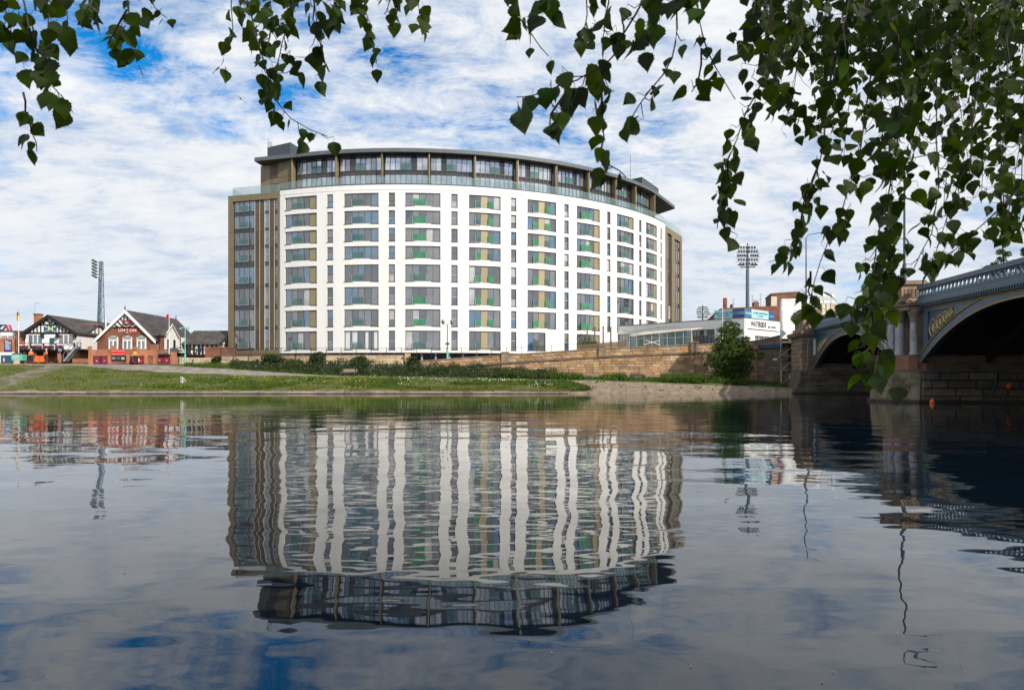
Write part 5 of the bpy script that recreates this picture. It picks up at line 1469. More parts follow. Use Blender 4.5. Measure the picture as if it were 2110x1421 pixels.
# --- UNION boat house
h2 = thing('boat_house', 'red brick gabled boat house with white barge boards and UNION lettering', 'building')
xL, xR, xm = hx(200), hx(318), hx(260.8); zA = hz_(641); sl = (zA-hz_(702.5))/(xm-hx(196)); zE = zA-sl*(xm-xL)
MB().box(xL,YH,GROUND-.2,xR,YH+14.4,zE).build('wall', BRICKB, h2)
zT = hz_(674)
MB().prismy([(xL,zE),(xR,zE),(xm+(zA-zT)/sl,zT),(xm-(zA-zT)/sl,zT)], YH, YH+14.4).build('gable', BRICKB, h2)
MB().prismy([(xm-(zA-zT)/sl,zT),(xm+(zA-zT)/sl,zT),(xm,zA)], YH+.002, YH+14.4).build('gable_top', WPAINT, h2)
gable_y(MB(), xL, xR, YH-.45, YH+14.6, zE, zA, .35, .16, xm).build('roof', SLATE, h2)
for sx, xe in ((-1,hx(196)),(1,hx(323.5))):
    ze_ = hz_(702.5)
    MB().hexa([(xe,YH-.5,ze_-.38),(xm,YH-.5,zA-.34),(xm,YH-.36,zA-.34),(xe,YH-.36,ze_-.38)],[(xe,YH-.5,ze_+.06),(xm,YH-.5,zA+.18),(xm,YH-.36,zA+.18),(xe,YH-.36,ze_+.06)]).build('barge_board', WPAINT, h2)
MB().lathe([(.1,0),(.06,.15),(.12,.3),(.05,.45),(.02,.7)], (xm,YH-.4,zA+.15), 8).build('finial', BLACK, h2)
def tb2(x0,y0,x1,y1,w=.12): tb(x0,y0,x1,y1,w,h2)
tb2(233,674.5,290,674.5,.2)
for a, bq in (((245,674),(236.5,668.5)),((254,674),(242,661)),((253,661),(248,656)),((276,674),(285,668.5)),((268,674),(280,661)),((268,661),(273,656))): tb2(*a,*bq,.12)
for x, yt, yb in ((256,652,660),(263,646,660)): tb2(x,yb,x,yt,.12)
cr = MB(); cr.prismy([(hx(254),hz_(660)),(hx(271.5),hz_(660)),(hx(271.5),hz_(671)),(hx(263),hz_(674)),(hx(254),hz_(671))], YH-.2, YH-.1); cr = cr.build('crest_shield', MAROON, h2)
MB().lathe([(.02,0),(.26,.02),(.3,.1),(.2,.3),(.05,.36)], (hx(262.5),YH-.24,hz_(668)), 10).build('crest_emblem', mat('grey_emblem',(.25,.25,.24)), cr)
MB().bar((hx(255),YH-.22,hz_(670.5)),(hx(263),YH-.22,hz_(672.8)),.03,.08).build('crest_ribbon', CREAM, cr); MB().bar((hx(263),YH-.22,hz_(672.8)),(hx(271),YH-.22,hz_(670)),.03,.08).build('crest_ribbon', CREAM, cr)
for k, chh in enumerate('UNION'):
    X = hx(247.5+k*7.7)
    text('letter', chh, .64, mat('pale_pink_lettering',(.74,.52,.48),rough=.5), h2, facing((X,YH-.09,hz_(681)),(1,0,0)), .02, 1.0, .02)
    text('letter_edge', chh, .64, RED, h2, facing((X,YH-.045,hz_(681)),(1,0,0)), .015, 1.0, .08)
MB().lathe([(.16,0),(.16,.05),(.1,.1)], (hx(262.5),YH-.1,hz_(686)-.05), 10).build('wall_light', CREAM, h2)
def archwin(xc):
    Y = YH; w = 9.7; y0, y1 = 692, 719
    m = MB(); o = []
    n = 8
    outer = [(hx(xc-w),hz_(y1)),(hx(xc+w),hz_(y1)),(hx(xc+w),hz_(y0+4))]+[(hx(xc)+math.cos(math.pi*k/n)*w*.07, hz_(y0+4)+math.sin(math.pi*k/n)*.28) for k in range(1,n)]+[(hx(xc-w),hz_(y0+4))]
    m.prismy(outer, Y-.09, Y-.02)
    f = m.build('window', WPAINT, h2)
    for a, c in ((xc-6.8,xc-1.6),(xc+1.6,xc+6.8)):
        MB().box(hx(a),Y-.125,hz_(718),hx(c),Y-.085,hz_(702)).build('pane', random.choice((GL[0],GL[2])), f)
    for j in range(2):
        for k in range(4): MB().box(hx(xc-8+k*4.1),Y-.125,hz_(699-j*3.3),hx(xc-8+k*4.1+3.5),Y-.085,hz_(696.5-j*3.3)).build('pane', GL[2], f)
for xc in (234.3, 263, 292): archwin(xc)
# terrace store in front
Yt = YH-3.2
ft = Flat((hx(182,Yt),Yt),(hx(322.5,Yt),Yt))
MB().box(ft.a.x,Yt,hz_(733,Yt),ft.a.x+ft.L,YH-.02,hz_(720.5,Yt)).build('terrace_parapet', BRICKO, h2)
MB().box(ft.a.x+.05,Yt+.12,GROUND-.3,ft.a.x+ft.L-.05,YH-.03,hz_(733,Yt)).build('terrace_base', BRICKD, h2)
for a, c in ((182,191),(222,229),(260,267),(297,304),(315,322.5)):
    MB().box(hx(a,Yt),Yt-.02,GROUND-.3,hx(c,Yt),Yt+.12,hz_(733,Yt)-.003).build('brick_pier', BRICKO, h2)
for a, c, t_ in ((181,185,714),(228.5,234.5,713),(276,281,716),(311.5,322.8,711)):
    p_ = MB().box(hx(a,Yt)-.02,Yt-.06,hz_(721,Yt),hx(c,Yt)+.02,Yt+.5,hz_(t_,Yt)).build('parapet_pier', BRICKO, h2)
    MB().box(hx(a,Yt)-.06,Yt-.1,hz_(t_,Yt),hx(c,Yt)+.06,Yt+.54,hz_(t_-1,Yt)).build('cap', CONC, p_)
for a, c in ((192.5,221.5),(267.5,296.5)):
    dm = MB().box(hx(a,Yt),Yt+.03,GROUND-.25,hx(c,Yt),Yt+.1,hz_(733.4,Yt)).build('door_frame', mat('dark_maroon',(.06,.008,.015),rough=.5), h2)
    w = (c-a)
    for k in (0,1):
        dl = MB().box(hx(a+1.5+k*(w*.55),Yt),Yt-.01,GROUND-.2,hx(a+1.5+k*w*.55+w*.4,Yt),Yt+.028,hz_(735,Yt)).build('door', MAROON, h2)
        MB().prismy([(hx(a+5+k*w*.55,Yt),hz_(742.5,Yt)),(hx(a+8.5+k*w*.55,Yt),hz_(742.5,Yt)),(hx(a+6.7+k*w*.55,Yt),hz_(744.5,Yt))], Yt-.03, Yt-.012).build('badge', SIGNW if k == 0 else CREAM, dl)
cwin(229.5,259,734,741.5,3,h2,Yt+.1,BLACK)
sn = MB().box(hx(229,Yt),Yt-.1,hz_(731.3,Yt),hx(259.5,Yt),Yt-.03,hz_(721,Yt)).build('club_banner', RED, h2)
for q in (723,729.5): MB().box(hx(230.5,Yt),Yt-.106,hz_(q+.5,Yt),hx(258,Yt),Yt-.1,hz_(q-.5,Yt)).build('banner_stripe', mat('pale_red',(.75,.35,.3)), sn)
# boat door wing right of it
Yw = YH-2.4
MB().box(hx(323,Yw),Yw,GROUND-.3,hx(352,Yw),YH+3,hz_(734,Yw)).build('side_store', BRICKD, h2)
m = MB(); m.hexa([(hx(304,Yw),Yw-.5,hz_(731,Yw)),(hx(353,Yw),Yw-.5,hz_(731,Yw)),(hx(344,Yw),YH+2,hz_(721,Yw)),(hx(326,Yw),YH+2,hz_(714,Yw))],[(hx(304,Yw),Yw-.5,hz_(730,Yw)),(hx(353,Yw),Yw-.5,hz_(730,Yw)),(hx(344,Yw),YH+2,hz_(719.5,Yw)),(hx(326,Yw),YH+2,hz_(712.5,Yw))]); m.build('lean_to_roof', SLATE, h2)
for a, c in ((323.5,337),(338,351.5)):
    dl = MB().box(hx(a,Yw),Yw-.08,GROUND-.2,hx(c,Yw),Yw-.002,hz_(733.5,Yw)).build('door', MAROON, h2)
    MB().prismy([(hx(a+4.5,Yw),hz_(741.5,Yw)),(hx(a+8,Yw),hz_(741.5,Yw)),(hx(a+6.2,Yw),hz_(743.5,Yw))], Yw-.1, Yw-.082).build('badge', SIGNW, dl)
MB().box(hx(352.2,Yw),Yw-.2,GROUND-.3,hx(361,Yw),Yw+.5,hz_(725,Yw)).build('brick_pier', BRICKO, h2)
# dormer wing on the right slope, gable to the right
dx0, dx1 = hx(318,102), -50.55; dy0, dy1 = 98.8, 102.5
zE2, zA2, ym_ = pz(691,98.8), pz(669.5,100.6), (dy0+dy1)/2
MB().box(hx(312,102),dy0,GROUND,dx1,dy1,zE2).build('wing_wall', BRICKB, h2)
m = MB()
for y_e, sgn in ((dy0,-1),(dy1,1)):
    m.hexa([(hx(300,102),y_e+sgn*.3,zE2-.1),(dx1+.4,y_e+sgn*.3,zE2-.1),(dx1+.4,ym_,zA2),(hx(300,102),ym_,zA2)],[(hx(300,102),y_e+sgn*.3,zE2+.05),(dx1+.4,y_e+sgn*.3,zE2+.05),(dx1+.4,ym_,zA2+.16),(hx(300,102),ym_,zA2+.16)])
m.build('wing_roof', SLATE, h2)
MB().add([(dx1+.02,dy0,zE2),(dx1+.02,dy1,zE2),(dx1+.02,ym_,zA2),(dx1+.12,dy0,zE2),(dx1+.12,dy1,zE2),(dx1+.12,ym_,zA2)],[(0,2,1),(3,4,5),(0,1,4,3),(1,2,5,4),(2,0,3,5)]).build('wing_gable', WPAINT, h2)
for y_e in (dy0-.25, dy1+.25): MB().bar((dx1+.32,y_e,zE2-.1),(dx1+.32,ym_,zA2+.05),.12,.28).build('barge_board', WPAINT, h2)
MB().box(dx1+.001,dy0+.02,GROUND+1.2,dx1+.1,dy1+5.4,zE2-.002).build('side_wall', WPAINT, h2)
for y0_ in (99.4, 101.2): 
    MB().box(dx1+.1,y0_,pz(718,100),dx1+.14,y0_+.6,pz(699,100)).build('window', BLACK, h2)
for k in range(3): MB().box(dx1+.1,103.2+k*1.9,GROUND+2.2,dx1+.15,103.4+k*1.9,zE2).build('timber', TIMBER, h2)
m = MB().bar((dx1+1.5,98.6,pz(716,101)),(dx1+1.5,108,pz(716,101)),.05,.06)
for k in range(21): m.tube((dx1+1.5,98.6+k*.47,pz(727,101)),(dx1+1.5,98.6+k*.47,pz(716,101)),.015,4)
m.build('balcony_railing', BLACK, h2)
MB().box(dx1+.1,98.4,pz(729,101),dx1+1.6,108,pz(727,101)).build('balcony_floor', TIMBER, h2)
MB().lathe([(.08,0),(.05,.15),(.1,.3),(.02,.6)], (xm,YH+14.4,zA+.15), 8).build('finial', BLACK, h2)

# --- timbered lodge next to the apartments
h3 = thing('boat_house', 'low dark roofed timbered lodge between the brick boat house and the apartments', 'building')
Y3 = 104.0; x0_, x1_ = px(388,Y3), px(449,Y3); zE3, zR3 = pz(708,Y3), pz(681,108.5)
MB().box(x0_,Y3,GROUND-.1,x1_,Y3+9,zE3).build('wall', WPAINT, h3)
m = MB()
for y_e, sgn in ((Y3,-1),(Y3+9,1)):
    m.hexa([(x0_-1.2,y_e+sgn*.4,zE3-.15),(x1_+.5,y_e+sgn*.4,zE3-.15),(x1_+.5,Y3+4.5,zR3-.15),(x0_-1.2,Y3+4.5,zR3-.15)],[(x0_-1.2,y_e+sgn*.4,zE3),(x1_+.5,y_e+sgn*.4,zE3),(x1_+.5,Y3+4.5,zR3),(x0_-1.2,Y3+4.5,zR3)])
m.build('roof', SLATE, h3)
MB().add([(x1_+.02,Y3,zE3),(x1_+.02,Y3+9,zE3),(x1_+.02,Y3+4.5,zR3-.15),(x1_+.14,Y3,zE3),(x1_+.14,Y3+9,zE3),(x1_+.14,Y3+4.5,zR3-.15)],[(0,2,1),(3,4,5),(0,1,4,3),(1,2,5,4),(2,0,3,5)]).build('gable', WPAINT, h3)
for y_e in (Y3-.35, Y3+9.35): MB().bar((x1_+.42,y_e,zE3-.1),(x1_+.42,Y3+4.5,zR3),.14,.3).build('barge_board', TIMBER, h3)
for k in range(7): MB().box(x1_+.14,Y3+1+k*1.15,zE3-2.6,x1_+.2,Y3+1.2+k*1.15,zE3+min(k+.4,6.6-k)*.42).build('timber', TIMBER, h3)
for x in (391,400,410,418,427,437,446): MB().box(px(x,Y3)-.16,Y3-.06,zE3-2.4,px(x,Y3)+.16,Y3-.002,zE3-.1).build('timber', TIMBER, h3)
MB().box(x0_,Y3-.055,zE3-.95,x1_,Y3-.003,zE3-.8).build('timber', TIMBER, h3)
for x in (401,409,421,430):
    MB().bar((px(x,Y3),Y3-.05,zE3-2.3),(px(x+5,Y3),Y3-.05,zE3-1.0),.08,.16).build('timber', TIMBER, h3)
for a, c in ((393,399),(411,417)): MB().box(px(a,Y3),Y3-.03,zE3-.8,px(c,Y3),Y3-.004,zE3-.15).build('window', GL[0], h3)
MB().box(px(422,100),100,GROUND-.1,px(466,100),103.9,pz(714.5,100)).build('brick_annexe', BRICKB, h3)
MB().box(x0_-1.5,Y3-3.5,GROUND+1.0,px(424,101),Y3-.01,GROUND+1.25).build('deck', TIMBER, h3)
MB().box(x0_-1.0,Y3-3.2,GROUND-.2,px(424,101),Y3-.5,GROUND+.99).build('deck_base', BLACK, h3)
MB().box(x0_-.9,Y3-3.4,GROUND,x0_+.9,Y3-3.22,GROUND+1.0).build('green_hatch', MINT, h3)
m = MB().bar((x0_-1.5,Y3-3.45,GROUND+2.15),(px(424,101),Y3-3.45,GROUND+2.15),.05,.05)
for k in range(16): m.tube((x0_-1.4+k*.31,Y3-3.45,GROUND+1.2),(x0_-1.4+k*.31,Y3-3.45,GROUND+2.15),.014,4)
m.build('deck_railing', BLACK, h3)
MB().box(px(452,112),112,GROUND,px(475,112),118,pz(690,112)).build('rear_block', SLATE, h3)

# low stone wall in front of the lodge
qw = thing('garden_wall', 'low pale stone wall in front of the timbered lodge', 'wall')
a, c = (px(362,96.6),96.6), (px(470,97.2),97.2)
MB().hexa([(a[0],a[1],GROUND-.4),(c[0],c[1],GROUND-.6),(c[0],c[1]+.4,GROUND-.6),(a[0],a[1]+.4,GROUND-.4)],[(a[0],a[1],GROUND+.65),(c[0],c[1],GROUND+.65),(c[0],c[1]+.4,GROUND+.65),(a[0],a[1]+.4,GROUND+.65)]).build('mortar', MORTAR, qw)
courses(a, c, lambda t: GROUND-.4, lambda t: GROUND+.65, .35, .9, LSTONE, qw, .05)
for x in (407,414):
    X = px(x,95.5); tag(MB().hexa([(X-.5,95.3,GROUND-.5),(X+.4,95.2,GROUND-.5),(X+.5,95.9,GROUND-.5),(X-.4,96,GROUND-.5)],[(X-.35,95.4,GROUND+.5),(X+.3,95.3,GROUND+.6),(X+.35,95.8,GROUND+.55),(X-.3,95.8,GROUND+.45)]).build('stone_block', LSTONE), 'rough pale stone block on the path edge, '+('left' if x < 410 else 'right')+' of the pair', 'stone block', 'stone blocks by the path')

# --- brick pavilion at the left edge
h0 = thing('brick_pavilion', 'flat roofed orange brick pavilion with teal garage door at the left edge', 'building')
xa, xb = hx(-70), hx(48)
MB().box(xa,YH,GROUND-.2,xb,YH+9,hz_(683.5)).build('wall', BRICKO, h0)
MB().box(xa-.1,YH-.1,hz_(683.5),xb+.1,YH+9.1,hz_(681.5)).build('roof_edge', DARK, h0)
bn = MB().box(hx(1.5),YH-.08,hz_(696),hx(33),YH-.01,hz_(684.5)).build('window_band', WPAINT, h0)
for a, c in ((3.5,16),(18,31)): MB().box(hx(a),YH-.11,hz_(694.5),hx(c),YH-.082,hz_(692)).build('pane', GL[0], bn)
gd = MB().box(hx(.8),YH-.09,GROUND-.1,hx(31.5),YH-.01,hz_(725.5)).build('garage_frame', WPAINT, h0)
MB().box(hx(3),YH-.13,GROUND-.1,hx(31),YH-.092,hz_(731.5)).build('garage_door', TEAL, gd)
MB().box(hx(34),YH-.25,GROUND,hx(39),YH+.02,hz_(681)).build('downpipe_duct', BRICKB, h0)
MB().box(hx(41),YH+.3,GROUND,hx(53),YH+8,hz_(684)).build('link_wall', BRICKD, h0)
nsg = thing('notice_board', 'tall dark blue notice board with white lines on the brick pavilion', 'sign')
MB().box(hx(9.5),YH-.1,hz_(724.5),hx(24.5),YH-.03,hz_(700.5)).build('board', NAVY, nsg)
for k, (w0, w1) in enumerate(((10.5,18),(11.5,23),(11.5,23.5),(11.5,23.5),(11.5,19.5),(11.5,23.5),(11.5,21),(11.5,23.5),(13,22))):
    y_ = 702.5+k*2.15; MB().box(hx(w0),YH-.106,hz_(y_+.4),hx(w1),YH-.1,hz_(y_-.4)).build('text_line', SIGNW, nsg)
# stand truss with red panel behind
sd_ = thing('stand_truss', 'dark roof truss with red lettered panel of the stadium behind the pavilion', 'stadium')
Ys = 150.0
m = MB()
for a, c in (((-40,670),(14,670)),((-40,682),(22,682)),((-10,670),(4,682)),((4,670),(-10,682)),((4,682),(14,670)),((-24,670),(-10,682)),((-10,670),(-24,682))): m.tube(P(a[0],a[1],Ys),P(c[0],c[1],Ys),.16,6)
m.build('truss', BLACK, sd_)
for x in (-38,-24,-10,4,18): MB().tube((px(x,Ys),Ys,4.8),P(x,682,Ys),.18,6).build('post', BLACK, sd_)
A = [P(11,669.5,Ys),P(22,669.5,Ys),P(27,683,Ys),P(17,683,Ys)]
rp_ = MB().hexa([v+Vector((0,-.2,0)) for v in A],[v for v in A]).build('red_panel', mat('deep_red',(.42,.015,.04),rough=.5), sd_)
for k in range(4): 
    q = P(17.3+k*1.1,672+k*3,Ys-.3); text('letter','EAST'[k],.55,SIGNW,rp_,facing(q,(1,0,0)),.01,1.4)
# ------------------------------------------------------------------ ground cover
def scatter_grass(name, label_kind, n, xr, La, Lb, h, m, t0=0.0, t1=1.0, wid=.05, pick=None):
    b_ = MB(); V = b_.v; Fc = b_.f
    for _ in range(n):
        x = U(*xr); t = U(t0, t1)
        A, B_ = La(x), Lb(x)
        Y = A[0]+(B_[0]-A[0])*t; X = px(x, Y)
        if pick and not pick(X, Y): continue
        Z = gz(X, Y)-.02; hh = h*U(.4, 1.25)*(1+.7*noise.noise((X*.25, Y*.4, 7)))
        a = U(0, math.pi*2); ca, sa = math.cos(a)*wid*U(.6,1.5), math.sin(a)*wid; lx, ly = U(-.5,.5)*hh, U(-.5,.5)*hh
        k = len(V); V += [(X-ca,Y-sa,Z),(X+ca,Y+sa,Z),(X+lx,Y+ly,Z+hh)]; Fc.append((k,k+1,k+2))
    o = b_.build(name, m); o['kind'] = 'stuff'; o['label'] = label_kind; return o
GB = leafmat('grass_blade', (.050,.088,.004), (.145,.170,.016), .25, scale=.45)
GB2 = leafmat('grass_blade_lush', (.026,.068,.004), (.085,.135,.012), .25, scale=.5)
scatter_grass('grass', 'short rough grass on the sloping river bank', 34000, (-140,1172), L_mud, L_grass, .20, GB, 0.02, 1.0, pick=lambda X, Y: not (HX+F*X/Y < 140 and abs((HX+F*X/Y) - (-25+150*(Y-76)/15)) < 36) and noise.noise((X*.3,Y*.5,2)) > -.42)
scatter_grass('grass', 'lush weeds along the lower river bank', 16000, (300,1180), L_mud, L_grass, .36, GB2, 0.05, .75, pick=lambda X, Y: noise.noise((X*.16,Y*.3,5)) > -.05)
scatter_grass('grass', 'rough grass behind the paved slope', 9000, (1164,1630), L_grass, L_base, .34, GB2, .25, 1.0)
scatter_grass('grass', 'tall weeds at the foot of the stone wall', 9000, (1010,1290), L_path, L_base, .75, GB2, .1, 1.0, wid=.06, pick=lambda X, Y: noise.noise((X*.35,Y*.3,11)) > (-.2 if X < 10 else .02))
scatter_grass('grass', 'tall weeds beside the big shrub', 6500, (1365,1535), L_path, L_base, .8, GB2, .0, .8, wid=.06, pick=lambda X, Y: noise.noise((X*.4,Y*.3,14)) > -.25)
scatter_grass('grass', 'weeds on the verge behind the path', 5000, (380,700), L_path, L_base, .45, GB2, .05, 1.0)
scatter_grass('grass', 'sparse tufts growing out of the paved slope', 1500, (1170,1630), lambda x: (73.4, .1), L_grass, .3, GB2, .0, 1.0, pick=lambda X, Y: noise.noise((X*.7,Y*.9,21)) > .36)
scatter_grass('grass', 'dry tufts along the muddy shore', 9000, (-100,1172), L_kerb, L_mud, .18, leafmat('dry_grass',(.10,.085,.03),(.20,.165,.07),.2,scale=.6), .2, 1.0, pick=lambda X, Y: noise.noise((X*.5,Y*.9,31)) > -.1)
scatter_grass('grass', 'weeds spilling over the end of the paved slope', 5000, (1150,1250), L_mud, L_grass, .34, GB2, .0, 1.0, pick=lambda X, Y: HX+F*X/Y < 1168+62*(79.3-Y)/5.5+10*noise.noise((X*1.5,Y,3)))
def flowers(label, n, xr, tr, m, pick):
    b_ = MB()
    for _ in range(n):
        x = U(*xr); t = U(*tr); A, B_ = L_mud(x), L_grass(x); Y = A[0]+(B_[0]-A[0])*t; X = px(x,Y)
        if not pick(X, Y): continue
        c = Vector((X,Y,gz(X,Y)+U(.1,.34))); s = U(.018,.04); d1 = Vector((1,U(-.5,.5),U(-.2,.2)))*s; d2 = Vector((U(-.2,.2),.5,1))*s
        b_.quad(c-d1-d2,c+d1-d2,c+d1+d2,c-d1+d2)
    o = b_.build('wildflowers', m); o['kind'] = 'stuff'; o['label'] = label
YF = mat('yellow_petal', (.30,.30,.03), rough=.8, var=.2); WF = mat('white_petal', (.7,.7,.62), rough=.8, var=.1)
flowers('yellow wildflowers low on the grass bank', 700, (230,760), (.0,.55), YF, lambda X, Y: noise.noise((X*.16,Y*.35,41))+U(-.35,.35) > .22)
flowers('yellow wildflowers among the weeds by the path', 450, (480,800), (.45,.95), YF, lambda X, Y: noise.noise((X*.2,Y*.4,45))+U(-.35,.35) > .2)
flowers('white wildflowers on the grass bank near the wall', 600, (820,1140), (.25,.9), WF, lambda X, Y: noise.noise((X*.2,Y*.4,51))+U(-.35,.35) > .3)

# stone steps down the bank at the far left
stp = thing('stone_steps', 'broad worn stone steps descending the grass bank to the water', 'steps')
SM = mat('step_stone', (.20,.155,.135), rough=.95, c2=(.32,.26,.225), scale=1.5, bump=.03, objvar=.2)
for k in range(15):
    t = k/14; Y = 75.2+(90.6-75.2)*t; xc = -28+(135+28)*t; X = px(xc,Y); z = gz(X, Y)+.06
    w = 2.2-.2*t
    for q in range(3):
        xa_, xb_ = X-w+q*2*w/3, X-w+(q+1)*2*w/3
        MB().hexa([(xa_+.02,Y-.02,z-.3),(xb_-.02,Y-.02,z-.3),(xb_-.02,Y+1.06,z-.3),(xa_+.02,Y+1.06,z-.3)],[(xa_+.02,Y,z+U(-.02,.02)),(xb_-.02,Y,z+U(-.02,.02)),(xb_-.02,Y+1.06,z+.05),(xa_+.02,Y+1.06,z+.05)]).build('slab', SM, stp)

# ------------------------------------------------------------------ shrubs and trees
def leafcard(V, Fc, c, s, up=.3):
    d = Vector((U(-1,1),U(-1,1),U(-1,1)+up))
    if d.length < .05: d = Vector((0,0,1))
    d.normalize(); e = d.cross(Vector((U(-1,1),U(-1,1),U(-1,1))))
    if e.length < .05: e = d.orthogonal()
    e.normalize(); d *= s; e *= s*.55
    k = len(V); V += [tuple(c-d),tuple(c+e),tuple(c+d),tuple(c-e)]; Fc.append((k,k+1,k+2,k+3))
def crown(name, m, parent, blobs, nper, s, shell=.55):
    """blobs: (centre, radii); leaves in small clumps spread through each blob"""
    b_ = MB(); V, Fc = b_.v, b_.f
    for c, r in blobs:
        for _ in range(nper//7):
            d = Vector((U(-1,1),U(-1,1),U(-1,1)))
            if d.length > 1 or d.length < .02: d = d.normalized()*U(.6,1)
            d = d.normalized()*(d.length**shell)
            q = Vector(c)+Vector((d.x*r[0],d.y*r[1],d.z*r[2]))
            for _k in range(7): leafcard(V, Fc, q+Vector((U(-1,1),U(-1,1),U(-.7,.7)))*s*1.6, s*U(.5,1.2))
    return b_.build(name, m, parent)
BARK = mat('bark', (.055,.042,.03), rough=.95, var=.3, scale=6, bump=.01)
SHG = [leafmat('shrub_leaf_dark',(.014,.026,.006),(.045,.068,.016),.25,scale=.9), leafmat('shrub_leaf',(.022,.042,.008),(.062,.095,.020),.28,scale=.9), leafmat('shrub_leaf_olive',(.04,.048,.012),(.10,.10,.028),.25,scale=.9)]
# bramble thicket along the path: one mass
TOPB = [(478,744),(520,747),(560,742),(600,741),(640,742),(690,743),(730,742),(790,746),(840,748),(900,750),(1000,753),(1060,758),(1120,760),(1150,768),(1165,780)]
b_ = MB(); V, Fc = b_.v, b_.f
for _ in range(3600):
    x = U(478,1165); A, B_ = L_path(x), L_base(x)
    t = U(.04,.98); Y = A[0]+.25+(B_[0]-A[0]-.2)*t
    X = px(x,Y); ty, = interp(TOPB, x)
    zt_ = pz(ty,(A[0]+B_[0])/2)+.75*noise.noise((X*.55,Y*.3,61))
    f = min(1, .30+1.0*t); zg = gz(X,Y)
    zz = zg+(zt_-zg)*f*(U(0,1)**.6)
    if zt_-zg < .15: continue
    for _k in range(7): leafcard(V, Fc, Vector((X+U(-.32,.32),Y+U(-.25,.25),max(zg,zz+U(-.22,.22)))), U(.06,.16))
o = b_.build('brambles', SHG[0]); o['kind'] = 'stuff'; o['label'] = 'dense dark bramble thicket between the path and the stone wall'
def shrub(x, ybase, ytop, Y, wpx, m, label, n=500):
    X = px(x,Y); w = wpx*Y/F/2; zt_ = pz(ytop,Y); z0 = gz(X,Y); h = zt_-z0
    t = thing('shrub', label, 'shrub', 'shrubs below the apartments', (X,Y,z0))
    st = MB()
    for k in range(5):
        a = k*1.26; st.path([(0,0,-.1),(math.cos(a)*w*.25,math.sin(a)*w*.25,h*.4),(math.cos(a)*w*.6,math.sin(a)*w*.5,h*.75)],[.05,.03,.012],5)
    st.build('stems', BARK, t)
    bl = [((U(-.5,.5)*w,U(-.4,.4)*w,h*U(.35,.8)),(w*U(.4,.62),w*U(.4,.55),h*U(.18,.28))) for _ in range(7)]
    crown('leaves', m, t, bl, n, .11)
shrub(562,760,731,93,60,SHG[1],'round dark green shrub below the bronze wing, leftmost of the shrubs',700)
shrub(607,762,737,92.5,48,SHG[2],'olive shrub with reddish stems beside the dark gate',520)
shrub(650,765,727,92.5,42,SHG[1],'tall green shrub in front of the third window column',620)
shrub(738,768,731,92,40,SHG[1],'upright green shrub standing out of the thicket mid way along the wall',560)
shrub(851,770,736,91,28,SHG[0],'small dark conical shrub beside the wall pillar',420)
shrub(500,757,744,95,50,SHG[2],'low spreading weeds beside the cobbled slope',420)
shrub(447,748,731,96,22,SHG[1],'small leafy shrub by the pale stone wall left of the apartments',300)

def tree(name, label, loc, h, blobs, n, s, m, tr=.22, group=None, trunk_h=.6):
    t = thing(name, label, 'tree', group, loc)
    b2 = MB(); b2.path([(0,0,-.3),(.1,0,h*.2),(.05,.1,h*trunk_h)],[tr,tr*.8,tr*.4],8)
    for c, r in blobs:
        b2.path([(.05,.05,h*U(.12,.4)),(c[0]*.5,c[1]*.5,c[2]*.7),(c[0],c[1],c[2])],[tr*.45,tr*.28,tr*.08],5)
    b2.build('trunk', BARK, t)
    crown('crown', m, t, blobs, n, s)
    return t
Yt_ = 82.6; X = px(1508,Yt_); zb = gz(X,Yt_)
bl = []
random.seed(19)
for zc_, rr, k in ((.7,1.6,5),(1.4,2.6,8),(2.3,3.2,11),(3.3,3.3,12),(4.3,2.9,11),(5.3,2.2,8),(6.2,1.4,5),(6.8,.6,2)):
    for q in range(k):
        a = 2*math.pi*q/k+U(-.4,.4); d = rr*U(.35,.9)
        bl.append(((math.cos(a)*d,math.sin(a)*d*.6,zc_+U(-.35,.35)),(U(.55,.95),U(.5,.8),U(.32,.6))))
tree('riverside_tree', 'bushy green tree growing against the stone ramp wall beside the bridge', (X,Yt_,zb), 6.8, bl, 300, .115, leafmat('tree_leaf',(.026,.065,.007),(.085,.15,.022),.3,scale=1.1), .2)
for x, yt, Yq, lb in ((2068,512,118,'dark conifer like tree top rising above the bridge parapet'),(2040,538,122,'low dark tree top behind the bridge railing'),(2112,508,120,'dark tree crown at the right edge above the bridge')):
    X = px(x,Yq); zt_ = pz(yt,Yq); h = zt_-6
    bl = [((U(-1,1)*(1.9*(1-k/9)+.25),U(-1,1)*1.2,h-.3-(8-k)*.75 if False else h-.4-k*.75),(.5+.16*k,.6,.4)) for k in range(9)]
    tree('far_tree', lb, (X,Yq,6), h, bl, 300, .16, SHG[1], .25, 'trees beyond the bridge', .97)

# ------------------------------------------------------------------ street furniture
GLOBE = mat('smoked_globe', (.18,.17,.155), rough=.2, var=.1)
tl = thing('street_lamp', 'twin globe lamp post with mint green base in front of the white facade', 'street lamp', loc=(px(922,94),94,4.2))
hh = pz(668,94)-4.2
MB().lathe([(.14,0),(.14,.9),(.07,1.0),(.055,hh)], (0,0,0), 8).build('pole', DARK, tl)
MB().lathe([(.15,.02),(.15,1.3),(.1,1.4)], (0,0,0), 8).build('base_sleeve', MINT, tl)
MB().bar((-.62,0,hh),(.62,0,hh),.05,.05).build('cross_arm', DARK, tl)
for s in (-1,1): MB().lathe([(.05,0),(.16,.06),(.26,.25),(.26,.42),(.14,.6),(.03,.66)], (s*.62,0,hh+.02), 12).build('globe', GLOBE, tl, smooth=True)
MB().box(-.28,-.08,hh*.42,.28,-.04,hh*.42+.3).build('sign_plate', DARK, tl)
gl = thing('street_lamp', 'mint green T shaped lamp post in front of the timbered lodge', 'street lamp', loc=(px(381.5,94.5),94.5,3.6))
hh = pz(675,94.5)-3.6
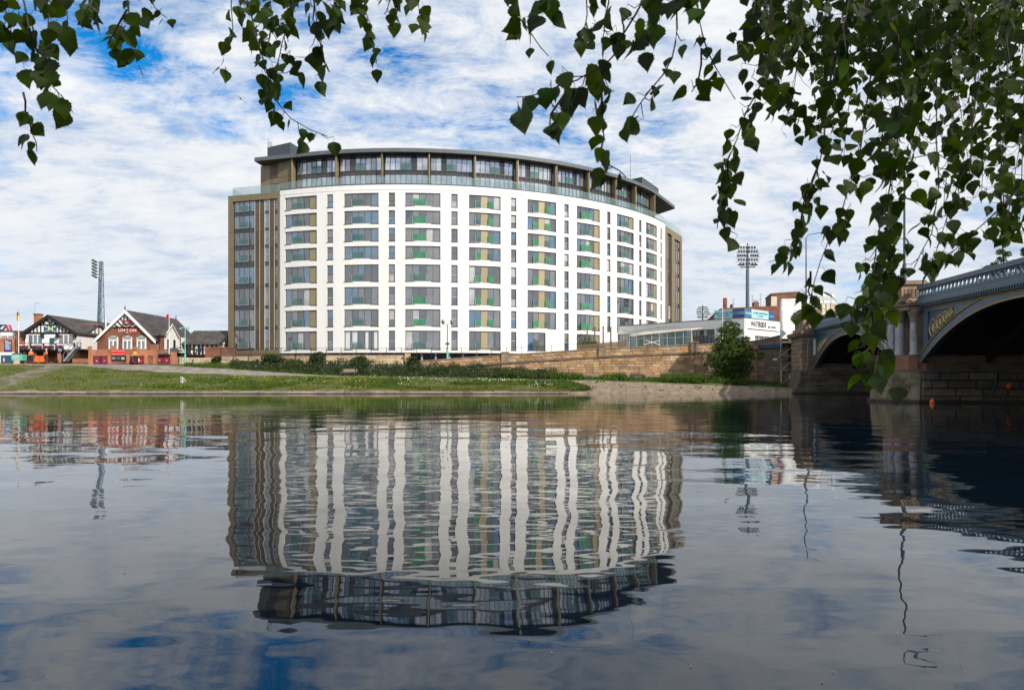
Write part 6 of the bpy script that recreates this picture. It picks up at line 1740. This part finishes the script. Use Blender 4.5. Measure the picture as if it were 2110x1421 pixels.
MB().lathe([(.13,0),(.13,1.2),(.08,1.3),(.06,hh)], (0,0,0), 8).build('pole', MINT, gl)
MB().bar((-.65,0,hh),(.5,0,hh),.12,.1).build('arm', MINT, gl)
for s in (-.62,.42): MB().box(s-.14,-.1,hh-.22,s+.14,.1,hh-.05).build('lamp_head', MINT, gl)
def flagpole(x, ybase, ytop, Y, label, fl):
    X = px(x,Y); z0, z1 = pz(ybase,Y), pz(ytop,Y)
    t = thing('flagpole', label, 'flagpole', None, (X,Y,z0))
    MB().tube((0,0,-.3),(0,0,z1-z0),.055,8,.03).build('pole', WPAINT, t)
    MB().lathe([(.02,0),(.07,.05),(.07,.1),(.02,.15)], (0,0,z1-z0), 8).build('finial', GOLD, t)
    for k, (m, zz, w, h_) in enumerate(fl):
        vs, fs = [], []
        for i in range(9):
            for j in range(7):
                u, v = i/8, j/6
                vs.append((-w*(1-v*.55)*(u-.15)*(1 if x < 200 or True else 1), .12*math.sin(u*9+v*2), z1-z0-zz-h_*v-.25*u*h_))
        for i in range(8):
            for j in range(6): a = i*7+j; fs.append((a,a+1,a+8,a+7))
        MB().add(vs,fs).build('flag', m, t, smooth=True)
flagpole(38.5,748,640,95.5,'white flagpole with limp yellow and dark flag by the pavilion',[(mat('dark_flag',(.03,.03,.03),rough=.8),.1,.35,.6),(mat('yellow_flag',(.52,.38,.06),rough=.8),.55,.5,.75)])
flagpole(348.5,728,644,95.5,'white flagpole with drooping red flag beside the brick boat house',[(mat('red_flag',(.40,.02,.07),rough=.8),.15,.55,.75)])
flagpole(1489,700,577,96.5,'bare white flagpole behind the big shrub by the bar',[])
# sign on the grass bank
gs = thing('grass_sign', 'small white sign board propped by a yellow stay on the grass bank', 'sign', loc=(px(375,78.5),78.5,gz(px(375,78.5),78.5)))
MB().hexa([(-.18,0,.12),(.18,-.08,-.05),(.18,-.05,-.05),(-.18,.03,.12)],[(-.18,0,.78),(.16,-.08,.68),(.16,-.05,.68),(-.18,.03,.78)]).build('board', SIGNW, gs)
for k in range(4): MB().box(-.11,-.075,.22+k*.13,.1,-.07,.28+k*.13).build('text_line', mat('grey_print',(.2,.2,.2)), gs)
MB().bar((.15,0,.66),(.42,.25,0),.04,.05).build('stay', mat('pale_yellow',(.55,.52,.2)), gs)
# bench in the brambles
bn = thing('bench', 'weathered slatted bench in front of the bramble thicket', 'bench', loc=(px(720,84.2),84.0,gz(px(720,84.2),84.0)))
for k in range(3): MB().box(-.95,-.3+k*.16,.43,.95,-.17+k*.16,.47).build('seat_slat', CONC, bn)
for k in range(2): MB().bar((-.95,.24+k*.03,.62+k*.18),(.95,.24+k*.03,.62+k*.18),.04,.12).build('back_slat', CONC, bn)
for s in (-.8,.8):
    for y in (-.25,.2): MB().box(s-.05,y-.05,-.15,s+.05,y+.05,.43 if y < 0 else .9).build('leg', BLACK, bn)
bs = thing('stone_bench', 'dark low timber bench against the foot of the stone ramp wall', 'bench', loc=(px(1314,84.6),84.6,gz(px(1314,84.6),84.6)))
for k in range(4): MB().box(-.95,-.45+k*.22,.42,.95,-.27+k*.22,.5).build('seat_slat', mat('dark_timber',(.05,.04,.03),rough=.9), bs)
for k in range(2): MB().box(-.95,.38,.5+k*.16,.95,.44,.62+k*.16).build('back_slat', MATS['dark_timber'], bs)
for s in (-.8,.75): MB().box(s-.1,-.4,-.2,s+.1,.4,.42).build('support', MATS['dark_timber'], bs)
for x, y, Y, lb in ((397,751,92,'black bollard on the cobbled slope below the lodge'),(527,762,88.2,'black bollard beside the path below the bronze wing'),(664,770,85.2,'black bollard on the path edge at the thicket'),(1538,793,79.3,'short dark post at the top of the paved slope')):
    X = px(x,Y); t = thing('bollard', lb, 'bollard', 'bollards along the path', (X,Y,gz(X,Y)))
    MB().lathe([(.12,-.1),(.12,.1),(.085,.16),(.085,.75),(.11,.8),(.11,.88),(.04,.95)], (0,0,0), 10).build('post', BLACK, t)
    MB().lathe([(.09,.6),(.092,.68)], (0,0,0), 10).build('band', STEEL, t)
# by the pavilion: bin, crates, cone, stone
tbn = thing('waste_skip', 'mint green wheeled waste container beside the teal garage door', 'container', loc=(hx(40,95.8),95.8,GROUND))
MB().hexa([(-.75,-.45,.2),(.65,-.45,.2),(.65,.45,.2),(-.75,.45,.2)],[(-.85,-.5,1.05),(.75,-.5,1.05),(.75,.5,1.05),(-.85,.5,1.05)]).build('body', MINT, tbn)
MB().hexa([(-.87,-.52,1.05),(.77,-.52,1.05),(.77,.52,1.05),(-.87,.52,1.05)],[(-.6,-.35,1.25),(.5,-.35,1.25),(.5,.35,1.25),(-.6,.35,1.25)]).build('lid', DARK, tbn)
for q in (.45,.65,.85): MB().box(-.6,-.49-.05*q,q,.3,-.46-.05*q,q+.06).build('label_strip', SIGNW, tbn)
for s in (-.55,.5): MB().tube((s,-.4,.1),(s,-.3,.1),.1,10).build('wheel', BLACK, tbn)
ob = thing('plastic_barrier', 'orange plastic barrier blocks under the boat house balcony', 'barrier', loc=(hx(83,95.6),95.6,GROUND))
for k in range(2): MB().hexa([(-.68+k*.7,-.25,0),(-.05+k*.7,-.25,0),(-.05+k*.7,.25,0),(-.68+k*.7,.25,0)],[(-.62+k*.7,-.12,.85),(-.11+k*.7,-.12,.85),(-.11+k*.7,.12,.85),(-.62+k*.7,.12,.85)]).build('block', MATS['orange_plastic'], ob)
def cone(X, Y, Z, lb):
    t = thing('traffic_cone', lb, 'cone', 'traffic cones', (X,Y,Z))
    MB().box(-.18,-.18,0,.18,.18,.04).build('base', BLACK, t)
    MB().lathe([(.14,.04),(.09,.3)], (0,0,0), 10).build('lower_cone', MATS['orange_plastic'], t); MB().lathe([(.09,.3),(.065,.45)], (0,0,0), 10).build('band', SIGNW, t); MB().lathe([(.065,.45),(.03,.7)], (0,0,0), 10).build('upper_cone', MATS['orange_plastic'], t)
cone(hx(8,96.5),96.5,GROUND,'orange and white traffic cone in front of the teal garage door')
cone(hx(286,94),94,GROUND-.1,'orange traffic cone in front of the maroon boat store doors')
X = hx(34,94.5); tag(MB().hexa([(X-.32,94.3,GROUND-.3),(X+.3,94.3,GROUND-.3),(X+.33,94.8,GROUND-.3),(X-.3,94.8,GROUND-.3)],[(X-.25,94.35,GROUND+.22),(X+.2,94.35,GROUND+.28),(X+.24,94.7,GROUND+.25),(X-.22,94.7,GROUND+.2)]).build('stone_block', LSTONE), 'pale stone block at the top of the bank by the green container', 'stone block', 'stone blocks by the path')
ps = thing('post_sign', 'small grey sign on a slim post in front of the metal stair', 'sign', loc=(hx(124,94.8),94.8,GROUND))
MB().tube((0,0,-.2),(0,0,1.85),.03,6).build('post', STEEL, ps); MB().box(-.26,-.05,1.5,.26,-.02,1.85).build('plate', STEEL, ps)

# ------------------------------------------------------------------ people
def skin(name, verts, edges, rad, m, parent, sub=2):
    me = bpy.data.meshes.new(name); me.from_pydata(verts, edges, []); me.update()
    o = bpy.data.objects.new(name, me); COL.objects.link(o); o.parent = parent
    sk = o.modifiers.new('Skin', 'SKIN'); sk.use_smooth_shade = True
    for i, r in enumerate(rad): me.skin_vertices[0].data[i].radius = (r if isinstance(r, tuple) else (r, r))
    me.skin_vertices[0].data[0].use_root = True
    ss = o.modifiers.new('Sub', 'SUBSURF'); ss.levels = sub; ss.render_levels = sub
    me.materials.append(m)
    return o
SKIN = mat('skin', (.50,.30,.21), rough=.6); HAIR = mat('dark_hair', (.03,.02,.015), rough=.7)
def person(loc, yaw, label, top, legs_m, hat=None, arm=0.0, stride=.12):
    t = thing('person', label, 'person', 'people on the embankment', loc, yaw)
    V = [(0,0,.95),(0,0,1.15),(0,0,1.38),(0,0,1.5),(0,-.02,1.6),(0,-.02,1.72),
         (.10,0,.9),(.11,-stride*.5,.5),(.12,-stride,.08),(.12,-stride-.14,.04),(-.10,0,.9),(-.11,stride*.5,.5),(-.12,stride,.08),(-.12,stride-.14,.04),
         (.19,0,1.42),(.25,.02,1.15),(.23,-.12-arm,.95+arm),(.22,-.16-arm,.88+arm*1.2),(-.19,0,1.42),(-.25,.02,1.15),(-.24,-.1,.92),(-.23,-.12,.84)]
    E = [(0,1),(1,2),(2,3),(3,4),(4,5),(0,6),(6,7),(7,8),(8,9),(0,10),(10,11),(11,12),(12,13),(2,14),(14,15),(15,16),(16,17),(2,18),(18,19),(19,20),(20,21)]
    Rd = [(.14,.1),(.13,.1),(.15,.1),.055,.085,.085,.085,.065,.045,.04,.085,.065,.045,.04,.06,.045,.038,.035,.06,.045,.038,.035]
    skin('body', V, E, Rd, SKIN, t)
    J = [0,1,2,14,15,16,18,19,20]; jm = {k: i for i, k in enumerate(J)}
    skin('jacket', [V[k] for k in J], [(jm[a],jm[c]) for a, c in E if a in jm and c in jm], [(.17,.13),(.165,.13),(.17,.125),.08,.065,.055,.08,.065,.055], top, t)
    J = [0,6,7,8,10,11,12]; jm = {k: i for i, k in enumerate(J)}
    skin('trousers', [V[k] for k in J], [(jm[a],jm[c]) for a, c in E if a in jm and c in jm], [(.15,.115),.105,.082,.07,.105,.082,.07], legs_m, t)
    for s in (8, 12): MB().hexa([(V[s][0]-.05,V[s][1]-.2,0),(V[s][0]+.05,V[s][1]-.2,0),(V[s][0]+.05,V[s][1]+.07,0),(V[s][0]-.05,V[s][1]+.07,0)],[(V[s][0]-.04,V[s][1]-.17,.07),(V[s][0]+.04,V[s][1]-.17,.07),(V[s][0]+.045,V[s][1]+.06,.11),(V[s][0]-.045,V[s][1]+.06,.11)]).build('shoe', BLACK, t)
    MB().lathe([(.095,-.02),(.107,.05),(.095,.11),(.05,.15),(.01,.16)], (0,0,1.68), 10).build('helmet' if hat else 'hair', hat or HAIR, t, smooth=True)
HV = mat('orange_hi_vis', (.80,.17,.02), rough=.6, var=.1); DKT = mat('dark_cloth', (.02,.02,.026), rough=.9); WH = mat('white_helmet', (.75,.75,.72), rough=.35)
person((hx(64,95.4),95.4,GROUND), .4, 'person in orange hi-vis jacket and white helmet standing left of the orange blocks', HV, DKT, WH, .1)
person((hx(95.5,95.2),95.2,GROUND), -.6, 'person in orange hi-vis jacket with pale helmet right of the orange blocks', HV, DKT, WH, .25)
person((hx(278,93.6),93.6,GROUND-.15), .2, 'person in dark trousers and yellow orange top before the brick boat house', mat('amber_top',(.62,.30,.03),rough=.7), DKT, None, .1)

# ------------------------------------------------------------------ bird and floating bits
bd = thing('bird', 'dark gull like bird gliding left of the apartment roof', 'bird', loc=tuple(P(496,204,62)))
k = 62/F
skin('body', [(0,.14,-.02),(0,.05,.0),(0,-.08,.02),(0,-.2,.03),(0,-.27,.03)], [(0,1),(1,2),(2,3),(3,4)], [.015,.05,.065,.045,.012], mat('bird_feather',(.05,.05,.055),rough=.8), bd, 2)
for s, a in ((-1,(-.24,.02,.20)),(1,(.26,.03,-.20))):
    tip = Vector((s*.58,.05,.42 if s < 0 else -.40))
    MB().hexa([(0,-.1,.0),(0,.08,.0),(a[0],a[1]+.06,a[2]),(a[0],a[1]-.14,a[2])],[(0,-.1,.02),(0,.08,.02),(a[0],a[1]+.06,a[2]+.015),(a[0],a[1]-.14,a[2]+.015)]).build('inner_wing', MATS['bird_feather'], bd)
    MB().hexa([(a[0],a[1]-.14,a[2]),(a[0],a[1]+.06,a[2]),tip+Vector((0,.03,0)),tip],[(a[0],a[1]-.14,a[2]+.015),(a[0],a[1]+.06,a[2]+.015),tip+Vector((0,.03,.01)),tip+Vector((0,0,.01))]).build('outer_wing', MATS['bird_feather'], bd)
b_ = MB()
for _ in range(100):
    Y = 3.4+26*rnd()**1.6; X = U(-.75,.75)*Y; s = U(.005,.012)*(1+Y*.03); a = U(0,6.28)
    c = Vector((X,Y,.006)); d1 = Vector((math.cos(a),math.sin(a),.15))*s; d2 = Vector((-math.sin(a),math.cos(a),.1))*s*.4
    b_.quad(c-d1,c-d2,c+d1+Vector((0,0,.004)),c+d2)
o = b_.build('floating_bits', mat('floating_leaf',(.06,.05,.03),c2=(.30,.28,.22),scale=1.7,rough=.8)); o['kind'] = 'stuff'; o['label'] = 'tiny leaves and feathers floating on the water'

# ------------------------------------------------------------------ the birch overhead
random.seed(41)
birch = thing('birch_tree', 'silver birch whose leafy branches hang across the top of the view', 'tree', loc=(0,0,0))
BIRCHB = mat('birch_bark', (.42,.40,.37), rough=.8, c2=(.08,.07,.06), scale=5, stretch=(1,1,3), bump=.01)
TWIG = mat('twig_bark', (.030,.020,.014), rough=.8, var=.3, scale=20)
BLEAF = leafmat('birch_leaf', (.016,.036,.002), (.036,.068,.004), .5, scale=9, objvar=.5)
BLEAF.node_tree.nodes['Principled BSDF'].inputs['Specular IOR Level'].default_value = .18
BLEAFS = leafmat('birch_leaf_small', (.009,.022,.002), (.036,.064,.004), .42, scale=6)
BLEAFS.node_tree.nodes['Principled BSDF'].inputs['Specular IOR Level'].default_value = .18
TR = Vector((3.6,-1.6,0.25))
trunk = [TR+Vector((0,0,-.2)), TR+Vector((.05,.05,1.5)), TR+Vector((-.1,.1,3.2)), TR+Vector((-.3,.3,5.2)), TR+Vector((-.5,.4,8))]
MB().path(trunk, [.19,.16,.13,.09,.03], 12).build('trunk', BIRCHB, birch, smooth=True)
def leafmesh(seed, serr=.05):
    r_ = random.Random(seed); prof = [(0,.0),(.02,.13),(.06,.24),(.11,.33),(.17,.39),(.24,.425),(.31,.435),(.38,.42),(.45,.385),(.52,.335),(.59,.28),(.66,.225),(.73,.17),(.80,.115),(.87,.07),(.94,.03),(1.0,.0)]
    vs = [(0,0,0)]; fs = []
    L = []; Rr = []; C = []
    cv = r_.uniform(-.18,.28); fold = r_.uniform(.02,.18)
    for i, (t, w) in enumerate(prof):
        w2 = w*r_.uniform(.95,1.05)+(serr*(.5+w) if i % 2 and 2 < i < 15 else 0)
        bend = cv*t*t+.03*math.sin(t*7+seed)
        C.append((0,bend,-t)); L.append((-w2,bend-fold*w2,-t+ (.02 if i % 2 else 0))); Rr.append((w2,bend-fold*w2*r_.uniform(.8,1.1),-t+(.02 if i % 2 else 0)))
    vs = C+L+Rr; n = len(prof)
    for i in range(n-1):
        if i == 0: fs += [(0,n+1,1),(0,1,2*n+1)]
        elif i == n-2: fs += [(i,n+i,i+1),(i,i+1,2*n+i)]
        else: fs += [(i,n+i,n+i+1,i+1),(i,i+1,2*n+i+1,2*n+i)]
    # petiole
    k = len(vs); vs += [(-.012,0,0),(.012,0,0),(.02,.03,.36),(0,.03,.36)]; fs.append((k,k+1,k+2,k+3))
    return vs, fs
LM = []
for s in range(7):
    vs, fs = leafmesh(s); me = bpy.data.meshes.new('leaf'); me.from_pydata(vs,[],fs); me.materials.append(BLEAF)
    me.polygons.foreach_set('use_smooth',[True]*len(me.polygons)); LM.append((me,vs,fs))
LEAVES = []   # (pixel size, matrix, mesh index)
def add_leaf(pos, size, px_size, swing=.5):
    yaw = U(-1.35,1.35) if rnd() < .75 else U(-3.14,3.14)
    M = Matrix.Translation(pos) @ Matrix.Rotation(yaw,4,'Z') @ Matrix.Rotation(random.gauss(0,swing*.7),4,'X') @ Matrix.Rotation(random.gauss(0,swing*.75),4,'Y') @ Matrix.Diagonal((size*U(.85,1.1),size,size,1)) @ Matrix.Translation((0,0,-.36))
    LEAVES.append((px_size*abs(math.cos(yaw))**.3, M, random.randrange(7)))
def twig(path, leaf_px, n, spread, dj=.12, top=True, r=.0030, jit=6, gauss=True):
    """path in photo pixels; the leaf size in pixels sets the distance (a birch leaf blade is about 5 cm)"""
    D = .052*F/leaf_px
    pts = []
    for i, (x, y) in enumerate(path): pts.append(P(x, y, D+.06*math.sin(i*1.9+x)))
    if top: pts = [pts[0]+Vector((U(-.1,.1),-.2,.55)), pts[0]+Vector((0,-.05,.2))]+pts
    # smooth
    q = [pts[0]]
    for a, c, d in zip(pts, pts[1:], pts[2:]+[pts[-1]]):
        q += [a.lerp(c,.5)+Vector((U(-1,1),0,U(-1,1)))*.006, c]
    m_ = MB(); m_.path(q, [r*(1.15-.8*i/len(q)) for i in range(len(q))], 5)
    segs_ = []
    for a, c in zip(path, path[1:]): segs_.append(math.hypot(c[0]-a[0],c[1]-a[1]))
    tot = sum(segs_)
    for _ in range(n):
        s = U(0,tot); k = 0
        while k < len(segs_)-1 and s > segs_[k]: s -= segs_[k]; k += 1
        t = s/segs_[k]; x = path[k][0]+(path[k+1][0]-path[k][0])*t; y = path[k][1]+(path[k+1][1]-path[k][1])*t
        a = U(0,6.28); rr = spread*(abs(random.gauss(0,.55)) if gauss else math.sqrt(rnd()))
        x2, y2 = x+math.cos(a)*rr, y+math.sin(a)*rr*.8+rr*.15
        Dq = D+random.gauss(0,dj*.6)
        A = P(x, y, D); Bq = P(x2, y2, Dq)
        if rr > leaf_px*.5:
            md = A.lerp(Bq,.5)+Vector((0,0,-.012)); m_.path([A, md, Bq], [r*.5,r*.4,r*.25], 4)
        add_leaf(Bq, .052*U(.62,1.12), leaf_px)
    m_.build('twig', TWIG, birch)
# left
twig([(40,-30),(60,60),(85,130),(110,180),(150,232)], 40, 31, 34)
twig([(15,-30),(12,40),(25,75)], 40, 8, 26)
twig([(95,-30),(100,50),(88,110)], 41, 18, 26)
twig([(48,190),(52,235),(66,275),(76,312)], 34, 8, 12, top=False)
twig([(190,-30),(185,15),(205,40)], 40, 10, 28)
twig([(140,-30),(138,30),(142,95)], 38, 6, 12)
twig([(262,-30),(266,30),(270,75),(282,125)], 33, 19, 26)
twig([(262,20),(235,70),(222,100)], 34, 8, 16, top=False)
twig([(305,-30),(318,15),(345,38)], 28, 7, 12)
# middle
twig([(505,-30),(520,40),(535,100),(555,170),(575,215),(600,245),(640,268),(676,282)], 31, 37, 30)
twig([(560,-30),(560,50),(548,110)], 34, 25, 40)
twig([(600,-30),(590,60),(575,120),(560,190)], 33, 28, 40)
twig([(645,-30),(645,40),(660,90),(672,140)], 34, 24, 30)
twig([(478,-30),(480,60),(462,110),(456,135)], 28, 7, 10)
twig([(690,-30),(688,10),(700,30)], 36, 12, 22)
twig([(740,-30),(755,30),(768,80),(776,128)], 29, 12, 16)
twig([(740,-30),(735,15)], 34, 8, 20)
twig([(812,-30),(800,10),(792,30)], 34, 8, 22)
twig([(850,-30),(862,10),(872,45)], 33, 8, 14)
# centre right
twig([(1065,-30),(1072,40),(1098,75),(1130,115)], 40, 8, 18)
twig([(1040,-30),(1048,10)], 34, 3, 10)
twig([(1140,-30),(1125,15)], 42, 6, 26)
twig([(1215,-30),(1210,30),(1195,75)], 40, 10, 26)
twig([(1255,-30),(1245,40),(1240,85)], 38, 9, 24)
twig([(1340,-30),(1310,30),(1275,85),(1245,135),(1190,165),(1120,190),(1065,200)], 46, 30, 40)
twig([(1245,135),(1240,200),(1242,260),(1238,310),(1255,340),(1290,365)], 44, 14, 26, top=False)
twig([(1180,165),(1135,235),(1138,270)], 46, 6, 26, top=False)
twig([(1400,-30),(1395,60),(1385,120),(1340,185),(1300,245),(1285,270)], 42, 16, 26)
twig([(1360,-30),(1350,40),(1330,80)], 46, 10, 34)
twig([(1435,-30),(1447,70),(1475,140),(1515,205)], 38, 12, 24)
twig([(1445,100),(1440,160),(1425,190)], 38, 5, 18, top=False)
# right curtain
twig([(1560,-30),(1545,60),(1520,110)], 38, 12, 36)
twig([(1640,-30),(1600,100),(1560,190),(1530,250),(1500,330),(1480,420),(1500,485)], 36, 42, 34)
twig([(1500,330),(1490,400),(1478,470)], 36, 10, 20, top=False)
twig([(1590,-30),(1580,70),(1590,150),(1640,210)], 40, 22, 44)
twig([(1700,-30),(1720,120),(1700,260),(1690,330),(1665,400),(1650,470),(1620,530),(1585,540)], 34, 52, 38)
twig([(1690,330),(1655,420),(1640,520)], 34, 14, 22, top=False)
twig([(1790,-30),(1795,150),(1770,330),(1730,450),(1690,540),(1665,640)], 36, 46, 40)
twig([(1670,560),(1665,600),(1680,640)], 38, 8, 20, top=False)
twig([(1850,-30),(1855,200),(1835,380),(1810,480),(1795,600),(1790,700),(1805,765)], 40, 96, 48)
twig([(1830,520),(1790,600),(1740,680)], 41, 16, 44, top=False)
twig([(1835,400),(1830,510),(1828,610)], 40, 26, 36, top=False)
twig([(1795,640),(1815,700),(1800,770)], 43, 14, 26, top=False)
twig([(1920,-30),(1930,200),(1935,380),(1920,480),(1880,560)], 36, 52, 46)
twig([(2000,-30),(2010,200),(2000,330),(1960,420),(1935,500),(1905,560)], 34, 48, 42)
twig([(2120,370),(2060,430),(2005,480),(1950,530)], 32, 26, 30, top=False)
twig([(2080,-30),(2075,200),(2060,380),(2075,480)], 32, 46, 48)
twig([(2115,-30),(2108,250),(2100,480)], 31, 34, 40)
for k, (x, lp) in enumerate(((1590,30),(1650,27),(1740,26),(1820,28),(1890,26),(1960,27),(2040,26),(2100,28),(1700,24),(1990,23),(1860,23),(2070,22))):
    yb_ = (210,250,330,360,330,430,420,470,300,380,420,440)[k]
    twig([(x,-30),(x+U(-20,20),yb_*.5),(x+U(-30,20),yb_)], lp, 48, 60, r=.0026)
for k in range(16):
    x = U(1560,2110); twig([(x,-30),(x+U(-50,50),U(40,170))], U(26,40), 20, 64)
for k in range(10):
    x = U(1640,2110); twig([(x,-30),(x+U(-40,40),U(150,300))], U(21,30), 36, 66, r=.0024)
# limbs that carry the twigs
for tgt, zz in (((-1.9,1.55),3.35),((-.9,1.7),3.5),((.1,1.6),3.45),((.9,1.9),3.6),((1.6,2.1),3.9),((2.6,2.6),4.2)):
    st = trunk[2].lerp(trunk[3], U(.1,.9)); en = Vector((tgt[0],tgt[1],zz)); md = st.lerp(en,.5)+Vector((0,0,.7))
    MB().path([st, st.lerp(md,.5)+Vector((0,0,.2)), md, md.lerp(en,.6)+Vector((0,0,.12)), en], [.06,.05,.035,.022,.010], 7).build('branch', TWIG, birch, smooth=True)
LEAVES.sort(key=lambda q: -q[0])
for _s, M, k in LEAVES[:300]: inst(LM[k][0], 'leaf', birch, M)
b_ = MB()
for _s, M, k in LEAVES[300:]:
    b_.add([M @ Vector(v) for v in LM[k][1]], LM[k][2])
# unseen upper crown above the frame, added to shade the hanging leaves
shade_crown = MB()
for _ in range(5200):
    d = Vector((U(-1,1),U(-1,1),U(-1,1)))
    if d.length > 1: continue
    c = Vector((1.6+d.x*4.2, -.3+d.y*2.7, 5.0+d.z*1.9))
    if c.z < 1.6+.63*max(c.y,0)+.35 or c.z < 3.0: continue
    vs_ = LM[0][1]; 
    M = Matrix.Translation(c) @ Matrix.Rotation(U(-3,3),4,'Z') @ Matrix.Rotation(U(-.6,.6),4,'X') @ Matrix.Diagonal((.085,.085,.085,1))
    shade_crown.add([M @ Vector(v) for v in ((-.45,0,-.25),(0,0,0),(.45,0,-.25),(0,.1,-1.0))], [(0,3,2,1)])
o = b_.build('small_leaves', BLEAFS, birch, smooth=True); o['kind'] = 'stuff'
o = shade_crown.build('crown', BLEAFS, birch); o['kind'] = 'stuff'
